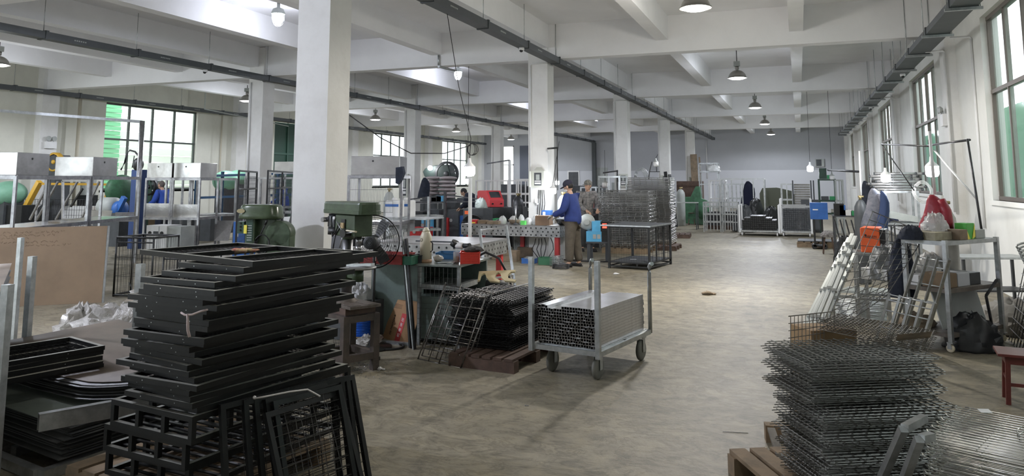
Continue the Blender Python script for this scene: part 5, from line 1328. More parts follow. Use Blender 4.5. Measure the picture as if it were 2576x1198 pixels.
p = on1(1221, 564); carton('small_box', 'low brown tray box in the middle of the long table', (p.x, p.y, ZT), rz1, 0.27, 0.18, 0.07, 'cardd', flap=False)
p = on1(1216, 552); basket('plastic_tray', 'green plastic tray at the back of the long table', (p.x, p.y, ZT), 0.24, 0.2, 0.10, M['greenplastic'], rz1, False)
p = on1(1240, 556); mb = MB().ball((0, 0, 0.05), 0.10, 0.06, 0.05, 12, 8, 0.1, r2); single('angle_grinder', 'dark power tool beside the green tray', 'power tool', mb, M['dgrey'], (p.x, p.y, ZT))
p = on1(1296, 566); t = thing('pillar_clamp', 'bright upright clamp with a round foot on the long table', 'clamp', (p.x, p.y, ZT))
MB().cyl((0, 0, 0.02), (0, 0, 0.40), 0.014, 10).build('rod', M['tube'], t); MB().lathe([(0.06, 0), (0.06, 0.02), (0.02, 0.04)], n=16).build('foot', M['dgrey'], t)
filmb = mat('clear_bag', (0.72, 0.73, 0.72), 0.2, alpha=0.55, bump=0.8, bscale=18)
for i, (x, y, rx, rz_, lb) in enumerate(((1253, 540, .11, .2, 'upright clear plastic bag left on the long table'), (1277, 544, .12, .2, 'clear plastic bag behind the bright clamp'), (1318, 548, .13, .17, 'crumpled clear bag right of the lime pot'), (1335, 545, .15, .24, 'big puffed clear bag leaning towards the pillar'), (1300, 530, .10, .24, 'clear bag with yellow papers at the back of the table'))):
    p = on1(x, 560 - i % 2 * 2); blob('plastic_bag', lb, 'plastic bag', (p.x, p.y + 0.05, ZT), rx * .9, rx * .75, rz_ * .85, filmb, 60 + i, amp=0.10)
p = on1(1270, 562); MBx = MB().lathe([(0.07, 0), (0.13, 0.02), (0.17, 0.10), (0.165, 0.10), (0.12, 0.025), (0.0, 0.015)], n=16)
single('shallow_bowl', 'dark brown shallow bowl behind the bright clamp', 'bowl', MBx, M['cardd'], (p.x + 0.15, p.y + 0.12, ZT))
p = on1(1305, 548); sheet_quad('paper_sheets', 'pale yellow papers standing among the bags', 'paper', [(p.x, p.y + .2, ZT + .22), (p.x + .2, p.y + .2, ZT + .18), (p.x + .18, p.y + .24, ZT + .36), (p.x + .02, p.y + .24, ZT + .38)], M['cream'], 0.01)
p = on1(1398, 566); sheet_quad('paper_sheets', 'white sheet lying on the table in front of the man in blue', 'paper', [(p.x - .2, p.y, ZT + .001), (p.x + .05, p.y, ZT + .001), (p.x + .03, p.y + .2, ZT + .001), (p.x - .2, p.y + .2, ZT + .001)], M['white'], 0.003)
p = on1(1405, 562); single('black_tray', 'black pan held by the man over the table end', 'pan', MB().lathe([(0.05, 0), (0.10, 0.04), (0.15, 0.13), (0.145, 0.13), (0.09, 0.045), (0, 0.01)], n=14), M['black'], (p.x, p.y + 0.1, ZT))
# on the lower welding table: flat bar
p = onz(1120, 606, ZT); single('flat_bar', 'thin dark bar lying on the lower welding table', 'steel bar', MB().box(-0.35, 0, 0, 0.35, 0.03, 0.02), M['dgrey'], (p.x, p.y - 0.3, ZT), rz2)
# ---- below and behind the tables
p = onz(1345, 640); t = thing('steel_cabinet', 'silver metal cabinet on a dark plinth under the right end of the long table', 'cabinet', (p.x, p.y + 0.2, 0), R(4))
MB().box(0, 0, 0, 0.55, 0.35, 0.13).build('plinth', M['black'], t); MB().box(0, 0, 0.131, 0.55, 0.4, 0.50).build('cabinet_shell', M['tube'], t)
t = thing('air_unit', 'grey outdoor air unit with a round grille under the long table', 'air unit', (onz(1284, 648).x, onz(1284, 648).y + 0.2, 0), R(4))
MB().box(0, 0, 0.0, 0.33, 0.3, 0.55).build('casing', M['grey'], t)
mb = MB()
for q in range(7): mb.path([(0.165 + 0.02 * (q + 1) * math.cos(a), -0.006, 0.30 + 0.03 * (q + 1) * math.sin(a)) for a in [2 * PI * i / 20 for i in range(20)]], 0.003, 4, True)
mb.build('fan_grille', M['dgrey'], t)
p = onz(1312, 663); basket('plastic_crate', 'blue plastic crate of small parts on the floor under the long table', (p.x, p.y, 0), 0.27, 0.22, 0.10, M['blue'], R(3), False)
single('small_parts', 'bright bolts heaped in the blue crate', 'parts', MB().ball((0, 0, 0), 0.12, 0.09, 0.035, 12, 8, 0.4, r2), M['galv'], (p.x + .13, p.y + .11, 0.10))
p = onz(1352, 667); basket('plastic_crate', 'green plastic crate on the floor under the long table', (p.x, p.y + 0.05, 0), 0.32, 0.25, 0.14, mat('crate_green', (0.04, 0.16, 0.08), 0.5), R(3), False)
for k in range(7):
    p = onz(1405, 671); mb = MB(); 
    for i in range(5): mb.cyl((0.05 * i, 0, 0.006), (0.05 * i, 0.3, 0.006), 0.005, 5)
    for j in range(3): mb.cyl((0, 0.15 * j, 0.014), (0.2, 0.15 * j, 0.014), 0.005, 5)
    single('small_rack', 'little wire rack beside the red table leg, %s from the floor' % nth(k + 1), 'wire rack', mb, M['galv'], (p.x - 0.16, p.y - 0.05, 0.028 * k), R(2), 'little wire racks stacked on the floor')
p = onz(1455, 668)
for k in range(4): single('wire_coil', 'flat grey wire coil on the floor before the man, %s from the bottom' % nth(k + 1), 'wire coil', MB().path([(0.16 * math.cos(a), 0.12 * math.sin(a), 0.012 + k * .022) for a in [2 * PI * i / 20 for i in range(20)]], 0.009, 5, True), M['darksteel'], (onz(1424, 672).x - 0.02, onz(1424, 672).y - 0.28, 0), 0, 'wire coils on the floor')
for i, (x, y, w_, h_) in enumerate(((1230, 655, .22, .22), (1258, 660, .30, .22), (1295, 650, .34, .22), (1240, 640, .3, .2))):
    p = onz(x, y); carton('cardboard_box', ('leftmost', 'second', 'third', 'rearmost')[i] + ' battered brown box on the floor under the welding tables', (p.x, p.y + .15, 0), R(10 * i - 8), w_, .25, h_, 'cardd')
p = onz(1415, 650); single('cable_reel', 'small cream reel on the floor beside the red leg', 'reel', MB().lathe([(0.02, -0.05), (0.09, -0.05), (0.09, -0.042), (0.05, -0.04), (0.05, 0.04), (0.09, 0.042), (0.09, 0.05), (0.02, 0.05)], (0, 0, 0.09), 18, 'x'), M['cream'], (p.x, p.y + 0.1, 0), R(20))
single('aluminium_spool', 'small bright spool on the floor at the man\'s feet', 'reel', MB().lathe([(0.02, -0.03), (0.08, -0.03), (0.08, 0.03), (0.02, 0.03)], (0, 0, 0.08), 16, 'y'), M['tube'], (onz(1430, 652).x - 0.12, onz(1430, 652).y + 0.3, 0), 0)
cab = MB()
for q, (x, y) in enumerate(((1348, 600), (1356, 600), (1362, 600), (1370, 598), (1385, 598))):
    a = ony(x, y, 15.15); b = ony(x + 10 - 5 * q, 655, 15.1); b.z = 0.01; mid = (a + b) / 2 + Vector((0.06 * (q - 2), -0.04, 0.0)); cab.path([a, a.lerp(mid, .5) + Vector((.02, 0, 0)), mid, mid.lerp(b, .6), b], 0.009, 5)
single('welding_cables', 'dark cables hanging under the right end of the long table', 'cable', cab, M['rubber'])
# black cage table
c0, c1, c2_ = onz(1537, 673), onz(1634, 681), onz(1676, 662)
rzc = R(-9); wc = 0.80; dc = 1.25; hc = 0.80; c0 = c1 - Vector((math.cos(rzc), math.sin(rzc), 0)) * wc
t = thing('cage_table', 'black square tube cage with mesh sides and a flat panel top, in the gangway', 'cage', (c0.x, c0.y, 0), rzc)
for (x, y) in ((0, 0), (wc, 0), (wc, dc), (0, dc)): MB().box(x - 0.02, y - 0.02, 0, x + 0.02, y + 0.02, hc).build('corner_post', M['black'], t)
mb = MB()
for z in (0.05, 0.12, hc - 0.02):
    for a_, b_ in (((0, 0), (wc, 0)), ((wc, 0), (wc, dc)), ((wc, dc), (0, dc)), ((0, dc), (0, 0))): mb.bar((*a_, z), (*b_, z), 0.022, 0.022)
for k in (1, 2): mb.bar((wc, dc * k / 3, .12), (wc, dc * k / 3, hc), 0.025, 0.025)
for x in (0.3, 0.7): mb.bar((wc * x, 0, 0.05), (wc * x, 0, 0.12), 0.022, 0.022)
mb.build('rails', M['black'], t)
g = MB(); mesh_grid(g, dc, hc - .14, 0.17, 0.14, 0.004, (wc, 0, 0.12), (0, 1, 0), (0, 0, 1), 4); mesh_grid(g, wc, hc - .14, 0.05, 0.10, 0.0012, (0, 0, 0.12), (1, 0, 0), (0, 0, 1), 3); mesh_grid(g, wc, hc - .14, 0.05, 0.10, 0.0012, (0, dc, 0.12), (1, 0, 0), (0, 0, 1), 3)
g.build('wire_side', M['darkwire'], t)
MB().box(0.0, 0.0, 0.121, wc, dc, 0.128).build('floor_tray', M['dgrey'], t)
tp = MB().box(-0.16, -0.03, hc, wc + 0.03, dc + 0.03, hc + 0.012).build('top_panel', M['dgrey'], t)
MB().box(-0.16, -0.05, hc - 0.006, wc + 0.03, -0.03, hc + 0.018).box(wc + 0.03, -0.05, hc - 0.006, wc + 0.05, dc + 0.03, hc + 0.018).build('edge_trim', M['galv'], tp)
single('paper_slip', 'small white slip lying inside the black cage', 'paper', MB().box(-.06, -.04, 0, .06, .04, .002), M['white'], (c0.x + wc * .45, c0.y + .5, 0.129), R(10))
# stool with wire feeder
s0 = onz(1482, 656); t = thing('machine_stool', 'dark four legged steel stool under the light blue wire feeder', 'stool', (s0.x, s0.y, 0), R(8))
for (x, y) in ((0, 0), (.38, 0), (.38, .36), (0, .36)): MB().box(x - .035, y - .035, 0, x + .035, y + .035, 0.36).build('leg', M['dgrey'], t)
MB().box(-.06, -.06, .36, .44, .42, .39).build('stool_top', M['dgrey'], t)
t = thing('wire_feeder', 'light blue wire feeder with a red lit display on the dark stool', 'wire feeder', (s0.x - 0.02, s0.y + 0.02, 0.391), R(8))
MB().box(-.04, 0, 0, .28, .36, .21).build('lower_case', M['sky'], t); MB().box(.281, 0.0, 0, .45, .36, .21).build('black_end', M['black'], t)
MB().box(.08, 0.02, .211, .26, .34, .42).build('upper_case', M['sky'], t); u_ = MB().box(.261, 0.02, .211, .42, .34, .42).build('control_panel', M['black'], t)
MB().box(.30, .012, .34, .39, .019, .375).box(.30, .012, .28, .39, .019, .315).build('lit_display', emis('red_display', (1.0, 0.05, 0.03), 4), u_)
MB().box(.10, -.006, .06, .17, -.001, .15).box(.19, -.006, .06, .26, -.001, .15).build('vent', M['grey'], t)
MB().lathe([(0.03, -0.04), (0.16, -0.04), (0.17, 0), (0.16, 0.04), (0.03, 0.04)], (-0.03, 0.1, 0.40), 24, 'y').cyl((-.03, .02, .4), (-.03, .06, .4), .06, 14).build('wire_spool', M['grey'], t)
mb = MB(); a = Vector((s0.x + .05, s0.y + .0, 0.012)); mb.path([a + Vector((-.6, -.1, 0)), a + Vector((-.3, -.25, 0)), a + Vector((.1, -.25, 0)), a + Vector((.5, -.12, 0)), a + Vector((.9, -.05, 0))], 0.012, 5); mb.path([a + Vector((-.5, 0, 0)), a + Vector((-.2, -.15, 0)), a + Vector((.3, -.2, 0)), a + Vector((.7, .1, 0))], 0.012, 5)
single('floor_cables', 'black cables snaking on the floor by the stool', 'cable', mb, M['rubber'])
# red welding sets, cylinders, post box on the pillar
p = onz(1250, 585); 
welder_box('large red welding machine with a sloped screen, behind the long table', (ony(1228, 520, 17.9).x, 18.0, 0.985), R(50), 0.42, 0.72, 0.42, 'welder')
single('machine_shelf', 'dark shelf under the large red welding machine', 'shelf', MB().box(0, 0, 0, 0.85, 0.9, 0.98), M['black'], (ony(1222, 520, 17.9).x, 17.95, 0), R(4))
gas_cylinder('dark grey gas cylinder behind the long table, left of the panel board pillar', (ony(1303, 540, 17.6).x, 17.6, 0), 1.35, 0.14, 'darksteel')
gas_cylinder('pale gas cylinder between the pillar and the man in blue', (ony(1408, 540, 15.5).x + .05, 15.6, 0), 1.42, 0.13, mat('pale_cylinder', (0.55, 0.58, 0.60), 0.35, 0.5))
p = ony(1463, 525, 18.5); welder_box('small red welding machine between the second man and the rod stack', (p.x + 0.02, 18.5, p.z + 0.01), R(10), 0.26, 0.5, 0.34, 'red')
single('machine_crate', 'dark crate under the small red welding machine', 'crate', MB().box(-0.1, -.05, 0, 0.5, .6, p.z), M['dgrey'], (p.x, 18.5, 0), R(10))
def meter_box(label, pxl, pxr, pyt, pyb, Yp, peak=True):
    a = ony(pxl, pyt, Yp); b = ony(pxr, pyb, Yp); w_ = b.x - a.x; h_ = a.z - b.z
    t = thing('meter_box', label, 'electric box', (a.x, Yp - 0.101, b.z))
    mb = MB().box(0, 0, 0, w_, 0.10, h_)
    if peak: mb.prism([(w_ * .12, h_), (w_ * .88, h_), (w_ * .66, h_ * 1.22), (w_ * .34, h_ * 1.22)], (0, 0.06, 0), (1, 0, 0), (0, 0, 1), -0.04)
    mb.build('casing', mat('beige_enamel', (0.55, 0.56, 0.50), 0.5), t)
    d = MB().box(w_ * .22, -0.006, h_ * .12, w_ * .80, -0.001, h_ * .88).build('window_pane', M['dgrey'], t)
    MB().box(w_ * .36, -0.012, h_ * .45, w_ * .66, -0.007, h_ * .78).build('breaker', M['grey'], d)
    MB().box(w_ * .26, -0.009, h_ * .20, w_ * .76, -0.0065, h_ * .30).box(w_ * .26, -0.009, h_ * .35, w_ * .76, -0.0065, h_ * .41).build('breaker_row', M['white'], d)
    MB().box(-w_ * .10, -0.11, 0.01, -0.004, -0.0, h_ - 0.01).build('open_door', mat('beige_enamel', (0.55, 0.56, 0.50), 0.5), t)
    return t
meter_box('beige electric panel box on the pillar behind the man in blue', 1341, 1372, 430, 472, 15.6)
meter_box('electric box on the third pillar, above the tall rod stack', 1559, 1580, 438, 470, 23.85, False)
meter_box('electric box on the fourth pillar of the middle row', 1665, 1682, 441, 460, 32.1, False)
meter_box('electric box on the farthest pillar of the middle row', 1735, 1750, 445, 465, 40.35, False)
a = ony(1346, 500, 15.6); t = single('wall_socket', 'white wall socket with plugs on the pillar below the panel box', 'socket', MB().box(0, -0.03, 0, 0.10, 0, 0.10).cyl((0.03, -0.05, 0.03), (0.03, -0.03, 0.03), 0.02, 8).cyl((0.07, -0.06, -0.01), (0.07, -0.03, -0.01), 0.022, 8), M['white'], (a.x, 15.599, a.z - .1))
mb = MB()
for q in range(4):
    a = ony(1356 + 4 * q, 478, 15.57); b = ony(1352 + 5 * q, 545, 15.57); mb.path([a, (a + b) / 2 + Vector((.01 * q, 0, 0)), b], 0.008, 5)
single('pillar_cables', 'thin cables running down the pillar from the panel box', 'cable', mb, M['rubber'])
# conduits on the pillars
for i, Y in enumerate(ROWS[2:]):
    mb = MB(); x = -5.56 + 0.06; mb.cyl((x, Y - 0.02, 1.2), (x, Y - 0.02, 4.22), 0.016, 8); mb.path([(x, Y - 0.02, 4.22), (x + 0.02, Y - 0.02, 4.25), (x + 0.4, Y - 0.02, 4.26)], 0.016, 6)
    single('conduit', 'white conduit up the front of the %s pillar of the middle row' % ('second', 'third', 'fourth', 'fifth')[i], 'conduit', mb, M['white'])
for i, Y in enumerate(ROWS[2:5]):
    mb = MB(); x = -13.2; mb.cyl((x, Y - 0.02, 0.8), (x, Y - 0.02, 4.2), 0.018, 8); single('conduit', 'white conduit on the %s pillar of the left row' % ('nearest', 'second', 'third')[i], 'conduit', mb, M['white'])
# hanging lamps
c = ony(1181, 430, 10.6); tp = onx(1125, 35, -4.93)
hanging_bulb('brightest hanging work lamp, left of the red welding machine', c, tp, 0.17, power=P_BULB * 2.0, wire_pts=[(0, 0, .19), (0.02, 0.0, 0.5), ((tp.x - c.x) * .5, (tp.y - c.y) * .5, (tp.z - c.z) * .55), tuple(tp - c)])
mb = MB(); 
for q in range(3): mb.path([(0.06 * math.cos(a) * (1 + .3 * q), 0.02 * q, 0.09 * math.sin(a)) for a in [2 * PI * i / 16 for i in range(16)]], 0.005, 5, True)
single('cord_loop', 'looped spare cord above the brightest work lamp', 'cord', mb, M['rubber'], ony(1186, 376, 10.58))
mb = MB(); a = onx(878, 290, -4.9); a = ony(879, 290, 9.4); b = ony(1183, 366, 10.58)
mb.path([a, a.lerp(b, .25) + Vector((0, 0, -.22)), a.lerp(b, .5) + Vector((0, 0, -.34)), a.lerp(b, .78) + Vector((0, 0, -.22)), b], 0.008, 5)
single('sagging_cable', 'black cable sagging from the big pillar to the work lamp cord', 'cable', mb, M['rubber'])
c = ony(1177, 456, 16.5); hanging_bulb('second work lamp hanging just below and behind the brightest one', c, (c.x, c.y, ZC), 0.13, power=P_BULB * .7)
c = ony(1391, 480, 15.1); hanging_bulb('work lamp hanging before the pillar beside the man in blue', c, (c.x + .05, 15.4, 2.5), 0.14, power=P_BULB)
c = ony(1402, 460, 15.5); hanging_bulb('upright lit tube lamp hanging above the man\'s cap', c, (c.x, c.y, 2.62), 0.09, power=P_BULB * .5)
mb = MB(); a = ony(1378, 374, 15.55); b = ony(1402, 372, 15.3); mb.cyl(a, b, 0.02, 8).cyl(b, b + Vector((0, 0, -0.9)), 0.012, 6); single('lamp_bracket', 'black bracket arm on the pillar above the man in blue', 'bracket', mb, M['black'])
c = ony(1522, 465, 19.0); hanging_bulb('unlit bell shaped work lamp left of the tall rod stack', c, (c.x, c.y, 2.45), 0.15, lit=False)
mb = MB(); a = ony(1517, 435, 19.0); b = ony(1555, 430, 19.0); mb.cyl(a, b, 0.02, 6); mb.cyl(ony(1553, 428, 19.0), (ony(1553, 428, 19.0).x, 19.0, 0), 0.022, 6); single('lamp_stand', 'dark post with a cross arm carrying the unlit work lamp', 'stand', mb, M['darksteel'])
# tall rod stacks on pallets
RS = 'wire racks in the tall bright stack'
r5 = 0.0058
def rod_rack(name, w, d, fold, label, group):
    mb = MB()
    for i in range(8): x = w * i / 7; mb.cyl((x, 0, fold), (x, d, fold), r5, 4, smooth=False); mb.cyl((x, 0, 0), (x, 0, fold), r5, 4, smooth=False)
    for j in range(5): y = d * j / 4; mb.cyl((0, y, fold + 2 * r5), (w, y, fold + 2 * r5), r5, 4, smooth=False)
    mb.cyl((0, 0, 0), (w, 0, 0), r5, 4, smooth=False); mb.cyl((0, 0, fold * .5), (w, 0, fold * .5), r5, 4, smooth=False)
    for y in (d * .25, d * .5, d * .75, d): mb.cyl((w, y, 0), (w, y, fold), r5, 4, smooth=False)
    mb.cyl((w, 0, 0), (w, d, 0), r5, 4, smooth=False); mb.cyl((0, 0, 0), (0, d, 0), r5, 4, smooth=False)
    return tag(mb.build(name, M['brightwire']), label, 'wire rack', group)
e0 = onz(1507, 640); e1 = onz(1638, 643)
rk = rod_rack('wire_rack', 1.12, 1.0, 0.085, 'bright wire rack in the shorter of the two tall stacks', RS)
ex = ony(1508, 600, 17.2).x; r2 = random.Random(77)
pallet('worn yellowish pallet under the shorter tall rack stack', (ex + 0.05, 17.2, 0), R(2), 1.1, 1.0, 0.13)
for k in range(30):
    o = rk if k == 0 else clone(rk); o.location = (ex + r2.uniform(-.02, .02) + (0.04 if k % 2 else 0), 17.2 + r2.uniform(-.02, .02), 0.14 + k * 0.041); o.rotation_euler = (0, 0, R(2 + r2.uniform(-1, 1))); o['label'] = 'bright wire rack, %s from the bottom of the shorter tall stack' % nth(k + 1)
ex2 = ony(1578, 500, 18.6).x
pallet('worn pallet under the taller rack stack', (ex2 + 0.05, 18.7, 0), R(2), 1.0, 1.0, 0.13)
for k in range(38):
    o = clone(rk, label='bright wire rack, %s from the bottom of the taller rear stack' % nth(k + 1), group='wire racks in the taller rear stack'); o.location = (ex2 + r2.uniform(-.03, .03), 18.7 + r2.uniform(-.02, .02), 0.14 + k * 0.0405); o.rotation_euler = (0, 0, R(2 + r2.uniform(-1.5, 1.5)))
    o.scale = (0.92, 1, 1)
c = ony(1618, 440, 18.9); mb = MB(); 
for q in range(5): mb.path([((0.10 + .02 * q) * math.cos(a), 0.03 * q, 0.02 + max(0, (0.16 + .02 * q) * math.sin(a))) for a in [PI * i / 12 for i in range(13)]], 0.006, 5)
single('wire_hooks', 'bunch of bent wires on top of the taller rack stack', 'wire', mb, M['galv'], (c.x - .05, c.y - .1, 1.73))
mb = MB(); a = ony(1634, 432, 18.9)
mb.bar(a, ony(1660, 432, 18.9), 0.02); mb.bar(ony(1632, 452, 18.9), a, 0.02); mb.bar(a, ony(1641, 404, 18.9).lerp(a, .1), 0.02); mb.bar(ony(1652, 432, 18.9), ony(1650, 405, 18.9), 0.02)
single('lamp_bracket', 'thin black bent lamp arm standing above the taller stack', 'lamp arm', mb, M['black'])
c = ony(1650, 413, 18.9); hanging_bulb('small unlit lamp fixed to the black arm above the taller stack', c, (c.x + .06, 18.9, c.z + .25), 0.13, lit=False)
for i, (x, y, rz_) in enumerate(((1700, 600, 5), (1640, 640, 0))):
    p = onz(x, y); pallet('low wooden pallet on the floor right of the taller stack' if i == 0 else 'dark pallet edge beneath the tall stacks', (p.x - .7, p.y + (0 if i == 0 else 1.0), 0), R(rz_), 1.1, .9, 0.11, 'dwood')
# ================================================================ right hand side
# near pile of dark wire racks
zt = .77
BL, FL, FR, BRr = onz(1995, 870, zt), onz(2048, 908, zt), onz(2382, 905, zt), onz(2325, 853, zt)
rzn = heading(FL, FR) * 0.5 + heading(BL, BRr) * 0.5; wn = 0.66; dn = 0.46
darkw = mat('dull_steel_wire', (0.30, 0.30, 0.28), 0.32, 0.8)
def wire_shelf(name, w, d, a, b, r, m, label, group, fold=0.018):
    mb = MB()
    for i in range(a + 1):
        x = w * i / a; mb.cyl((x, -0.012, 0.0), (x, d + 0.01, 0), r * 1.15, 4, smooth=False)
    for j in range(b + 1):
        y = d * j / b; mb.cyl((-0.03, y, -2 * r), (w + 0.02, y, -2 * r), r, 4, smooth=False)
    return tag(mb.build(name, m), label, 'wire rack', group)
NG = 'dull wire racks in the near right pile'
ws = wire_shelf('wire_shelf', wn, dn, 9, 10, 0.0023, darkw, 'dull wire rack in the near pile at the right', NG)
r2 = random.Random(91); ux = Vector((math.cos(rzn), math.sin(rzn), 0)); uy = Vector((-ux.y, ux.x, 0))
base = Vector((FL.x, FL.y, 0))
for k in range(58):
    o = ws if k == 0 else clone(ws)
    z = 0.135 + k * 0.0111; tl = r2.uniform(-.7, .7)
    sh = 0.02 * math.sin(k * 0.9) + (0.035 if z < .33 else (0.02 if z < .55 else 0.0)) + r2.uniform(-.005, .005)
    p = base + ux * sh + uy * (0.015 * math.sin(k * .7) + 0.01 - (0.05 if z < .55 else 0))
    o.location = (p.x, p.y, z); o.rotation_euler = (0, 0, rzn + R(tl)); o['label'] = 'dull wire rack, %s from the bottom of the near right pile' % nth(k + 1)
o['label'] = 'topmost dull wire rack of the near pile at the right'
pz = onz(1965, 1085, .12)
pallet('broken grey pallet sticking out left of the near wire rack pile', (base.x - 0.06, base.y - 0.25, 0), rzn, 0.85, 0.9, 0.125, n=7)
a = onz(1945, 1080, .12)
for i, (x0, y0_, x1, y1_) in enumerate(((1940, 1080, 1985, 1215), (1972, 1076, 2018, 1215))):
    p, q = onz(x0, y0_, .115), onz(x1, y1_, .115); d = (q - p).normalized(); n_ = d.cross(Vector((0, 0, 1)))
    single('pallet_board', ('outer', 'inner')[i] + ' loose weathered board beside the near wire rack pile', 'board', MB().bar(p, q, 0.045, 0.018), mat('weathered_board', (0.17, 0.155, 0.13), 0.85, col2=(0.09, 0.08, 0.065), scale=12))
for i, (x, y) in enumerate(((1950, 1110), (1975, 1195))):
    p = onz(x, y, 0); single('wood_block', ('rear', 'front')[i] + ' wooden block under the loose boards', 'wood block', MB().box(-.06, -.04, 0, .12, .04, 0.104), M['wood'], p, R(10))
p = onz(1926, 1130); single('dry_leaf', 'small dry leaf on the floor beside the pallet', 'leaf', MB().ball((0, 0, .004), .018, .009, .004, 8, 4, .3, r2), M['cream'], p, 1)
# mesh panel standing at the left rear of the pile, and one lying across
brn = mat('rust_brown_wire', (0.13, 0.115, 0.095), 0.5, 0.5)
A, B, C_, D_ = ony(1984, 1068, BL.y + .06), ony(2092, 1010, BL.y + .42), ony(1988, 796, BL.y + .06), ony(2098, 784, BL.y + .42)
lean_grid('rust-brown wire grid standing at the left rear of the near pile', (A.x, A.y, .14), (B.x, B.y, .14), C_, D_, 12, 20, 0.0022, brn, None, 0)
A, B = onz(2062, 812, .86), onz(2330, 868, .80); C_, D_ = onz(2110, 790, .86), onz(2350, 832, .82)
lean_grid('brown wire grid lying flat across behind the near pile', A, B, C_, D_, 26, 9, 0.0022, brn, None, 0)
lean_grid('second brown wire grid just under the flat one', A - Vector((0, 0, .035)), B - Vector((0, 0, .035)), C_ - Vector((0, 0, .035)), D_ - Vector((0, 0, .035)), 26, 9, 0.0022, brn, None, 0)
p = ony(2042, 880, BL.y + .30); carton('cardboard_box', 'torn brown carton behind the near wire rack pile, inside the brown grid', (p.x, p.y, 0), rzn + R(3), 0.29, 0.22, 0.80, mat('tan_carton', (0.36, 0.24, 0.12), 0.85, col2=(0.26, 0.17, 0.09), scale=4))
single('cardboard_strip', 'bent cardboard strip lying on the flat brown grid', 'cardboard', MB().hexa([tuple(onz(2255, 858, .83)), tuple(onz(2340, 850, .83)), tuple(onz(2345, 838, .86)), tuple(onz(2258, 846, .86)), tuple(onz(2255, 852, .85)), tuple(onz(2340, 846, .85)), tuple(onz(2345, 834, .88)), tuple(onz(2258, 842, .88))]), M['cardd'])

# bright pile of folded shelves bottom right
BG = 'bright looped wire shelves at the bottom right'
zt = .58
a0, a1, a2_ = onz(2322, 1103, zt), onz(2576, 1190, zt), onz(2335, 1000, zt)
rzb = R(-30) ; wb_, db_ = 0.9, 0.55
rzb = R(-22)
def looped_shelf(name, w, d, m, label, group, r=0.0026):
    mb = MB(); n = 16
    for j in range(n + 1):
        y = d * j / n; mb.path([(0.03, y, 0), (w, y, 0)], r, 4)
    for i in range(6): x = 0.05 + (w - .07) * i / 5; mb.cyl((x, -0.01, -2 * r), (x, d + 0.01, -2 * r), r * 1.15, 4, smooth=False)
    for j in range(0, n, 2):
        y = d * j / n; y2 = d * (j + 1) / n
        mb.path([(0.03, y, 0), (0.01, y + .004, 0.004), (0.0, (y + y2) / 2, 0.008), (0.01, y2 - .004, 0.004), (0.03, y2, 0)], r, 4)
    mb.path([(w * .35, d * .45, 0), (w * .35, d * .45, .03), (w * .37, d * .47, .045), (w * .40, d * .49, .03), (w * .40, d * .49, 0)], r, 4)
    return tag(mb.build(name, m), label, 'wire shelf', group)
ls = looped_shelf('looped_shelf', 0.85, 0.60, mat('zinc_wire', (0.58, 0.58, 0.53), 0.34, 0.85), 'bright looped wire shelf in the pile at the bottom right', BG)
r2 = random.Random(14)
for k in range(22):
    o = ls if k == 0 else clone(ls); z = 0.155 + k * 0.0205
    o.location = (a0.x + r2.uniform(-.012, .012) + (0.0 if k > 10 else -0.02), a0.y + r2.uniform(-.015, .015) + (0.0 if k > 10 else 0.03), z); o.rotation_euler = (0, 0, rzb + R(r2.uniform(-1.5, 1.5))); o['label'] = 'bright looped wire shelf, %s from the bottom of the pile at bottom right' % nth(k + 1)
pallet('pallet hidden under the bright shelf pile at the bottom right', (a0.x - .02, a0.y, 0), rzb, 0.9, .55, .13)
p = Vector((a0.x + math.cos(rzb) * .12 - math.sin(rzb) * .55, a0.y + math.sin(rzb) * .12 + math.cos(rzb) * .55, 0)); single('paper_label', 'small white paper scrap on the bright shelf pile', 'paper', MB().cbox((0, 0, 0.004), .05, .035, .002, .3, .2), M['white'], (p.x, p.y, .592))
for i, pts in enumerate((((2325, 1052), (2276, 1078), (2205, 1235)), ((2345, 1098), (2318, 1104), (2255, 1260)))):
    P3 = [onz(pts[0][0], pts[0][1], .60), onz(pts[1][0], pts[1][1], .60), onz(pts[2][0], pts[2][1], .22)]
    P3[2] = P3[1] + (P3[2] - P3[1]).normalized() * max(.55, (P3[2] - P3[1]).length); 
    t = thing('mitred_tube', ('left', 'right')[i] + ' mitred galvanised tube leg leaning by the bright shelf pile', 'steel tube')
    MB().bar(P3[0], P3[1], .032, .032).build('cross_tube', M['galv'], t); MB().bar(P3[1] + (P3[1] - P3[0]).normalized() * .012, P3[2], .032, .032).build('slanting_tube', M['galv'], t)
# red brown stool
s0 = onz(2537, 1018); t = thing('wooden_stool', 'red-brown lacquered wooden stool cut by the right edge', 'stool', (s0.x, s0.y, 0), R(-6))
hs = 0.37
MB().box(-.05, -.05, hs - .02, .40, .27, hs).build('seat', M['mahog'], t, bevel=.004)
for (x, y) in ((0, 0), (.35, 0), (.35, .22), (0, .22)): MB().bar((x, y, 0), (x + (.02 if x < .1 else -.02), y + (.02 if y < .1 else -.02), hs - .02), .032, .032).build('leg', M['mahog'], t)
MB().box(.01, .0, hs - .08, .34, .02, hs - .021).box(.01, .20, hs - .08, .34, .22, hs - .021).box(0, .02, hs - .08, .02, .2, hs - .021).build('apron', M['mahog'], t)
MB().box(.0, .005, .13, .35, .025, .155).box(0, .02, .17, .02, .2, .19).build('stretcher', M['mahog'], t)

# ---- wheeled corner rack with boxes
ZR = 1.07
N = onz(2395, 888); L_ = onz(2248, 600, ZR); Rr = onz(2505, 596, ZR)
rzr = heading(N, Rr); dr = 1.02; wr = 0.72
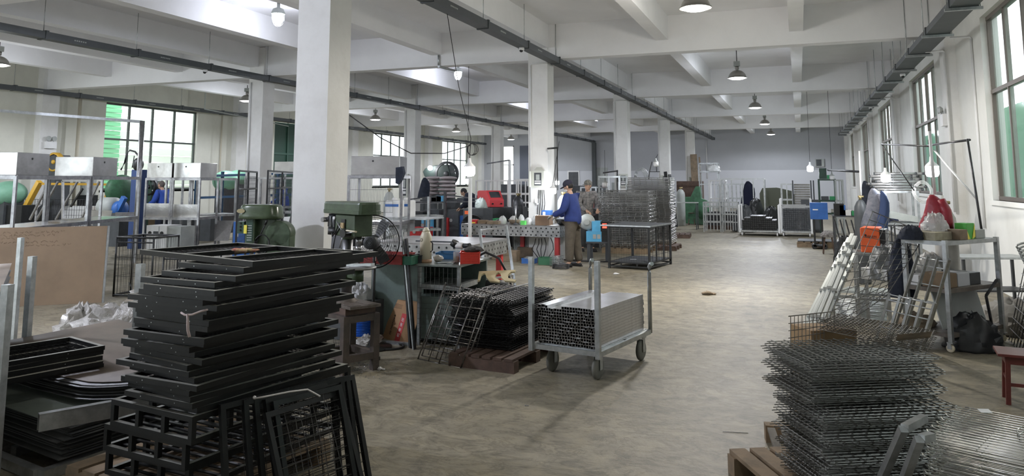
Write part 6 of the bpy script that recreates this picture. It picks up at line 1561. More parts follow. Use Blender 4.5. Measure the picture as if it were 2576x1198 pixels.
# local x along N -> R, local y along N -> L
vL = Vector((L_.x - N.x, L_.y - N.y, 0)); vR = Vector((Rr.x - N.x, Rr.y - N.y, 0))
lL, lR = vL.length, vR.length
t = thing('wheeled_rack', 'tall open galvanised rack on casters loaded with boxes and bags at the right wall', 'rack', (N.x, N.y, 0), heading((0, 0), vR))
eR = Vector((math.cos(heading((0, 0), vR)), math.sin(heading((0, 0), vR)), 0)); eL = Vector((-eR.y, eR.x, 0))
wr, dr = lR, abs(vL.dot(eL))
for (x, y) in ((0, 0), (wr, 0), (wr, dr), (0, dr)): MB().box(x - .02, y - .02, .10, x + .02, y + .02, ZR).build('post', M['galv'], t)
for z, nm in ((ZR - .03, 'top_shelf'), (.58, 'middle_shelf'), (.16, 'bottom_shelf')):
    mb = MB()
    for a_, b_ in (((0, 0), (wr, 0)), ((wr, 0), (wr, dr)), ((wr, dr), (0, dr)), ((0, dr), (0, 0))): mb.bar((*a_, z), (*b_, z), .035, .04)
    mb.box(.01, .01, z + .012, wr - .01, dr - .01, z + .018); mb.build(nm, M['galv'] if z > 1 else mat('rack_deck', (0.16, 0.14, 0.12), .6, .4, var=.3), t)
for (x, y) in ((0, 0), (wr, 0), (wr, dr), (0, dr)):
    c_ = MB().box(x - .03, y - .03, .088, x + .03, y + .03, .10).box(x - .022, y - .01, .035, x - .018, y + .03, .09).box(x + .018, y - .01, .035, x + .022, y + .03, .09).build('caster_fork', M['galv'], t)
    MB().lathe([(.01, -.015), (.036, -.015), (.04, 0), (.036, .015), (.01, .015)], (x, y + .01, .04), 16, 'x').build('wheel', M['cream'], c_)
def onrack(u, v, z): q = Vector((N.x, N.y, 0)) + eR * u + eL * v; return (q.x, q.y, z)
zt1, zt2, zt3 = ZR - .011, .599, .179; hR = heading((0, 0), vR)
carton('wooden_tray', 'dirty cream wooden tray at the front of the top of the wheeled rack', onrack(.02, .10, zt1), hR, .30, .30, .08, mat('dirty_cream', (0.42, 0.39, 0.28), .7, col2=(0.2, 0.18, 0.13), scale=6), flap=False)
carton('small_box', 'grey box with a printed label on the wheeled rack', onrack(.34, .03, zt1), hR, .14, .18, .10, 'cardd', flap=False)
gy = carton('printed_box', 'green and yellow printed box standing on the wheeled rack', onrack(.50, .05, zt1), hR, .15, .12, .16, mat('box_green', (0.08, 0.42, 0.06), .5), flap=False)
MB().prism([(0, 0), (.05, 0), (.0, .09)], (0, -.003, 0), (1, 0, 0), (0, 0, 1), .002).prism([(.15, .16), (.15, .02), (.09, .0)], (0, -.003, 0), (1, 0, 0), (0, 0, 1), .002).build('yellow_print', M['yellowb'], gy)
carton('small_box', 'plain grey box at the right end of the rack top', onrack(.67, .05, zt1), hR, min(.18, wr - .69), .2, .09, 'grey', flap=False)
carton('small_box', 'brown box behind the green and yellow one', onrack(.36, .26, zt1), hR, .22, .16, .15, 'cardd', flap=False)
blob('plastic_bag', 'clear plastic bag heaped behind the cream tray on the rack', 'plastic bag', (onz(2352, 598, ZR).x, onz(2352, 598, ZR).y, zt1 + .08), .13, .12, .17, filmb, 81, amp=.25)
blob('plastic_bag', 'black cloth bag at the left end of the rack top', 'bag', (onz(2292, 600, ZR).x, onz(2292, 600, ZR).y, zt1), .12, .12, .14, M['cloth'], 82, amp=.12)
basket('basket', 'pinkish basket with white packets on the rack top', (onz(2316, 596, ZR).x, onz(2316, 596, ZR).y, zt1), .14, .14, .06, mat('pinkish', (.5, .32, .28), .6), hR, False)
for i, (u, v, w_, d_, h_, m_, lb) in enumerate(((.03, .03, .20, .24, .14, 'card', 'open brown carton at the front corner of the middle rack shelf'), (.26, .04, .22, .2, .13, mat('frosted', (.5, .52, .55), .4), 'frosted plastic box on the middle rack shelf'), (.02, .30, .22, .3, .10, 'white', 'dirty white tray on the middle rack shelf'), (.02, .64, .2, .3, .12, 'white', 'white tray at the left end of the middle rack shelf'), (.50, .05, .2, .3, .12, 'dgrey', 'dark box at the right end of the middle rack shelf'))):
    carton('storage_box', lb, onrack(u, v, zt2), hR, w_, d_, h_, m_, flap=False)
blob('plastic_bag', 'shiny clear bag on the middle rack shelf', 'plastic bag', onrack(.40, .42, zt2), .17, .14, .26, filmb, 83, amp=.3)
blob('cloth_sack', 'blue-banded grey sack bulging at the right of the middle shelf', 'sack', onrack(.66, .55, zt2), .22, .18, .27, mat('grey_sack', (.36, .35, .32), .8, col2=(.2, .22, .24), scale=5), 84, amp=.12)
blob('plastic_bag', 'pile of grey plastic bags in the middle of the rack', 'plastic bag', onrack(.22, .75, zt2), .22, .2, .34, mat('grey_bags', (.30, .31, .31), .5, col2=(.16, .17, .18), scale=8), 85, amp=.2)
blob('black_jacket', 'dark garment hanging down at the left end of the rack', 'garment', onrack(.12, 1.12 if dr > 1.2 else dr + .12, .45), .16, .12, .62, M['cloth'], 86, amp=.1)
A = Vector(onrack(.10, -.00, .20)); 
sheet_quad('white_board', 'dust-covered white framed board leaning inside the lower part of the rack', 'board', [onrack(.07, .12, .19), onrack(wr - .08, .12, .19), onrack(wr - .08, .22, .56), onrack(.07, .22, .56)], mat('dusty_white_board', (.36, .39, .38), .5, var=.1), .012)
blob('black_bag', 'black plastic bag spilling from the bottom shelf of the rack', 'bag', onrack(.32, -.02, 0.0), .26, .2, .34, mat('black_plastic', (.02, .022, .024), .35), 87, amp=.16)
blob('cardboard_scrap', 'flattened brown carton on the bottom rack shelf', 'cardboard', onrack(.10, .45, zt3), .2, .3, .12, M['cardd'], 88, amp=.2)
mb = MB(); q = Vector(onrack(.45, -.12, 0)); mb.bar(q + Vector((0, 0, .52)), q + eR * .12 + Vector((0, 0, .02)), .02); mb.bar(q + Vector((0, 0, .52)), q + eR * .22 + Vector((0, 0, .66)), .02)
single('bent_rod', 'thin bent steel rod leaning against the rack', 'steel rod', mb, M['darksteel'])
# ladder like welded grids leaning against the rack
def thick_grid(name, label, bl_, br_, tl, tr, nb, rungs, rb=.011, rr=.006, m='galv'):
    mb = MB(); bl_, br_, tl, tr = map(Vector, (bl_, br_, tl, tr))
    for i in range(nb): u = i / (nb - 1); mb.bar(bl_.lerp(br_, u), tl.lerp(tr, u), rb * 2, rb * 2)
    for v in rungs: mb.cyl(bl_.lerp(tl, v), br_.lerp(tr, v), rr, 6); 
    return single(name, label, 'steel grid', mb, M[m])
thick_grid('barred_grille', 'tall leaning grille of square bars with thin rungs, before the rack', onz(2238, 862), onz(2322, 880), onz(2310, 640, .99), onz(2388, 652, .99), 4, (.02, .2, .36, .55, .72, .9, .97))
thick_grid('barred_grille', 'shorter leaning grille of bright bars in front of the tall one', onz(2190, 905), onz(2300, 930), onz(2238, 738, .62), onz(2352, 762, .62), 5, (.02, .25, .5, .75, .90, .98))
# low frame with bright rails on it
fA = onz(2098, 805); fB = onz(2240, 815)
t = thing('low_stand', 'low galvanised stand carrying bright rails, left of the wheeled rack', 'stand', (fA.x, fA.y, 0), heading(fA, fB)); wl = (fB - fA).length
for (x, y) in ((0, 0), (wl * .62, 0), (wl, 0), (0, .6), (wl, .6)): MB().box(x - .02, y - .02, 0, x + .02, y + .02, .28 if x != wl * .62 else .62).build('post', M['galv'], t)
MB().bar((0, 0, .28), (wl, 0, .28), .035).bar((0, .6, .28), (wl, .6, .28), .035).bar((0, 0, .28), (0, .6, .28), .035).bar((wl, 0, .28), (wl, .6, .28), .035).build('top_rails', M['galv'], t)
rw = mat('bright_rail', (.72, .75, .72), .35, .5)
for i in range(4):
    p, q = onz(2112 + 6 * i, 733 - 3 * i, .32), onz(2262, 740 - 3 * i, .32); single('metal_rail', ('front', 'second', 'third', 'rearmost')[i] + ' bright rail lying on the low stand', 'rail', MB().bar(p, q, .022, .03), rw)
for i in range(5):
    mb = MB(); d = .03 + .045 * i; 
    for k in range(9): mb.cyl((0, .07 * k, 0), (wl * .95, .07 * k, 0), .006, 4)
    single('metal_strip_bundle', 'layer of grey metal strips under the low stand, %s' % ('lowest', 'second', 'third', 'fourth', 'uppermost')[i], 'metal strips', mb, M['galv'], (fA.x, fA.y + .02, d), heading(fA, fB))
# long bright rails leaning
for i, (xb, yb, xt, yt) in enumerate(((2003, 862, 2128, 612), (2013, 868, 2136, 600), (2026, 874, 2144, 590), (2040, 880, 2152, 596), (2052, 872, 2150, 640))):
    p = onz(xb, yb); q = ony(xt, yt, p.y + .75); mb = MB().bar(p, q, .028, .04)
    mb.bar(p + Vector((.012, -.02, .01)), q + Vector((.012, -.02, .01)), .010, .012)
    t = thing('leaning_rail', ('leftmost', 'second', 'middle', 'fourth', 'rightmost shorter')[i] + ' long pale metal rail leaning up from the near pile', 'rail', group='long pale rails leaning at the right')
    mb.build('rail_bar', rw, t)
    for u in (.25, .5, .72, .82, .9):
        c = p.lerp(q, u); MB().cbox(c + Vector((0, -.02, 0.005)), .05, .03, .035, 0, R(-50)).build('clip', M['galv'], t)
mesh_pts = [ony(x, y, Y) for x, y, Y in ((2060, 860, 7.6), (2232, 742, 8.1), (2196, 532, 8.7), (2330, 588, 9.1))]
mesh_pts = [Vector(p) for p in mesh_pts]
lean_grid('large open wire mesh leaning diagonally behind the long rails', mesh_pts[0], mesh_pts[1], mesh_pts[2], mesh_pts[3], 7, 14, .0035, M['wire'], None, 0)
# orange set on a stand
sY = 9.6; a = ony(2166, 635, sY)
box_frame('machine_stand', 'grey stand carrying the orange welding set', 'stand', (a.x - .05, sY, 0), 0, .5, .4, a.z, .03, 'galv', (.3,))
t = thing('orange_welder', 'orange welding set with a black mark, standing behind the long rails', 'welding machine', (a.x, sY - .01, a.z + .001), R(-10))
MB().box(0, 0, 0, .20, .38, .28).build('housing', M['orange'], t, bevel=.012); MB().box(.201, .02, .02, .26, .36, .26).build('front_panel', M['black'], t)
text('WENERI', .035, M['black'], t, (.11, -.0015, .18), FRONT); MB().cyl((.055, -.003, .195), (.055, -.0005, .195), .012, 10).build('round_mark', M['black'], t)
# steel table behind and things
def table(label, loc, rz, w, d, h, m='plate', t_=.03, leg='dgrey', name='steel_table', shelf=None):
    t = thing(name, label, 'table', loc, rz); MB().box(0, 0, h - .025, w, d, h).build('table_top', M[m], t)
    for (x, y) in ((t_, t_), (w - t_, t_), (w - t_, d - t_), (t_, d - t_)): MB().box(x - t_ / 2, y - t_ / 2, 0, x + t_ / 2, y + t_ / 2, h - .026).build('leg', M[leg], t)
    if shelf: MB().box(t_, t_, shelf, w - t_, d - t_, shelf + .02).build('shelf', M[leg], t)
    return t
q = onz(2290, 567, .95); a = onz(2155, 562, .95)
table('dark topped steel table in front of the tube shelf', (a.x, a.y, 0), heading(a, q), (q - a).length, .55, .95, 'dgrey')
q = onz(2420, 648, .72); b_ = onz(2555, 640, .72)
table('grey steel table behind the wheeled rack by the wall', (q.x, q.y, 0), R(20), .9, .45, .72, 'galv', shelf=.3)
gas_cylinder('pale dirty gas cylinder under the red jacket', (ony(2378, 560, 9.4).x, 9.4, 0), 1.44, .115, mat('dirty_white_cylinder', (.5, .49, .45), .5, .2, var=.15))
gas_cylinder('grey gas cylinder at the left of the tube shelf', (ony(2166, 540, 13.6).x, 13.6, 0), 1.42, .105, 'dgrey')
gas_cylinder('dark gas cylinder leaning place behind the jackets', (ony(2200, 560, 14.6).x, 14.6, 0), 1.3, .1, 'dgrey')
def garment(label, c, w, d, h, m, seed=0, sleeve=True, name='jacket'):
    """a garment hanging from its collar: c is the top point"""
    t = thing(name, label, 'jacket', c); r_ = random.Random(seed); mb = MB(); n = 22; rings = []
    prof = ((0.0, .16), (.05, .34), (.14, .62), (.3, .80), (.5, .9), (.7, 1.0), (.88, 1.04), (1.0, 1.0))
    for v, k in prof:
        ring = []
        for i in range(n):
            a = 2 * PI * i / n; rr = 1 + .14 * math.sin(5 * a + seed) * v + .06 * math.sin(11 * a + 4 * v) + .05 * math.sin(v * 34)
            ring.append(mb._v((w / 2 * k * rr * math.cos(a) + .03 * math.sin(v * 5), d / 2 * k * rr * math.sin(a), -h * v)))
        rings.append(ring)
    mb.face(rings[0]); mb.face(rings[-1][::-1])
    for A_, B_ in zip(rings, rings[1:]):
        for i in range(n): mb.face((A_[i], B_[i], B_[(i + 1) % n], A_[(i + 1) % n]), True)
    mb.build('jacket_body', m, t)
    if sleeve:
        mb = MB(); mb.path([(w * .28, -d * .1, -h * .14), (w * .46, -d * .25, -h * .4), (w * .50, -d * .3, -h * .68), (w * .48, -d * .3, -h * .86)], .055, 10); mb.build('sleeve', m, t)
    return t
c = ony(2344, 490, 9.2); garment('shiny dark red quilted jacket hanging by the pale gas cylinder', c, .25, .18, .43, mat('red_quilt', (.30, .02, .035), .42, bump=.6, bscale=12), 3)
c = ony(2196, 474, 13.2); garment('grey checked jacket hanging from the tube shelf', c, .3, .2, .62, mat('grey_check', (.10, .11, .14), .9, col2=(.2, .2, .23), scale=14), 5)
c = ony(2218, 480, 13.1); garment('dark blue work coat hanging beside the checked jacket', c, .16, .15, .62, mat('navy_coat', (.03, .05, .12), .9), 8, False)
c = ony(2175, 455, 15.0); garment('dark garment hanging on a rod far down the right wall', c, .22, .2, .5, M['cloth'], 9, False)
c = ony(2250, 532, 12.6); mb = MB(); r2 = random.Random(4)
c = onz(2232, 562, .95); blob('blue_coverall', 'navy cloth bundle draped on the table by the tube shelf', 'cloth', (c.x, c.y + .25, .951), .24, .16, .20, mat('navy_cloth', (.02, .03, .09), .9), 95, amp=.1)
# tube shelf
sy = 13.6; a = ony(2226, 480, sy); b_ = ony(2308, 480, sy)
box_frame('tube_shelf', 'white square tube shelf stacked with bright tubes and clamps near the right wall', 'shelf', (a.x, sy, 0), 0, b_.x - a.x, .6, a.z, .035, 'galv', (.95,))
single('shelf_board', 'pale sloping board inside the tube shelf', 'board', MB().hexa([(0, 0, .0), (.52, 0, -.08), (.52, .3, -.08), (0, .3, 0), (0, 0, .12), (.52, 0, .0), (.52, .3, 0), (0, .3, .12)]), M['grey'], (a.x + .03, sy + .02, 1.06))
r2 = random.Random(44); k = 0
for row in range(7):
    for i in range(3):
        z = a.z + .02 + row * .043; x0_ = a.x - .16 - .05 * (row % 3) + r2.uniform(0, .08); L_ = (b_.x - a.x) + .22 + r2.uniform(-.1, .1)
        t = thing('clamp_tube', 'bright tube on the white shelf, %s layer from the bottom, %s one' % (nth(row + 1), ('front', 'middle', 'rear')[i]), 'steel tube', (x0_, sy + .08 + i * .17, z), R(r2.uniform(-2, 2)), 'tubes piled on the white shelf')
        MB().cyl((0, 0, 0), (L_, 0, 0), .019, 8).build('tube', M['tube'], t); MB().cyl((L_ - .03, 0, 0), (L_, 0, 0), .021, 8).cyl((0, 0, 0), (.02, 0, 0), .021, 8).build('fitting', M['dgrey'], t)
mb = MB(); c = ony(2322, 483, 13.0)
for q in range(5): mb.path([(c.x + (.10 + .01 * q) * math.cos(a_), 13.0 + .01 * q, c.z + (.13 + .02 * (q % 3)) * math.sin(a_)) for a_ in [2 * PI * i / 18 for i in range(18)]], .006, 4, True)
single('cable_coil', 'pale cable coil hanging at the right end of the tube shelf', 'cable', mb, M['white'])
# hanging lamps on the right
c = ony(2345, 430, 11.0); hanging_bulb('bright work lamp hanging before the second window on the right', c, ony(2332, 345, 11.0), .16, power=P_BULB * 1.2, wire_pts=[(0, 0, .18), (-.02, 0, .34), tuple(ony(2335, 352, 11.0) - c)])
c = ony(2228, 448, 13.2); hanging_bulb('bright work lamp in front of the tube shelf', c, (c.x, c.y, 2.12), .14, power=P_BULB * .7)
c = ony(2038, 425, 30.0); hanging_bulb('far small work lamp hanging before the back wall', c, (c.x, c.y, ZC), .22, power=P_BULB * 2.2)
c = ony(2093, 447, 26.0); hanging_bulb('unlit white lamp hanging far back above the green shelf', c, (c.x, c.y, ZC), .15, lit=False)
for i, (x0, y0_, x1, y1_, Ya, Yb, r_, lb) in enumerate(((2434, 350, 2472, 596, 10.2, 9.8, .013, 'thin dark pole leaning behind the wheeled rack'), (2335, 366, 2440, 352, 10.9, 10.2, .014, 'dark rod running level from the leaning pole towards the window'), (2218, 363, 2340, 368, 13.0, 10.9, .012, 'grey rod running level towards the tube shelf'), (2350, 378, 2456, 500, 11.0, 10.4, .011, 'pale rod slanting down to the wall'), (2218, 363, 2300, 480, 13.0, 13.0, .009, 'thin wire slanting down over the tube shelf'), (2083, 428, 2160, 432, 26.0, 22.0, .03, 'dark bar level above the green shelf far back'), (2338, 330, 2352, 490, 9.3, 9.3, .016, 'white rod standing up behind the red jacket'), (2162, 380, 2166, 492, 13.6, 13.6, .014, 'white rod standing on the grey gas cylinder'))):
    single('thin_pole', lb, 'pole', MB().cyl(ony(x0, y0_, Ya), ony(x1, y1_, Yb), r_, 8), M['white'] if 'white' in lb or 'pale' in lb else M['darksteel'])
def wall_thing(name, label, cat, px, py, Y, w, h, d, m, extra=None):
    a = ony(px, py, Y); t = thing(name, label, cat, (XR - .17 - d, a.y - w / 2, a.z - h / 2)); MB().box(0, 0, 0, d - .001, w, h).build('casing', M[m], t); return t
t = wall_thing('emergency_light', 'white twin-head emergency light on the right wall pier', 'emergency light', 2357, 303, 15.85, .28, .22, .08, 'white')
for y in (.06, .22): MB().lathe([(.03, 0), (.06, -.03), (.065, -.06)], (.02, y, .30), 14, 'x').cyl((.02, y, .22), (.02, y, .28), .012, 6).build('lamp_head', M['grey'], t)
t = wall_thing('switch_box', 'white electric box on the right wall pier above the rack', 'electric box', 2402, 468, 10.9, .2, .34, .12, 'white'); t.location.x = XR - .121
wall_thing('socket_box', 'small white socket box low on the right wall', 'socket', 2428, 515, 10.6, .1, .22, .06, 'white').location.x = XR - .061
for i, (Yp, za, zb) in enumerate(((11.9, .9, 4.0), (15.5, 1.1, 4.0), (23.7, 1.1, 4.0), (31.9, 1.1, 4.0))):
    x = (XR - .02 if i == 0 else XR - .19); mb = MB().cyl((x, Yp + 2.2 * (i == 0), za), (x, Yp + 2.2 * (i == 0), zb), .02, 8); mb.path([(x, Yp + 2.2 * (i == 0), zb), (x - .02, Yp + 2.2 * (i == 0), zb + .03), (x - .3, Yp + 2.2 * (i == 0), zb + .03)], .02, 6)
    single('conduit', 'white conduit on the right wall, %s one' % ('nearest', 'second', 'third', 'fourth')[i], 'conduit', mb, M['white'])
# meshes leaning on the right wall
A, B = ony(2478, 640, 9.5), ony(2545, 720, 8.0)
lean_grid('dark wire mesh leaning on the right wall behind the rack', (2.45, 9.6, .75), (2.45, 7.9, .72), (2.72, 9.7, 1.32), (2.72, 8.2, 1.12), 12, 6, .004, M['darksteel'], None, .03)
for i in range(6):
    x = 1.92 + .07 * i; lean_grid(('first', 'second', 'third', 'fourth', 'fifth', 'sixth')[i] + ' steel mesh of the row leaning at the right edge', (x - .02, 8.2 - .05 * i, .0), (x + .06, 9.4 - .05 * i, .0), (x + .18, 8.25 - .05 * i, .74), (x + .26, 9.4 - .05 * i, .80), 9, 7, .0045, M['wire'], 'steel meshes leaning at the right edge')
for i in range(4):
    mb = MB(); y = 8.3 + .22 * i; mb.bar((1.86 + .03 * i, y - .5, .02 + .05 * i), (2.56, y + .4, .56 + .05 * i), .03, .05)
    single('slanting_bar', ('lowest', 'second', 'third', 'highest')[i] + ' steel bar slanting through the heap at the right edge', 'steel bar', mb, M['darksteel'])
mb = MB(); 
for q in range(6): mb.path([(2.22 + .16 * math.cos(a_), 8.9 + .05 * q, .84 + .028 * q + .05 * math.sin(a_)) for a_ in [2 * PI * i / 16 for i in range(16)]], .012, 5, True)
single('rope_coil', 'coil of grey hose on top of the heap at the right edge', 'hose', mb, M['grey'])
for i in range(5): single('shelf_grille', ('nearest', 'second', 'third', 'fourth', 'farthest')[i] + ' upright bar grille leaning high at the right edge', 'steel grid', MB().bar((2.36, 9.55 + .09 * i, .0), (2.62, 9.6 + .09 * i, 1.12), .03, .03).bar((2.36, 9.58 + .09 * i, .01), (2.62, 9.63 + .09 * i, 1.10), .012, .02), M['tube'], group='bar grilles at the right edge')
blob('cloth_sack', 'grey sack lying at the foot of the right wall heap', 'sack', (2.15, 9.9, 0), .35, .4, .34, mat('dusty_sack', (.2, .19, .17), .9, var=.2), 97, amp=.2)
# stools and things in the right middle distance
def round_stool(label, px, py, h, cloth=None, m='dwood'):
    p = onz(px, py); t = thing('round_stool', label, 'stool', (p.x, p.y + .12, 0))
    for k in range(4): a_ = PI / 4 + k * PI / 2; MB().bar((.17 * math.cos(a_), .17 * math.sin(a_), 0), (.10 * math.cos(a_), .10 * math.sin(a_), h - .03), .03, .03).build('leg', M[m], t)
    MB().lathe([(.13, h - .03), (.16, h - .025), (.16, h), (0, h + .001)], n=20).build('seat', M[m], t)
    if cloth: blob('cloth_cover', 'mottled cloth thrown over the wooden stool in the gangway', 'cloth', (p.x, p.y + .12, h - .06), .19, .19, .14, cloth, 99, amp=.12)
    return t
round_stool('wooden stool under a mottled cloth near the long rails', 2086, 640, .44, mat('mottled_cloth', (.28, .26, .24), .95, col2=(.10, .09, .085), scale=16))
round_stool('wooden stool beside the green machine far back', 1740, 566, .46)
p = onz(2005, 622); pallet('dark topped pallet on the floor by the cloth covered stool', (p.x, p.y, 0), R(-2), 1.2, .9, .14, 'wood')
single('rubber_sheet', 'dark rubber sheet lying on the pallet by the stool', 'sheet', MB().box(.02, .02, .0, 1.15, .85, .02), M['dgrey'], (p.x, p.y, .141), R(-2))
p = onz(2110, 655); mb = MB().path([(0, 0, 0), (0, 0, .42), (.03, .02, .48), (.12, .05, .5), (.2, .08, .46), (.22, .1, 0)], .016, 8); single('bent_tube', 'white bent tube hoop standing by the long rails', 'steel tube', mb, M['white'], p)
p = ony(2060, 552, 20); t = carton('blue_welder', 'upright blue welding cabinet with pale lettering, mid distance right', (p.x - .19, 20, .72), 0, .40, .4, .40, 'blue', 'welding machine', flap=False)
MB().box(.06, -.004, .22, .18, -.001, .25).build('pale_lettering', M['white'], t); single('black_trolley', 'black wheeled base under the blue welding cabinet', 'trolley', MB().box(.02, .02, .06, .06, .38, .719).box(.2, .02, .06, .24, .38, .719).box(0, 0, .06, .28, .4, .10).cyl((.02, 0, .06), (.02, .4, .06), .06, 10).cyl((.26, 0, .06), (.26, .4, .06), .06, 10), M['black'], (p.x - .15, 20, 0))
p = onz(2100, 532, .9); table('cluttered dark bench in the right middle distance', (ony(2095, 540, 17.5).x, 17.5, 0), 0, 1.2, .7, .92, 'dgrey', shelf=.35)
for i, (x, w_, h_, m_, lb) in enumerate(((2098, .2, .25, 'black', 'black machine on the cluttered bench, leftmost'), (2112, .12, .22, 'blue', 'small blue can on the cluttered bench'), (2122, .16, .12, 'white', 'white tool on the cluttered bench'), (2140, .2, .1, 'greenplastic', 'green box on the cluttered bench'))):
    q = ony(x, 530, 17.6); carton('bench_item', lb, (q.x, 17.6, .921), 0, w_, .2, h_, m_, flap=False)
for i, (x, h_) in enumerate(((2120, .85), (2135, .8))): q = ony(x, 560, 17.3); blob('dark_machine', ('left', 'right')[i] + ' dark machine under the cluttered bench', 'machine', (q.x, 17.0 + .1 * i, 0), .22, .2, .5, M['black'], 50 + i, amp=.15)
mb = MB()
for q in range(5): a = ony(2100 + 14 * q, 575, 16.2); mb.path([(a.x, 16.2, .9), (a.x + .1, 16.1, .4), (a.x + .2, 16.0, .02), (a.x + .4, 15.9, .02)], .014, 5)
single('bench_cables', 'dark cables hanging from the cluttered bench to the floor', 'cable', mb, M['rubber'])
# ================================================================ left background: stainless frames, machines
def hood_frame(label, p0, rz, w, d, z0=.95, z1=1.73, hood=None, hx=0, hw=None, legs_mid=(), m='steel', front_slab=None):
    """p0: near left foot; local x to the right along the front"""
    t = thing('stainless_frame', label, 'steel frame', (p0[0], p0[1], 0), rz)
    for (x, y) in ((0, 0), (w, 0), (w, d), (0, d)): MB().box(x - .022, y - .022, 0, x + .022, y + .022, z1).build('post', M[m], t)
    for x in legs_mid:
        for dx in (-.03, .03): MB().box(x + dx - .02, -.02, z0, x + dx + .02, .02, z1).build('mullion', M['tube'], t)
    for z in (z0 - .02, z1 - .02):
        mb = MB()
        for a_, b_ in (((0, 0), (w, 0)), ((w, 0), (w, d)), ((w, d), (0, d)), ((0, d), (0, 0))): mb.bar((*a_, z), (*b_, z), .045, .06)
        mb.build('rail_ring', M[m], t)
    MB().box(.02, .02, z0, w - .02, d - .02, z0 + .008).build('work_top', M['stainless'], t)
    if hood:
        for i, (hx_, hw_) in enumerate(hood):
            h_ = MB().box(hx_, .0, z1 + .012, hx_ + hw_, d * .9, z1 + .36).build('hood_box', M['stainless'], t, bevel=.004)
            MB().cyl((hx_ + hw_ * .45, -.004, z1 + .27), (hx_ + hw_ * .45, -.001, z1 + .27), .018, 12).build('hole', M['black'], h_)
    if front_slab: MB().box(.03, -.012, z0 + .01, w - .03, -.002, z0 + .01 + front_slab).build('splash_panel', M['stainless'], t)
    return t
A = onz(30, 577, .93); B = onz(345, 545, .93)
rzA = heading(A, B); LA = (B - A).length
t1 = hood_frame('long stainless frame with a hood box above the big cardboard sheet', A, rzA, LA * .52, .75, .93, 1.73, [(.0, .85)])
mid = A + (B - A) * .54
t2 = hood_frame('second stainless frame with a hood box, right of the yellow beams', mid, rzA, LA * .46, .75, .93, 1.73, [(.02, .9)], (LA * .2,))
# loose tubes leaning inside
for i, (xb, yb, xt, yt) in enumerate(((75, 553, 125, 457), (92, 553, 146, 457), (140, 553, 195, 457), (178, 520, 208, 475), (205, 550, 250, 457))):
    Y_ = 11.2 + i * .35; single('leaning_tube', ('leftmost', 'second', 'middle', 'short dark', 'rightmost')[i] + ' slanting square tube inside the stainless frames', 'steel tube', MB().bar(ony(xb, yb, Y_), ony(xt, yt, Y_), .035, .035), M['steel'] if i != 3 else M['black'])
for i, (x0, x1, ya, yb) in enumerate(((158, 222, 455, 552),)):
    Y_ = 11.4; mb = MB(); a, b, c, d = ony(x0, yb, Y_), ony(x1, yb, Y_), ony(x1, ya, Y_), ony(x0, ya, Y_)
    for p, q in ((a, b), (b, c), (c, d), (d, a)): mb.bar(p, q, .04, .04)
    single('door_frame_blank', 'bright rectangular tube frame standing inside the stainless frames', 'steel frame', mb, M['tube'])
a = ony(213, 552, 12.2); single('steel_trough', 'grey steel trough end on the stainless work top', 'steel trough', MB().hexa([tuple(ony(x, y, Y)) for x, y, Y in ((222, 555, 12), (276, 556, 12), (276, 556, 12.5), (222, 555, 12.5), (213, 529, 12), (283, 530, 12), (283, 530, 12.5), (213, 529, 12.5))]), M['stainless'])
for k in range(6):
    p, q = ony(290, 556 - 4 * k, 13.2), ony(338, 556 - 4 * k, 13.5); single('steel_tube_length', 'bright tube, %s from the bottom of the bundle on the stainless work top' % nth(k + 1), 'steel tube', MB().bar(p, q, .03, .03), M['tube'], group='tubes bundled on the stainless work top')
# thick post with a boom
bx_ = ony(343, 560, 12.9)
t = thing('pole_boom', 'tall steel post with a long level boom reaching over the left machines', 'crane post', (bx_.x, 12.9, 0))
zb = ony(343, 305, 12.9).z
MB().cyl((0, 0, 0), (0, 0, zb), .055, 14).build('post', M['steel'], t)
q = ony(-20, 277, 10.8); MB().bar((0, 0, zb - .02), tuple(q - Vector((bx_.x, 12.9, 0))), .05, .06).build('boom', M['galv'], t)
# double unit
A = onz(360, 575, .80); A = ony(362, 572, 13.6); B = ony(430, 572, 13.75); C_ = ony(487, 572, 13.75)
rz0 = heading(A, B)
hood_frame('stainless unit with hood, left one of the adjoining pair', (A.x, A.y), rz0, (B - A).length - .05, .8, .80, 1.72, [(.0, (B - A).length - .05)], ((B - A).length * .55,), front_slab=.32)
hood_frame('stainless unit with hood, right one of the adjoining pair', (B.x, B.y), rz0, (C_ - B).length + .0, .8, .80, 1.72, [(.0, (C_ - B).length)], ((C_ - B).length * .6,), front_slab=.30)
D_ = ony(590, 548, 15.6); p = ony(492, 548, 14.6)
hood_frame('lower stainless bench frame right of the hooded pair', (p.x, p.y), heading(p, D_), (D_ - p).length, .7, .82, 1.72)
single('leaning_panel_sheet', 'bright sheet leaning under the lower stainless bench', 'metal sheet', MB().hexa([tuple(ony(x, y, Y)) for x, y, Y in ((538, 606, 14.4), (575, 606, 14.6), (575, 606, 14.61), (538, 606, 14.41), (541, 555, 14.7), (588, 555, 14.9), (588, 555, 14.92), (541, 555, 14.72))]), M['tube'])
# AC like white unit
a = ony(365, 640, 13.2); t = thing('white_chiller', 'white cabinet with two round dials under the left hooded unit', 'cabinet', (a.x, 13.2, 0), R(6))
zt_ = ony(365, 567, 13.2).z
MB().box(0, 0, 0, .54, .5, zt_).build('casing', M['white'], t); MB().box(.541, .02, 0.02, .9, .5, zt_ - .02).build('side_vent_box', M['grey'], t)
for x in (.10, .42): MB().cyl((x, -.02, zt_ - .17), (x, -.001, zt_ - .17), .04, 14).build('dial', M['black'], t)
MB().box(.19, -.006, zt_ - .20, .32, -.001, zt_ - .13).build('display', M['dgrey'], t)
MB().box(.335, -.003, .05, .342, -.0005, zt_ - .02).build('door_gap', M['dgrey'], t)
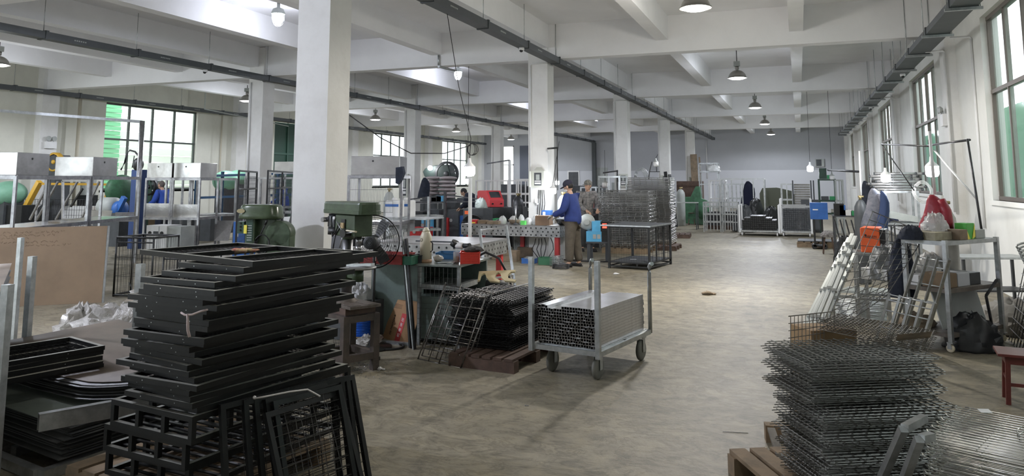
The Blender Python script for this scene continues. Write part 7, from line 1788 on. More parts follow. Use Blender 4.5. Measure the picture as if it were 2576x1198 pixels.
# black mesh gate frames right
for i, (x0, y0_, x1, y1_, Ya, Yb, lb) in enumerate(((594, 640, 640, 640, 12.0, 14.0, 'black gate frame with mesh left of the farther drill press'), (668, 640, 735, 640, 13.0, 16.0, 'black mesh gate frame between the drill press and the big pillar'))):
    a = ony(x0, 600, Ya); b = ony(x1, 600, Yb); zt_ = ony(x0, 430, Ya).z
    d = Vector((b.x - a.x, b.y - a.y, 0)); t = thing('mesh_gate', lb, 'gate', (a.x, a.y, 0), heading(a, b))
    L_ = d.length; mb = MB()
    for p, q in (((0, 0, 0), (0, 0, zt_)), ((L_, 0, 0), (L_, 0, zt_)), ((0, 0, zt_), (L_, 0, zt_)), ((0, 0, zt_ * .8), (L_, 0, zt_ * .8)), ((0, 0, .9), (L_, 0, .9)), ((L_ * .5, 0, 0), (L_ * .5, 0, zt_))): mb.bar(p, q, .035, .035)
    mb.build('tube_frame', M['black'], t); g = MB(); mesh_grid(g, L_, zt_ - .3, .08, .08, .003, (0, 0, .2), (1, 0, 0), (0, 0, 1), 3); g.build('wire_mesh', M['darkwire'], t)
a = ony(610, 640, 14.5); box_frame('tube_rack', 'raw steel tube frame rack behind the farther drill press', 'rack', (a.x, 14.5, 0), R(4), 1.3, .6, 1.74, .04, 'steel', (.9,), 3)
a = ony(690, 434, 17.5); single('hood_box', 'stainless hood box left of the big pillar top of the rack', 'hood', MB().box(0, 0, 0, .8, .5, .30), M['stainless'], (a.x, 17.5, a.z)); box_frame('tube_rack', 'raw steel rack under the hood box beside the big pillar', 'rack', (a.x, 17.5, 0), 0, .8, .5, a.z - .001, .04, 'steel', (.9,))
# blue rails
for i, (y, lb) in enumerate(((440, 'upper'), (494, 'lower'))):
    single('blue_rail', lb + ' dark blue rail running behind the stainless bench', 'rail', MB().bar(ony(490, y + 4, 18), ony(735, y - 4, 19), .07, .07), mat('dark_blue_rail', (.01, .06, .14), .5))
for i, x in enumerate((495, 560, 640, 700)): 
    a = ony(x, 440, 18.2 + i * .2); single('blue_rail_post', ('first', 'second', 'third', 'fourth')[i] + ' dark blue post of the rails, from the left', 'post', MB().box(-.035, -.035, 0, .035, .035, a.z + .1), MATS['dark_blue_rail'], (a.x, a.y, 0))
# yellow beams
yb_ = M['yellow']
a, b = ony(48, 553, 14.5), ony(100, 457, 14.5)
t = thing('yellow_gantry', 'ochre yellow slanted steel beams of a machine stand behind the left frames', 'machine stand')
MB().bar(a + (a - b) * .9, b, .13, .12).build('slanted_beam', yb_, t); c = ony(285, 459, 16.0); d = ony(262, 518, 16.0)
MB().bar(b + Vector((0, .05, -.06)), c + Vector((.06, 0, -.06)), .10, .06).build('cross_beam', yb_, t); MB().bar(c, d + (d - c) * .8, .12, .12).build('far_slanted_beam', yb_, t)
def flywheel_press(label, px, py, Y, r, m, body_m, s=1, body=True):
    c = ony(px, py, Y); t = thing('punch_press', label, 'punch press', (c.x, c.y, 0)); z = c.z
    prof = [(r * .2, -.05), (r, -.06), (r, .06), (r * .2, .05)]
    MB().lathe([(r * .82, -.07), (r, -.07), (r, .07), (r * .82, .07), (r * .82, -.07)], (0, -.1, z), 32, 'y').lathe([(.03, -.09), (r * .22, -.08), (r * .22, .06), (.03, .07)], (0, -.1, z), 16, 'y').build('flywheel', m, t)
    sp = MB()
    for k in range(5): a = 2 * PI * k / 5 + .3; sp.bar((r * .15 * math.cos(a), -.1, z + r * .15 * math.sin(a)), (r * .86 * math.cos(a), -.1, z + r * .86 * math.sin(a)), .05, r * .16)
    sp.build('spoke', m, t)
    if body: MB().prism([(-r * 1.9 * s, 0), (-r * 1.2 * s, 0), (r * .0, 0), (r * .35 * s, 0), (r * .35 * s, z), (r * .1 * s, z + r * .75), (-r * 1.0 * s, z + r * .7), (-r * 1.9 * s, z + r * .45), (-r * 2.1 * s, z + r * .2), (-r * 1.95 * s, z - r * .2), (-r * 1.1 * s, z - r * .5), (-r * 1.3 * s, 1.0), (-r * 1.9 * s, .9)], (0, .35, 0), (1, 0, 0), (0, 0, 1), .5).build('press_body', body_m, t, bevel=.02)
    return t
flywheel_press('dark green punch press with a big spoked flywheel before the far left window', 1127, 438, 27.0, .50, M['dgrey'], mat('press_green', (.03, .05, .045), .5))
c = ony(1082, 423, 26.78); t = thing('press_lamp', 'small lit lamp on the far punch press', 'lamp', c); MB().ball((0, 0, 0), .10, n=12).build('bulb', lens_c, t); lamp('lamp_light', (0, -.25, 0), 12, (1, 1, 1), t, .05)
flywheel_press('yellow capped punch press behind the first hood box', 147, 408, 15.4, .27, yb_, M['dgrey'])
flywheel_press('dark wheeled punch press behind the left hooded unit', 385, 470, 17.0, .25, M['black'], M['dgreen'])
for i, (px, py, w_, h_, Y_, lb) in enumerate(((22, 487, .34, .34, 14.4, 'mint green machine drum behind the left frames'), (305, 478, .22, .42, 15.6, 'dull green round machine behind the post'), (568, 456, .32, .34, 19.5, 'mint green tank behind the stainless bench'), (600, 448, .30, .28, 21.0, 'second mint green tank, right of the first'))):
    c = ony(px, py, Y_); t = thing('green_tank', lb, 'machine', (c.x, Y_, 0)); MB().ball((0, 0, c.z), w_, .5, h_, 20, 14).build('drum', M['mint'] if i != 1 else M['midgreen'], t); MB().box(-w_ * .6, -.25, 0, w_ * .6, .3, c.z - h_ * .55).build('machine_base', M['dgrey'], t)
# blue robot / motors
c = ony(275, 520, 14.6); t = thing('blue_motor_unit', 'blue machine with round motor housings behind the second stainless frame', 'machine', (c.x, 14.6, 0))
MB().lathe([(.05, -.25), (.24, -.2), (.24, .2), (.1, .25)], (0, 0, c.z), 20, 'x').build('motor', M['grey'], t); MB().lathe([(.05, -.1), (.2, -.08), (.2, .08), (.05, .1)], (.38, 0, c.z - .05), 18, 'x').bar((.4, -.1, c.z - .12), (.62, -.1, c.z + .25), .1, .13).build('blue_arm', M['blue'], t); MB().box(-.3, -.2, 0, .6, .3, c.z - .15).build('machine_base', M['dgrey'], t)
c = ony(352, 412, 14.2); t = thing('hose_support', 'blue machine column with black hoses looping over it, behind the thick post', 'machine', (c.x, 14.2, 0))
MB().box(-.15, -.1, 0, .15, .15, c.z - .15).build('column', mat('blue_column', (.02, .05, .16), .5), t); MB().ball((0, -.05, c.z - .02), .14, .12, .17, 14, 10).build('round_head', M['black'], t)
z_ = c.z; MB().path([(-.62, 0, z_ - .15), (-.50, 0, z_ + .05), (-.46, 0, z_ + .25), (-.36, 0, z_ + .34), (-.18, 0, z_ + .30), (-.02, 0, z_ + .15), (.02, 0, z_ - .1)], .022, 8).path([(-.25, 0, z_ - .1), (-.2, 0, z_ + .2)], .012, 6).build('hose', M['rubber'], t)
# people at the left
Jm = dict(STAND); p = ony(407, 560, 16.5); person('person with grey hair in bright blue shirt seen through the hooded unit', (p.x, 16.5, 0), R(185), Jm, mat('bright_blue_shirt', (.03, .08, .38), .85), M['cloth'], None, False, True)
p = ony(712, 560, 19.5); J5 = dict(STAND); person('person in bright blue shirt partly hidden by the big pillar', (p.x, 19.5, 0), R(200), J5, MATS['bright_blue_shirt'], M['cloth'], M['cloth'])
# small machinery clutter on benches
for i, (px, py, Y_, w_, h_, m_, lb) in enumerate(((72, 507, 16, .16, .26, 'yellowb', 'bright yellow box behind the slanted tubes'), (95, 490, 17.0, .5, .9, 'dgrey', 'dark machine body behind the ochre beam'), (20, 540, 14.2, .9, .5, 'black', 'black machine base at the far left'), (205, 500, 16.0, .35, .2, 'black', 'black monitor box on the white bench'), (185, 535, 15.6, 1.0, .35, 'white', 'white machine bed behind the frames'), (208, 465, 16.6, .2, .35, 'grey', 'grey switch box on the far wall side'), (510, 560, 16.6, .5, .4, 'dgrey', 'dark box behind the stainless bench'), (450, 590, 15.3, .6, .75, 'dgrey', 'dark brown crate under the right hooded unit'), (385, 520, 16.8, .3, .2, 'card', 'pale parts box left of the man in the blue shirt'), (645, 500, 20.5, .4, .3, 'red', 'red machine part seen through the mesh gate'), (600, 590, 13.4, .3, .55, 'blue', 'blue cabinet left of the farther drill press'), (725, 590, 11.0, .22, .6, 'white', 'white drum beside the big pillar'))):
    q = ony(px, py, Y_); t = carton('machine_box', lb, (q.x - w_ / 2, Y_, max(0, 0)), R(3), w_, .4, max(.3, q.z + h_ / 2), m_, 'machine', flap=False)
    if i == 10: MB().box(.08, -.004, q.z - .05, .14, -.001, q.z + .03).build('white_switch', M['white'], t)
# mesh fence of storage behind frames
a = ony(60, 560, 14.7); lean_grid('pale wire fence panel standing behind the left frames', (a.x, 14.7, .3), (a.x + 2.2, 15.2, .3), (a.x, 14.7, 1.15), (a.x + 2.2, 15.2, 1.15), 30, 6, .005, M['darkwire'], None, 0)
# white tubes racks middle
a = ony(1197, 545, 19.2); box_frame('white_tube_rack', 'white square tube rack frame by the red welding machine', 'rack', (a.x, 19.2, 0), R(3), 1.55, 1.2, 1.68, .035, 'white', (1.28, .85), 4)
a = ony(1110, 500, 17.0)
for i, (px, yt, yb, Y_, m_, lb) in enumerate(((1120, 482, 592, 17.4, 'darksteel', 'thick dark post standing between the far machines'), (1079, 495, 590, 17.0, 'galv', 'thin grey post left of the thick dark one'), (1183, 448, 560, 14.8, 'white', 'white post directly under the brightest lamp'), (1282, 403, 545, 18.4, 'white', 'tall thin white rod left of the pillar'))):
    a = ony(px, yt, Y_); single('steel_post', lb, 'post', MB().box(-.03, -.03, 0, .03, .03, a.z), M[m_], (a.x, Y_, 0))
for i, (x0, y0_, x1, y1_) in enumerate(((1030, 502, 1120, 490), (1120, 490, 1215, 503), (1030, 510, 1215, 507), (1225, 412, 1282, 403))):
    single('thin_rail', ('left dark', 'right dark', 'lower dark', 'high thin') [i] + ' rail between the posts before the far machines', 'rail', MB().bar(ony(x0, y0_, 17.4), ony(x1, y1_, 17.4), .03), M['darksteel'])
a, b = onz(1036, 592), onz(1113, 590); box_frame('light_frame', 'light grey tube frame table standing before the far machines', 'steel frame', (a.x, a.y, 0), heading(a, b), (b - a).length, .6, 1.0, .035, 'tube', (.42,))
# stainless hood unit right of the pillar
A = ony(874, 600, 11.9); B = ony(960, 600, 12.1); w_ = (B - A).length
t = hood_frame('stainless hooded frame hung with wire mesh, right of the big pillar', (A.x, A.y), heading(A, B) , w_ + .35, .8, .9, 1.75, [(.03, w_ + .28)])
g = MB(); mesh_grid(g, w_ * .95 + .2, .62, .028, .20, .003, (.03, -.04, 1.08), (1, 0, 0), (0, 0, 1), 3); g.build('wire_curtain', M['wire'], t)
single('dark_hat', 'dark cap hanging at the right corner of the stainless hood', 'cap', MB().prism([(0, 0), (.13, .02), (.16, -.1), (.11, -.22), (.05, -.30), (0, -.28)], (0, 0, 0), (1, 0, 0), (0, 0, 1), .08), M['cloth'], ony(1001, 422, 12.0))
c = ony(875, 470, 9.5); garment('dark grey coat hanging behind the near drill press at the big pillar', (c.x + .03, 8.3, ony(875, 468, 8.3).z), .26, .2, .75, mat('charcoal_coat', (.06, .062, .06), .95), 12, False, 'work_coat')
for i, (px, py, Y_) in enumerate(((968, 545, 13.2), (998, 545, 13.6))):
    a = ony(px, py + 25, Y_); zt_ = ony(px, 497, Y_).z; w_ = .30
    t = thing('water_carton', ('left', 'right')[i] + ' white container with a blue band on the far stand right of the big pillar', 'container', (a.x, Y_, zt_ - .40)); MB().box(0, 0, 0, w_, .25, .34).lathe([(.07, .34), (.05, .40)], (w_ / 2, .12, 0), 12).build('container', M['white'], t, bevel=.02); MB().box(-.002, -.003, .22, w_ + .002, -.0005, .27).build('blue_band', M['blue'], t)
a = ony(962, 600, 13.1); table('grey stand carrying the two white containers', (a.x, 13.1, 0), 0, .95, .8, ony(968, 497, 13.2).z - .401, 'galv')
gas_cylinder('grey gas cylinder behind the white containers', (ony(979, 500, 14.3).x, 14.3, 0), 1.5, .12, 'grey')
for k in range(6):
    p, q = ony(975, 590 - 7 * k, 12.0 + .1 * k), ony(1040, 575 - 6 * k, 13.4 + .1 * k); t = single('channel_rail', ('lowest', 'second', 'third', 'fourth', 'fifth', 'topmost')[k] + ' grey channel on the low rack right of the fan', 'steel channel', MB().bar(p, q, .06, .05), M['galv'])
a = onz(985, 612); box_frame('low_rack', 'low grey rack holding channels right of the fan', 'rack', (a.x, a.y, 0), R(42), 1.4, .5, .72, .05, 'galv', (.3,))
# welding sets in the far middle
for i, (px, py, Y_, w_, h_, m_, lb) in enumerate(((1047, 560, 20.0, .42, .75, 'black', 'black wire feeder cabinet behind the light frame'), (1066, 560, 19.8, .16, .62, 'sky', 'blue faced welding set behind the light frame'), (1085, 560, 20.4, .5, .8, 'dgrey', 'dark grey welding cabinet in the far machine row'), (1118, 565, 20.5, .22, .55, 'red', 'red welding set right of the dark post'), (1140, 565, 20.6, .35, .8, 'dgrey', 'dark welding set with dials in the far machine row'), (1158, 562, 20.7, .3, .62, 'blue', 'blue welding cabinet at the right of the far machine row'), (1050, 590, 19.5, .5, .32, 'red', 'low red welding trolley behind the small white stool'))):
    q = ony(px, py, Y_); t = carton('welding_cabinet', lb, (q.x - w_ / 2, Y_, .001), 0, w_, .5, h_, m_, 'welding machine', flap=False)
    MB().cyl((w_ * .3, -.02, h_ * .6), (w_ * .3, -.001, h_ * .6), .05, 12).build('dial', M['grey'], t)
a = onz(1050, 586); t = thing('folding_stool', 'small white legged stool before the red welding trolley', 'stool', (a.x, a.y, 0))
for x0_, x1_ in ((0, .08), (.4, .32)): MB().bar((x0_, 0, 0), (x1_, .05, .45), .03).bar((x0_, .3, 0), (x1_, .25, .45), .03).build('leg', M['white'], t)
MB().box(0, 0, .451, .4, .3, .48).build('seat', M['cardd'], t)
a = ony(1165, 580, 16.6); t = thing('grey_machine', 'grey machine box with an orange sticker left of the red welding machine', 'machine', (a.x, 16.6, 0)); MB().box(0, 0, 0, .52, .6, 1.0).build('casing', M['dgrey'], t); MB().box(.04, -.004, .86, .14, -.001, .94).build('sticker', M['orange'], t)
mb = MB()
for q in range(5): mb.path([(.30 + (.20 + .02 * q) * math.cos(a_), -.04 - .02 * q, .62 + (.17 + .015 * q) * math.sin(a_)) for a_ in [PI * i / 12 for i in range(13)]], .014, 5)
mb.build('cable_loops', M['rubber'], t)
blob('plastic_bag', 'grey filled plastic bag on the grey machine beside the red welding machine', 'bag', (a.x + .34, 16.9, 1.001), .17, .15, .24, mat('grey_green_bag', (.30, .34, .32), .6), 71, amp=.15)

# pink grey sacks in courses
r2 = random.Random(3); a = ony(1057, 485, 23.0); top_z = ony(1060, 443, 23.0).z
single('sack_platform', 'dark platform box under the stacked sacks', 'box', MB().box(0, 0, 0, 1.15, .8, top_z - .13 * 6 - .01), M['dgrey'], (a.x, 23.0, 0))
sk_m = mat('pinkish_sack', (.48, .42, .42), .8, var=.08)
for row in range(6):
    for i in range(2):
        mb = MB(); mb.ball((.28, .35, .06), .30, .36, .064, 14, 8, .04, r2); single('sack', 'pinkish sack, %s layer from the bottom, %s one' % (nth(row + 1), ('left', 'right')[i]), 'sack', mb, sk_m, (a.x + .57 * i + (.02 if row % 2 else -.02), 23.02, top_z - .13 * (6 - row)), 0, 'pinkish sacks stacked before the far punch press')
c = ony(1068, 447, 22.7); garment('black coat hanging on the pinkish sacks', c, .4, .2, .7, M['cloth'], 15, False)
for i, (px, py, w_, m_, lb) in enumerate(((1085, 500, .35, 'black', 'black box in the clutter above the far machine row'), (1098, 497, .2, 'sky', 'small blue part in the clutter above the far machine row'), (1150, 505, .5, 'dgrey', 'dark part pile left of the bending man'), (1062, 520, .5, 'dgrey', 'grey clutter at the left of the far bench'))):
    q = ony(px, py, 21.8); carton('bench_item', lb, (q.x, 21.8, 1.0), 0, w_, .3, max(.12, q.z - .92), m_, flap=False)
table('long dark bench behind the far machine row', (ony(1040, 530, 21.6).x, 21.6, 0), 0, 2.6, .7, .999, 'dgrey')
for i, x in enumerate((1030, 1045)): q = ony(x, 470, 23.7); 
meter_box('pale electric box low on the left row pillar', 1013, 1028, 438, 500, 23.85, False)
# emergency light on left pier
a = onx(124, 365, XL + .25); t = thing('emergency_light', 'white twin-head emergency light on the left wall pier', 'emergency light', (XL + .251, a.y - .16, a.z - .1)); MB().box(0, 0, 0, .08, .34, .2).build('casing', M['white'], t)
for y in (.08, .26): MB().lathe([(.03, 0), (.07, .03), (.075, .06)], (.02, y, .29), 14, 'x').cyl((.03, y, .2), (.03, y, .27), .012, 6).build('lamp_head', M['grey'], t)
for i, (Yp, r_) in enumerate(((16.75, .05), (25.6, .05), (23.0, .03))): single('drain_pipe', ('cream pipe by the left wall pier', 'cream pipe beside the green gate', 'thin pipe right of the left window')[i], 'pipe', MB().cyl((0, 0, 0), (0, 0, 4.34), r_, 10), mat('cream_pipe', (.5, .46, .36), .6), (XL + .3 - .1 * (i > 0), Yp, 0))
mb = MB(); mb.cyl((XL + .4, 16.4, 4.30), (XL + .4, 19.2, 4.25), .025, 6); single('sprinkler_pipe', 'short thin pipe under the beam by the left wall', 'pipe', mb, M['grey'])
mb = MB(); mb.cyl((XL + 1.2, 21, ZC - .002), (XL + 1.2, 21, 4.22), .02, 6).cyl((XL + 1.2, 21, 4.22), (XL + 1.0, 26, 3.95), .02, 6); single('sprinkler_pipe', 'long thin pipe above the left window', 'pipe', mb, M['grey'])
# cameras
for i, (px, py, X_, lb) in enumerate(((1312, 128, -4.93, 'white dome camera under the middle cable tray'), (516, 182, -12.72, 'white dome camera under the left cable tray'), (2190, 268, 2.2, 'white camera under the right cable tray, farther one'), (2270, 176, 2.2, 'white dome camera under the right cable tray, nearer one'))):
    c = onx(px, py, X_); zc_ = 4.30 - .068 if X_ < -4 and X_ > -6 else (4.28 - .067 if X_ < -6 else 4.07 - .10)
    t = thing('dome_camera', lb, 'camera', (X_, c.y, zc_)); MB().lathe([(.05, 0), (.055, -.03), (.05, -.06)], n=16).build('housing', M['white'], t); MB().ball((0, -.015, -.06), .038, n=12).build('lens_dome', M['black'], t)
# cable bracket under the first beam, small hooks
a = ony(1100, 172, 15.55); single('beam_pipe', 'bent grey conduit on the first cross beam', 'conduit', MB().cyl((a.x, 15.62, 4.6), (a.x, 15.62, 4.36), .025, 6).cyl((a.x, 15.62, 4.33), (a.x + .05, 16.4, 4.33), .03, 6), M['galv'])
# ================================================================ far background
m_w = 'white'
def far_cart(label, px0, px1, py, ph, Y_, fillh, m_fill, top_bars=False):
    a, b = onz(px0, py), onz(px1, py); w_ = b.x - a.x; t = thing('stock_cart', label, 'trolley', (a.x, a.y, 0))
    zz = ony(px0, ph, a.y).z
    for (x, y) in ((0, 0), (w_, 0), (w_, 1.0), (0, 1.0)): MB().box(x - .025, y - .025, .10, x + .025, y + .025, zz).build('upright', M['white'], t)
    MB().box(-.02, -.02, .12, w_ + .02, 1.02, .17).build('deck', M['galv'], t)
    for (x, y) in ((.06, .05), (w_ - .06, .05), (.06, .95), (w_ - .06, .95)): MB().cyl((x - .02, y, .06), (x + .02, y, .06), .06, 14).build('wheel', M['white'], t)
    return a, w_
def bars_in(a, w_, h0, h1, n, m, label, name, group, seed, L=.95, slope=0.0, s=.035, peak=0.0):
    r_ = random.Random(seed); k = 0; rows = max(1, int((h1 - h0) / s)); cols = max(1, int((w_ - .1) / s))
    pts = [(i, j) for j in range(rows) for i in range(cols)]
    me = None
    for (i, j) in pts:
        lim = h1 - h0 - abs((i + .5) / cols - .45) * peak
        if j * s > lim: continue
        if me is None:
            mb = MB(); mb.box(-s * .46, 0, 0, s * .46, L, s * .9); me = mb.mesh(name, m)
        if k >= n: break
        o = bpy.data.objects.new(name, me); COL.objects.link(o); o.location = (a.x + .06 + (i + .5) * s, a.y + r_.uniform(0, .04), h0 + j * s); o.rotation_euler = (0, 0, 0); tag(o, '%s, %s row up, %s from the left' % (label, nth(j + 1), nth(i + 1)), 'steel profile', group); k += 1
a, w_ = far_cart('white wheeled cart heaped with short black profiles, left of the far pair', 1862, 1962, 593, 515, 24, .5, 'black'); bars_in(a, w_, .171, .62, 300, M['black'], 'black profile heaped in the left far cart', 'black_profile', 'black profiles in the left far cart', 1, s=.062, peak=.35)
a, w_ = far_cart('white wheeled cart filled with black panels, right of the far pair', 1966, 2043, 595, 500, 24, .7, 'black'); bars_in(a, w_, .171, .84, 300, M['dgrey'], 'dark profile stacked in the right far cart', 'dark_profile', 'dark profiles in the right far cart', 2, s=.06)
r_ = random.Random(5)
for k in range(9): single('bright_bar', 'bright bar across the right far cart, %s from the front' % nth(k + 1), 'steel bar', MB().bar((0, 0, 0), (w_ * r_.uniform(.6, .95), .1, 0), .03), M['tube'], (a.x + .05 * (k % 3), a.y + .1 * k, .86 + .02 * (k % 4)), R(r_.uniform(-8, 8)), 'bright bars on the right far cart')
# racks of frames
def far_frame(label, px0, px1, pyt, Y_, m='galv', mids=3, d=.6, shelves=(.5, 1.0), t_=.045, name='tube_rack'):
    a, b = ony(px0, 540, Y_), ony(px1, 540, Y_); zt_ = ony(px0, pyt, Y_).z
    return box_frame(name, label, 'rack', (a.x, Y_, 0), 0, b.x - a.x, d, zt_, t_, m, tuple(s for s in shelves if s < zt_ - .1), mids)
far_frame('tall narrow rack with a wrapped bundle on its shelf, far back', 1762, 1808, 410, 31, shelves=(.6, 1.5, 2.0), mids=0)
c = ony(1798, 428, 31.2); blob('wrapped_bundle', 'film wrapped bundle on the tall narrow rack far back', 'bundle', (c.x - .05, 31.2, 2.045), .40, .25, .30, filmb, 110, amp=.15)
far_frame('white frame rack before the tall narrow one', 1786, 1826, 453, 28, 'white', 2)
far_frame('wide grey rack of window-like frames far back', 1824, 1875, 462, 28.5, 'galv', 4)
far_frame('thin tall goal-like frame over the dark stock far back', 1816, 1925, 449, 27, 'galv', 3, d=.5, shelves=())
far_frame('grey grid crate standing on the far pallet', 1770, 1812, 508, 25.5, 'galv', 4, .5, (.3, .55, .8), .035, 'grid_crate')
far_frame('second grey grid crate, right of the first', 1818, 1856, 508, 25.7, 'galv', 5, .5, (.3, .55, .8), .03, 'grid_crate')
a = onz(1772, 577); 
for k in range(7): single('steel_tray', 'brown tray frame, %s from the bottom of the stack before the grid crates' % nth(k + 1), 'steel tray', tube_frame(MB(), 1.45, .9, .05, 0), M['darksteel'], (a.x, a.y + .3, .13 + .065 * k), R(-14), 'brown tray frames before the grid crates')
pallet('low pallet under the brown tray frames far back', (a.x - .02, a.y + .28, 0), R(-14), 1.4, .9, .12, 'dwood')
c = ony(1881, 456, 27.5); garment('dark coat hanging on the goal-like frame far back', c, .45, .25, .85, mat('navy_far_coat', (.015, .018, .045), .95), 21, False)
a = ony(1912, 520, 29); t = thing('green_machine', 'dark green domed machine cover far back', 'machine', (a.x, 29, 0)); MB().prism([(0, 0), (1.2, 0), (1.2, 1.15), (1.1, 1.3), (.6, 1.42), (.1, 1.4), (0, 1.2)], (0, .4, 0), (1, 0, 0), (0, 0, 1), .4).build('cover', mat('olive_cover', (.05, .055, .035), .6), t)
for i, (px0, px1, py, Y_, h_, m_, lb) in enumerate(((1878, 1922, 505, 26.5, .95, 'black', 'pile of black rods behind the left far cart'), (1860, 1880, 520, 26.0, .8, 'dgrey', 'dark rods left of the black rod pile'), (1925, 1958, 525, 26.2, .75, 'black', 'black stock right of the black rod pile'))):
    a, b = ony(px0, py, Y_), ony(px1, py, Y_); blob('rod_pile', lb, 'steel rods', ((a.x + b.x) / 2, Y_, 0), (b.x - a.x) * .6, .4, a.z + .05, M[m_], 120 + i, amp=.12)
# right part of the far zone
a, b = ony(1999, 520, 27), ony(2040, 520, 27); t = thing('sheet_stand', 'tall stand packed with slanting grey slatted sheets far back', 'stand', (a.x, 27, 0)); zt_ = ony(2000, 454, 27).z
for k in range(16): MB().box(0, .02 * k, .3 + k * (zt_ - .4) / 16, b.x - a.x, .02 * k + .35, .3 + (k + .75) * (zt_ - .4) / 16).build('slat_sheet', mat('beige_grey_sheet', (.30, .29, .26), .5, .3, var=.2), t)
for (x, y) in ((-.03, 0), (b.x - a.x + .03, 0), (b.x - a.x + .12, .6)): MB().box(x - .02, y - .02, 0, x + .02, y + .02, zt_).build('post', M['dgrey'], t)
far_frame('grey A-frame rack left of the slatted sheet stand', 1968, 1996, 462, 27.2, 'galv', 1)
a = ony(2017, 560, 26.4); single('grey_board', 'dark grey board leaning before the slatted sheets', 'board', MB().hexa([(0, 0, .0), (.55, 0, 0), (.55, .02, 0), (0, .02, 0), (0, .25, 1.05), (.55, .25, 1.05), (.55, .27, 1.05), (0, .27, 1.05)]), M['dgrey'], (a.x, 26.4, 0))
a, b = ony(2063, 520, 26), ony(2104, 520, 26); t = box_frame('green_shelf', 'dark green shelf unit with machine parts far back at the right', 'shelf', (a.x, 26, 0), 0, b.x - a.x, .5, 1.72, .05, 'dgreen', (.6, 1.0))
for i, (x, z, m_, lb) in enumerate(((.02, 1.725, 'dgreen', 'green plate on top of the dark green shelf, left'), (.25, 1.725, 'greenplastic', 'bright green tray on top of the dark green shelf'), (.05, 1.05, 'dgrey', 'dark part on the middle of the dark green shelf'), (.3, 1.05, 'greenplastic', 'green box on the middle of the dark green shelf'), (.1, .65, 'white', 'white box low on the dark green shelf'))): carton('shelf_item', lb, (a.x + x, 26.05, z), 0, .22, .3, .34 if i == 0 else .12, m_, flap=False)
a = ony(2104, 470, 25.6); far_frame('grey curved guard frame right of the green shelf', 2106, 2124, 452, 25.6, 'grey', 1)
# left of far zone: board, machine, cylinders
a = ony(1715, 520, 30.5); t = thing('green_cutter', 'weathered green cutting machine beside the wooden stool far back', 'machine', (a.x, 29.4, 0)); MB().prism([(0, .5), (.3, .05), (1.1, 0), (1.3, .35), (1.15, .9), (.9, 1.0), (.85, 1.45), (.7, 1.45), (.5, 1.05), (0, 1.05)], (0, .3, 0), (1, 0, 0), (0, 0, 1), .35).build('machine_body', M['midgreen'], t, bevel=.02)
MB().lathe([(.05, -.03), (.32, -.03), (.32, .03), (.05, .03)], (1.0, -.12, .55), 22, 'y').build('disc_guard', M['midgreen'], t)
a = ony(1688, 570, 26); table('round topped small work table left of the green cutter', (ony(1690, 512, 26.5).x, 26.5, 0), 0, .85, .5, .92, 'grey')
gas_cylinder('brownish gas cylinder between the fourth and fifth pillars', (ony(1716, 520, 29).x, 28.7, 0), 1.42, .16, 'grey')
single('dark_profiles', 'dark profiles leaning by the fourth pillar', 'steel profile', MB().bar((0, 0, 0), (-.25, .3, 2.0), .12, .05).bar((.15, 0, 0), (-.1, .3, 1.9), .1, .05), M['black'], (ony(1703, 540, 29).x, 27.8, 0))
a = ony(1702, 470, 33.5); single('tool_cabinet', 'brown cabinet with a pale top behind the gas cylinder', 'cabinet', MB().box(0, 0, 0, 1.1, .6, 1.65), M['dwood'], (a.x, 33.5, 0))
single('grey_boards', 'tall boards leaning on the farthest pillar', 'board', MB().bar((0, 0, 0), (-.1, .2, 3.05), .35, .04).bar((.35, -.1, 0), (.2, .15, 2.9), .08, .06), M['cardd'], (ony(1752, 500, 40).x, 39.9, 0))
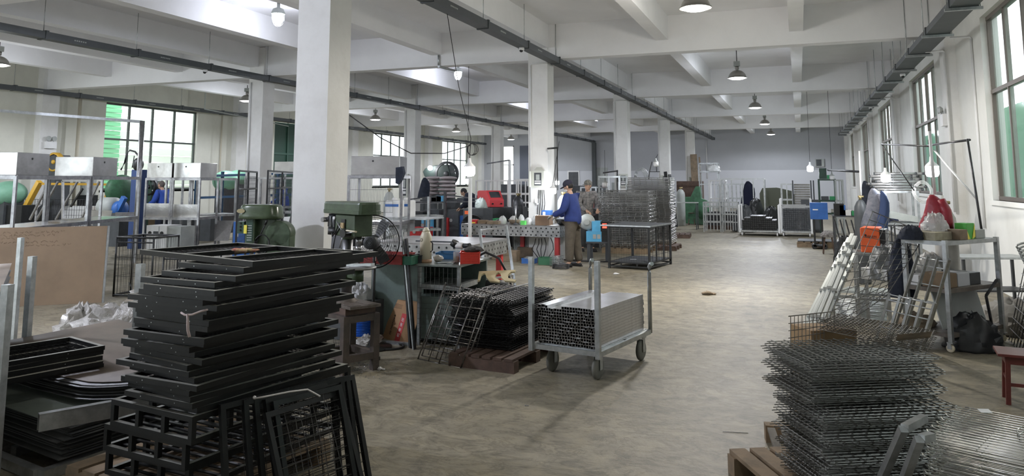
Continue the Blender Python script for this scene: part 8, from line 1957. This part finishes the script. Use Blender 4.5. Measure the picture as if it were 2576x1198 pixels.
# back wall things
a = ony(1366, 356, YB - .1)
t = thing('wall_hatch', 'small dark hatch window with white frame low on the back wall', 'hatch', (ony(1430, 430, YB).x, YB - .05, ony(1430, 475, YB).z)); w_ = ony(1505, 430, YB).x - ony(1430, 430, YB).x
wx0, wx1 = ony(1428, 440, YB).x, ony(1458, 440, YB).x; t.location.x = wx0
MB().box(0, .01, 0, wx1 - wx0, .045, 1.2).build('frame', M['white'], t); MB().box(.08, .0, .08, wx1 - wx0 - .08, .009, 1.12).build('pane', M['dgrey'], t)
single('notice_board', 'pale grey board on the back wall beside the cable riser', 'board', MB().box(0, 0, 0, .95, .03, 1.25), M['grey'], (ony(1493, 430, YB).x, YB - .031, 1.3))
a = ony(2050, 403, YB); t = thing('wall_fan', 'square extractor fan high on the back wall at the right', 'extractor fan', (a.x, YB - .12, ony(2050, 420, YB).z)); MB().box(0, 0, 0, .50, .119, .48).build('fan_frame', M['grey'], t); MB().box(.06, -.01, .05, .36, -.001, .44).build('fan_opening', M['dgrey'], t)
single('conduit', 'white conduit on the back wall above the tall narrow rack', 'conduit', MB().cyl((ony(1778, 400, YB).x, YB - .03, 1.8), (ony(1778, 400, YB).x, YB - .03, 4.3), .03, 6), M['white'])
# middle distance behind the men
for i, (px, Y_, w_, h_, m_, lb) in enumerate(((1290, 22, .8, 1.55, 'dgrey', 'dark cabinet behind the tube rack left of the pillar'), (1325, 21, .5, 1.5, 'black', 'black rack load right of the dark cabinet'), (1475, 24, 1.1, 1.5, 'dgrey', 'dark machine row behind the second man'), (1530, 25, .9, 1.35, 'dgrey', 'dark cabinet behind the unlit lamp'), (1230, 24, .8, 1.3, 'dgrey', 'dark machine behind the red welding machine'), (1560, 26, .6, 1.6, 'grey', 'grey cabinet behind the tall rod stack'))):
    q = ony(px, 500, Y_); carton('machine_cabinet', lb, (q.x - w_ / 2, Y_, .001), 0, w_, .6, h_, m_, 'cabinet', flap=False)
far_frame('pale tube frame rack behind the red welding machine and the pillar', 1300, 1345, 450, 21.0, 'white', 3, 1.0)
far_frame('grey tube rack left of the tall rod stack', 1508, 1560, 443, 18.2, 'galv', 1, .8, (1.2,), .04)
far_frame('dim tube rack between the second man and the back wall', 1462, 1500, 470, 22.5, 'galv', 2, .8)
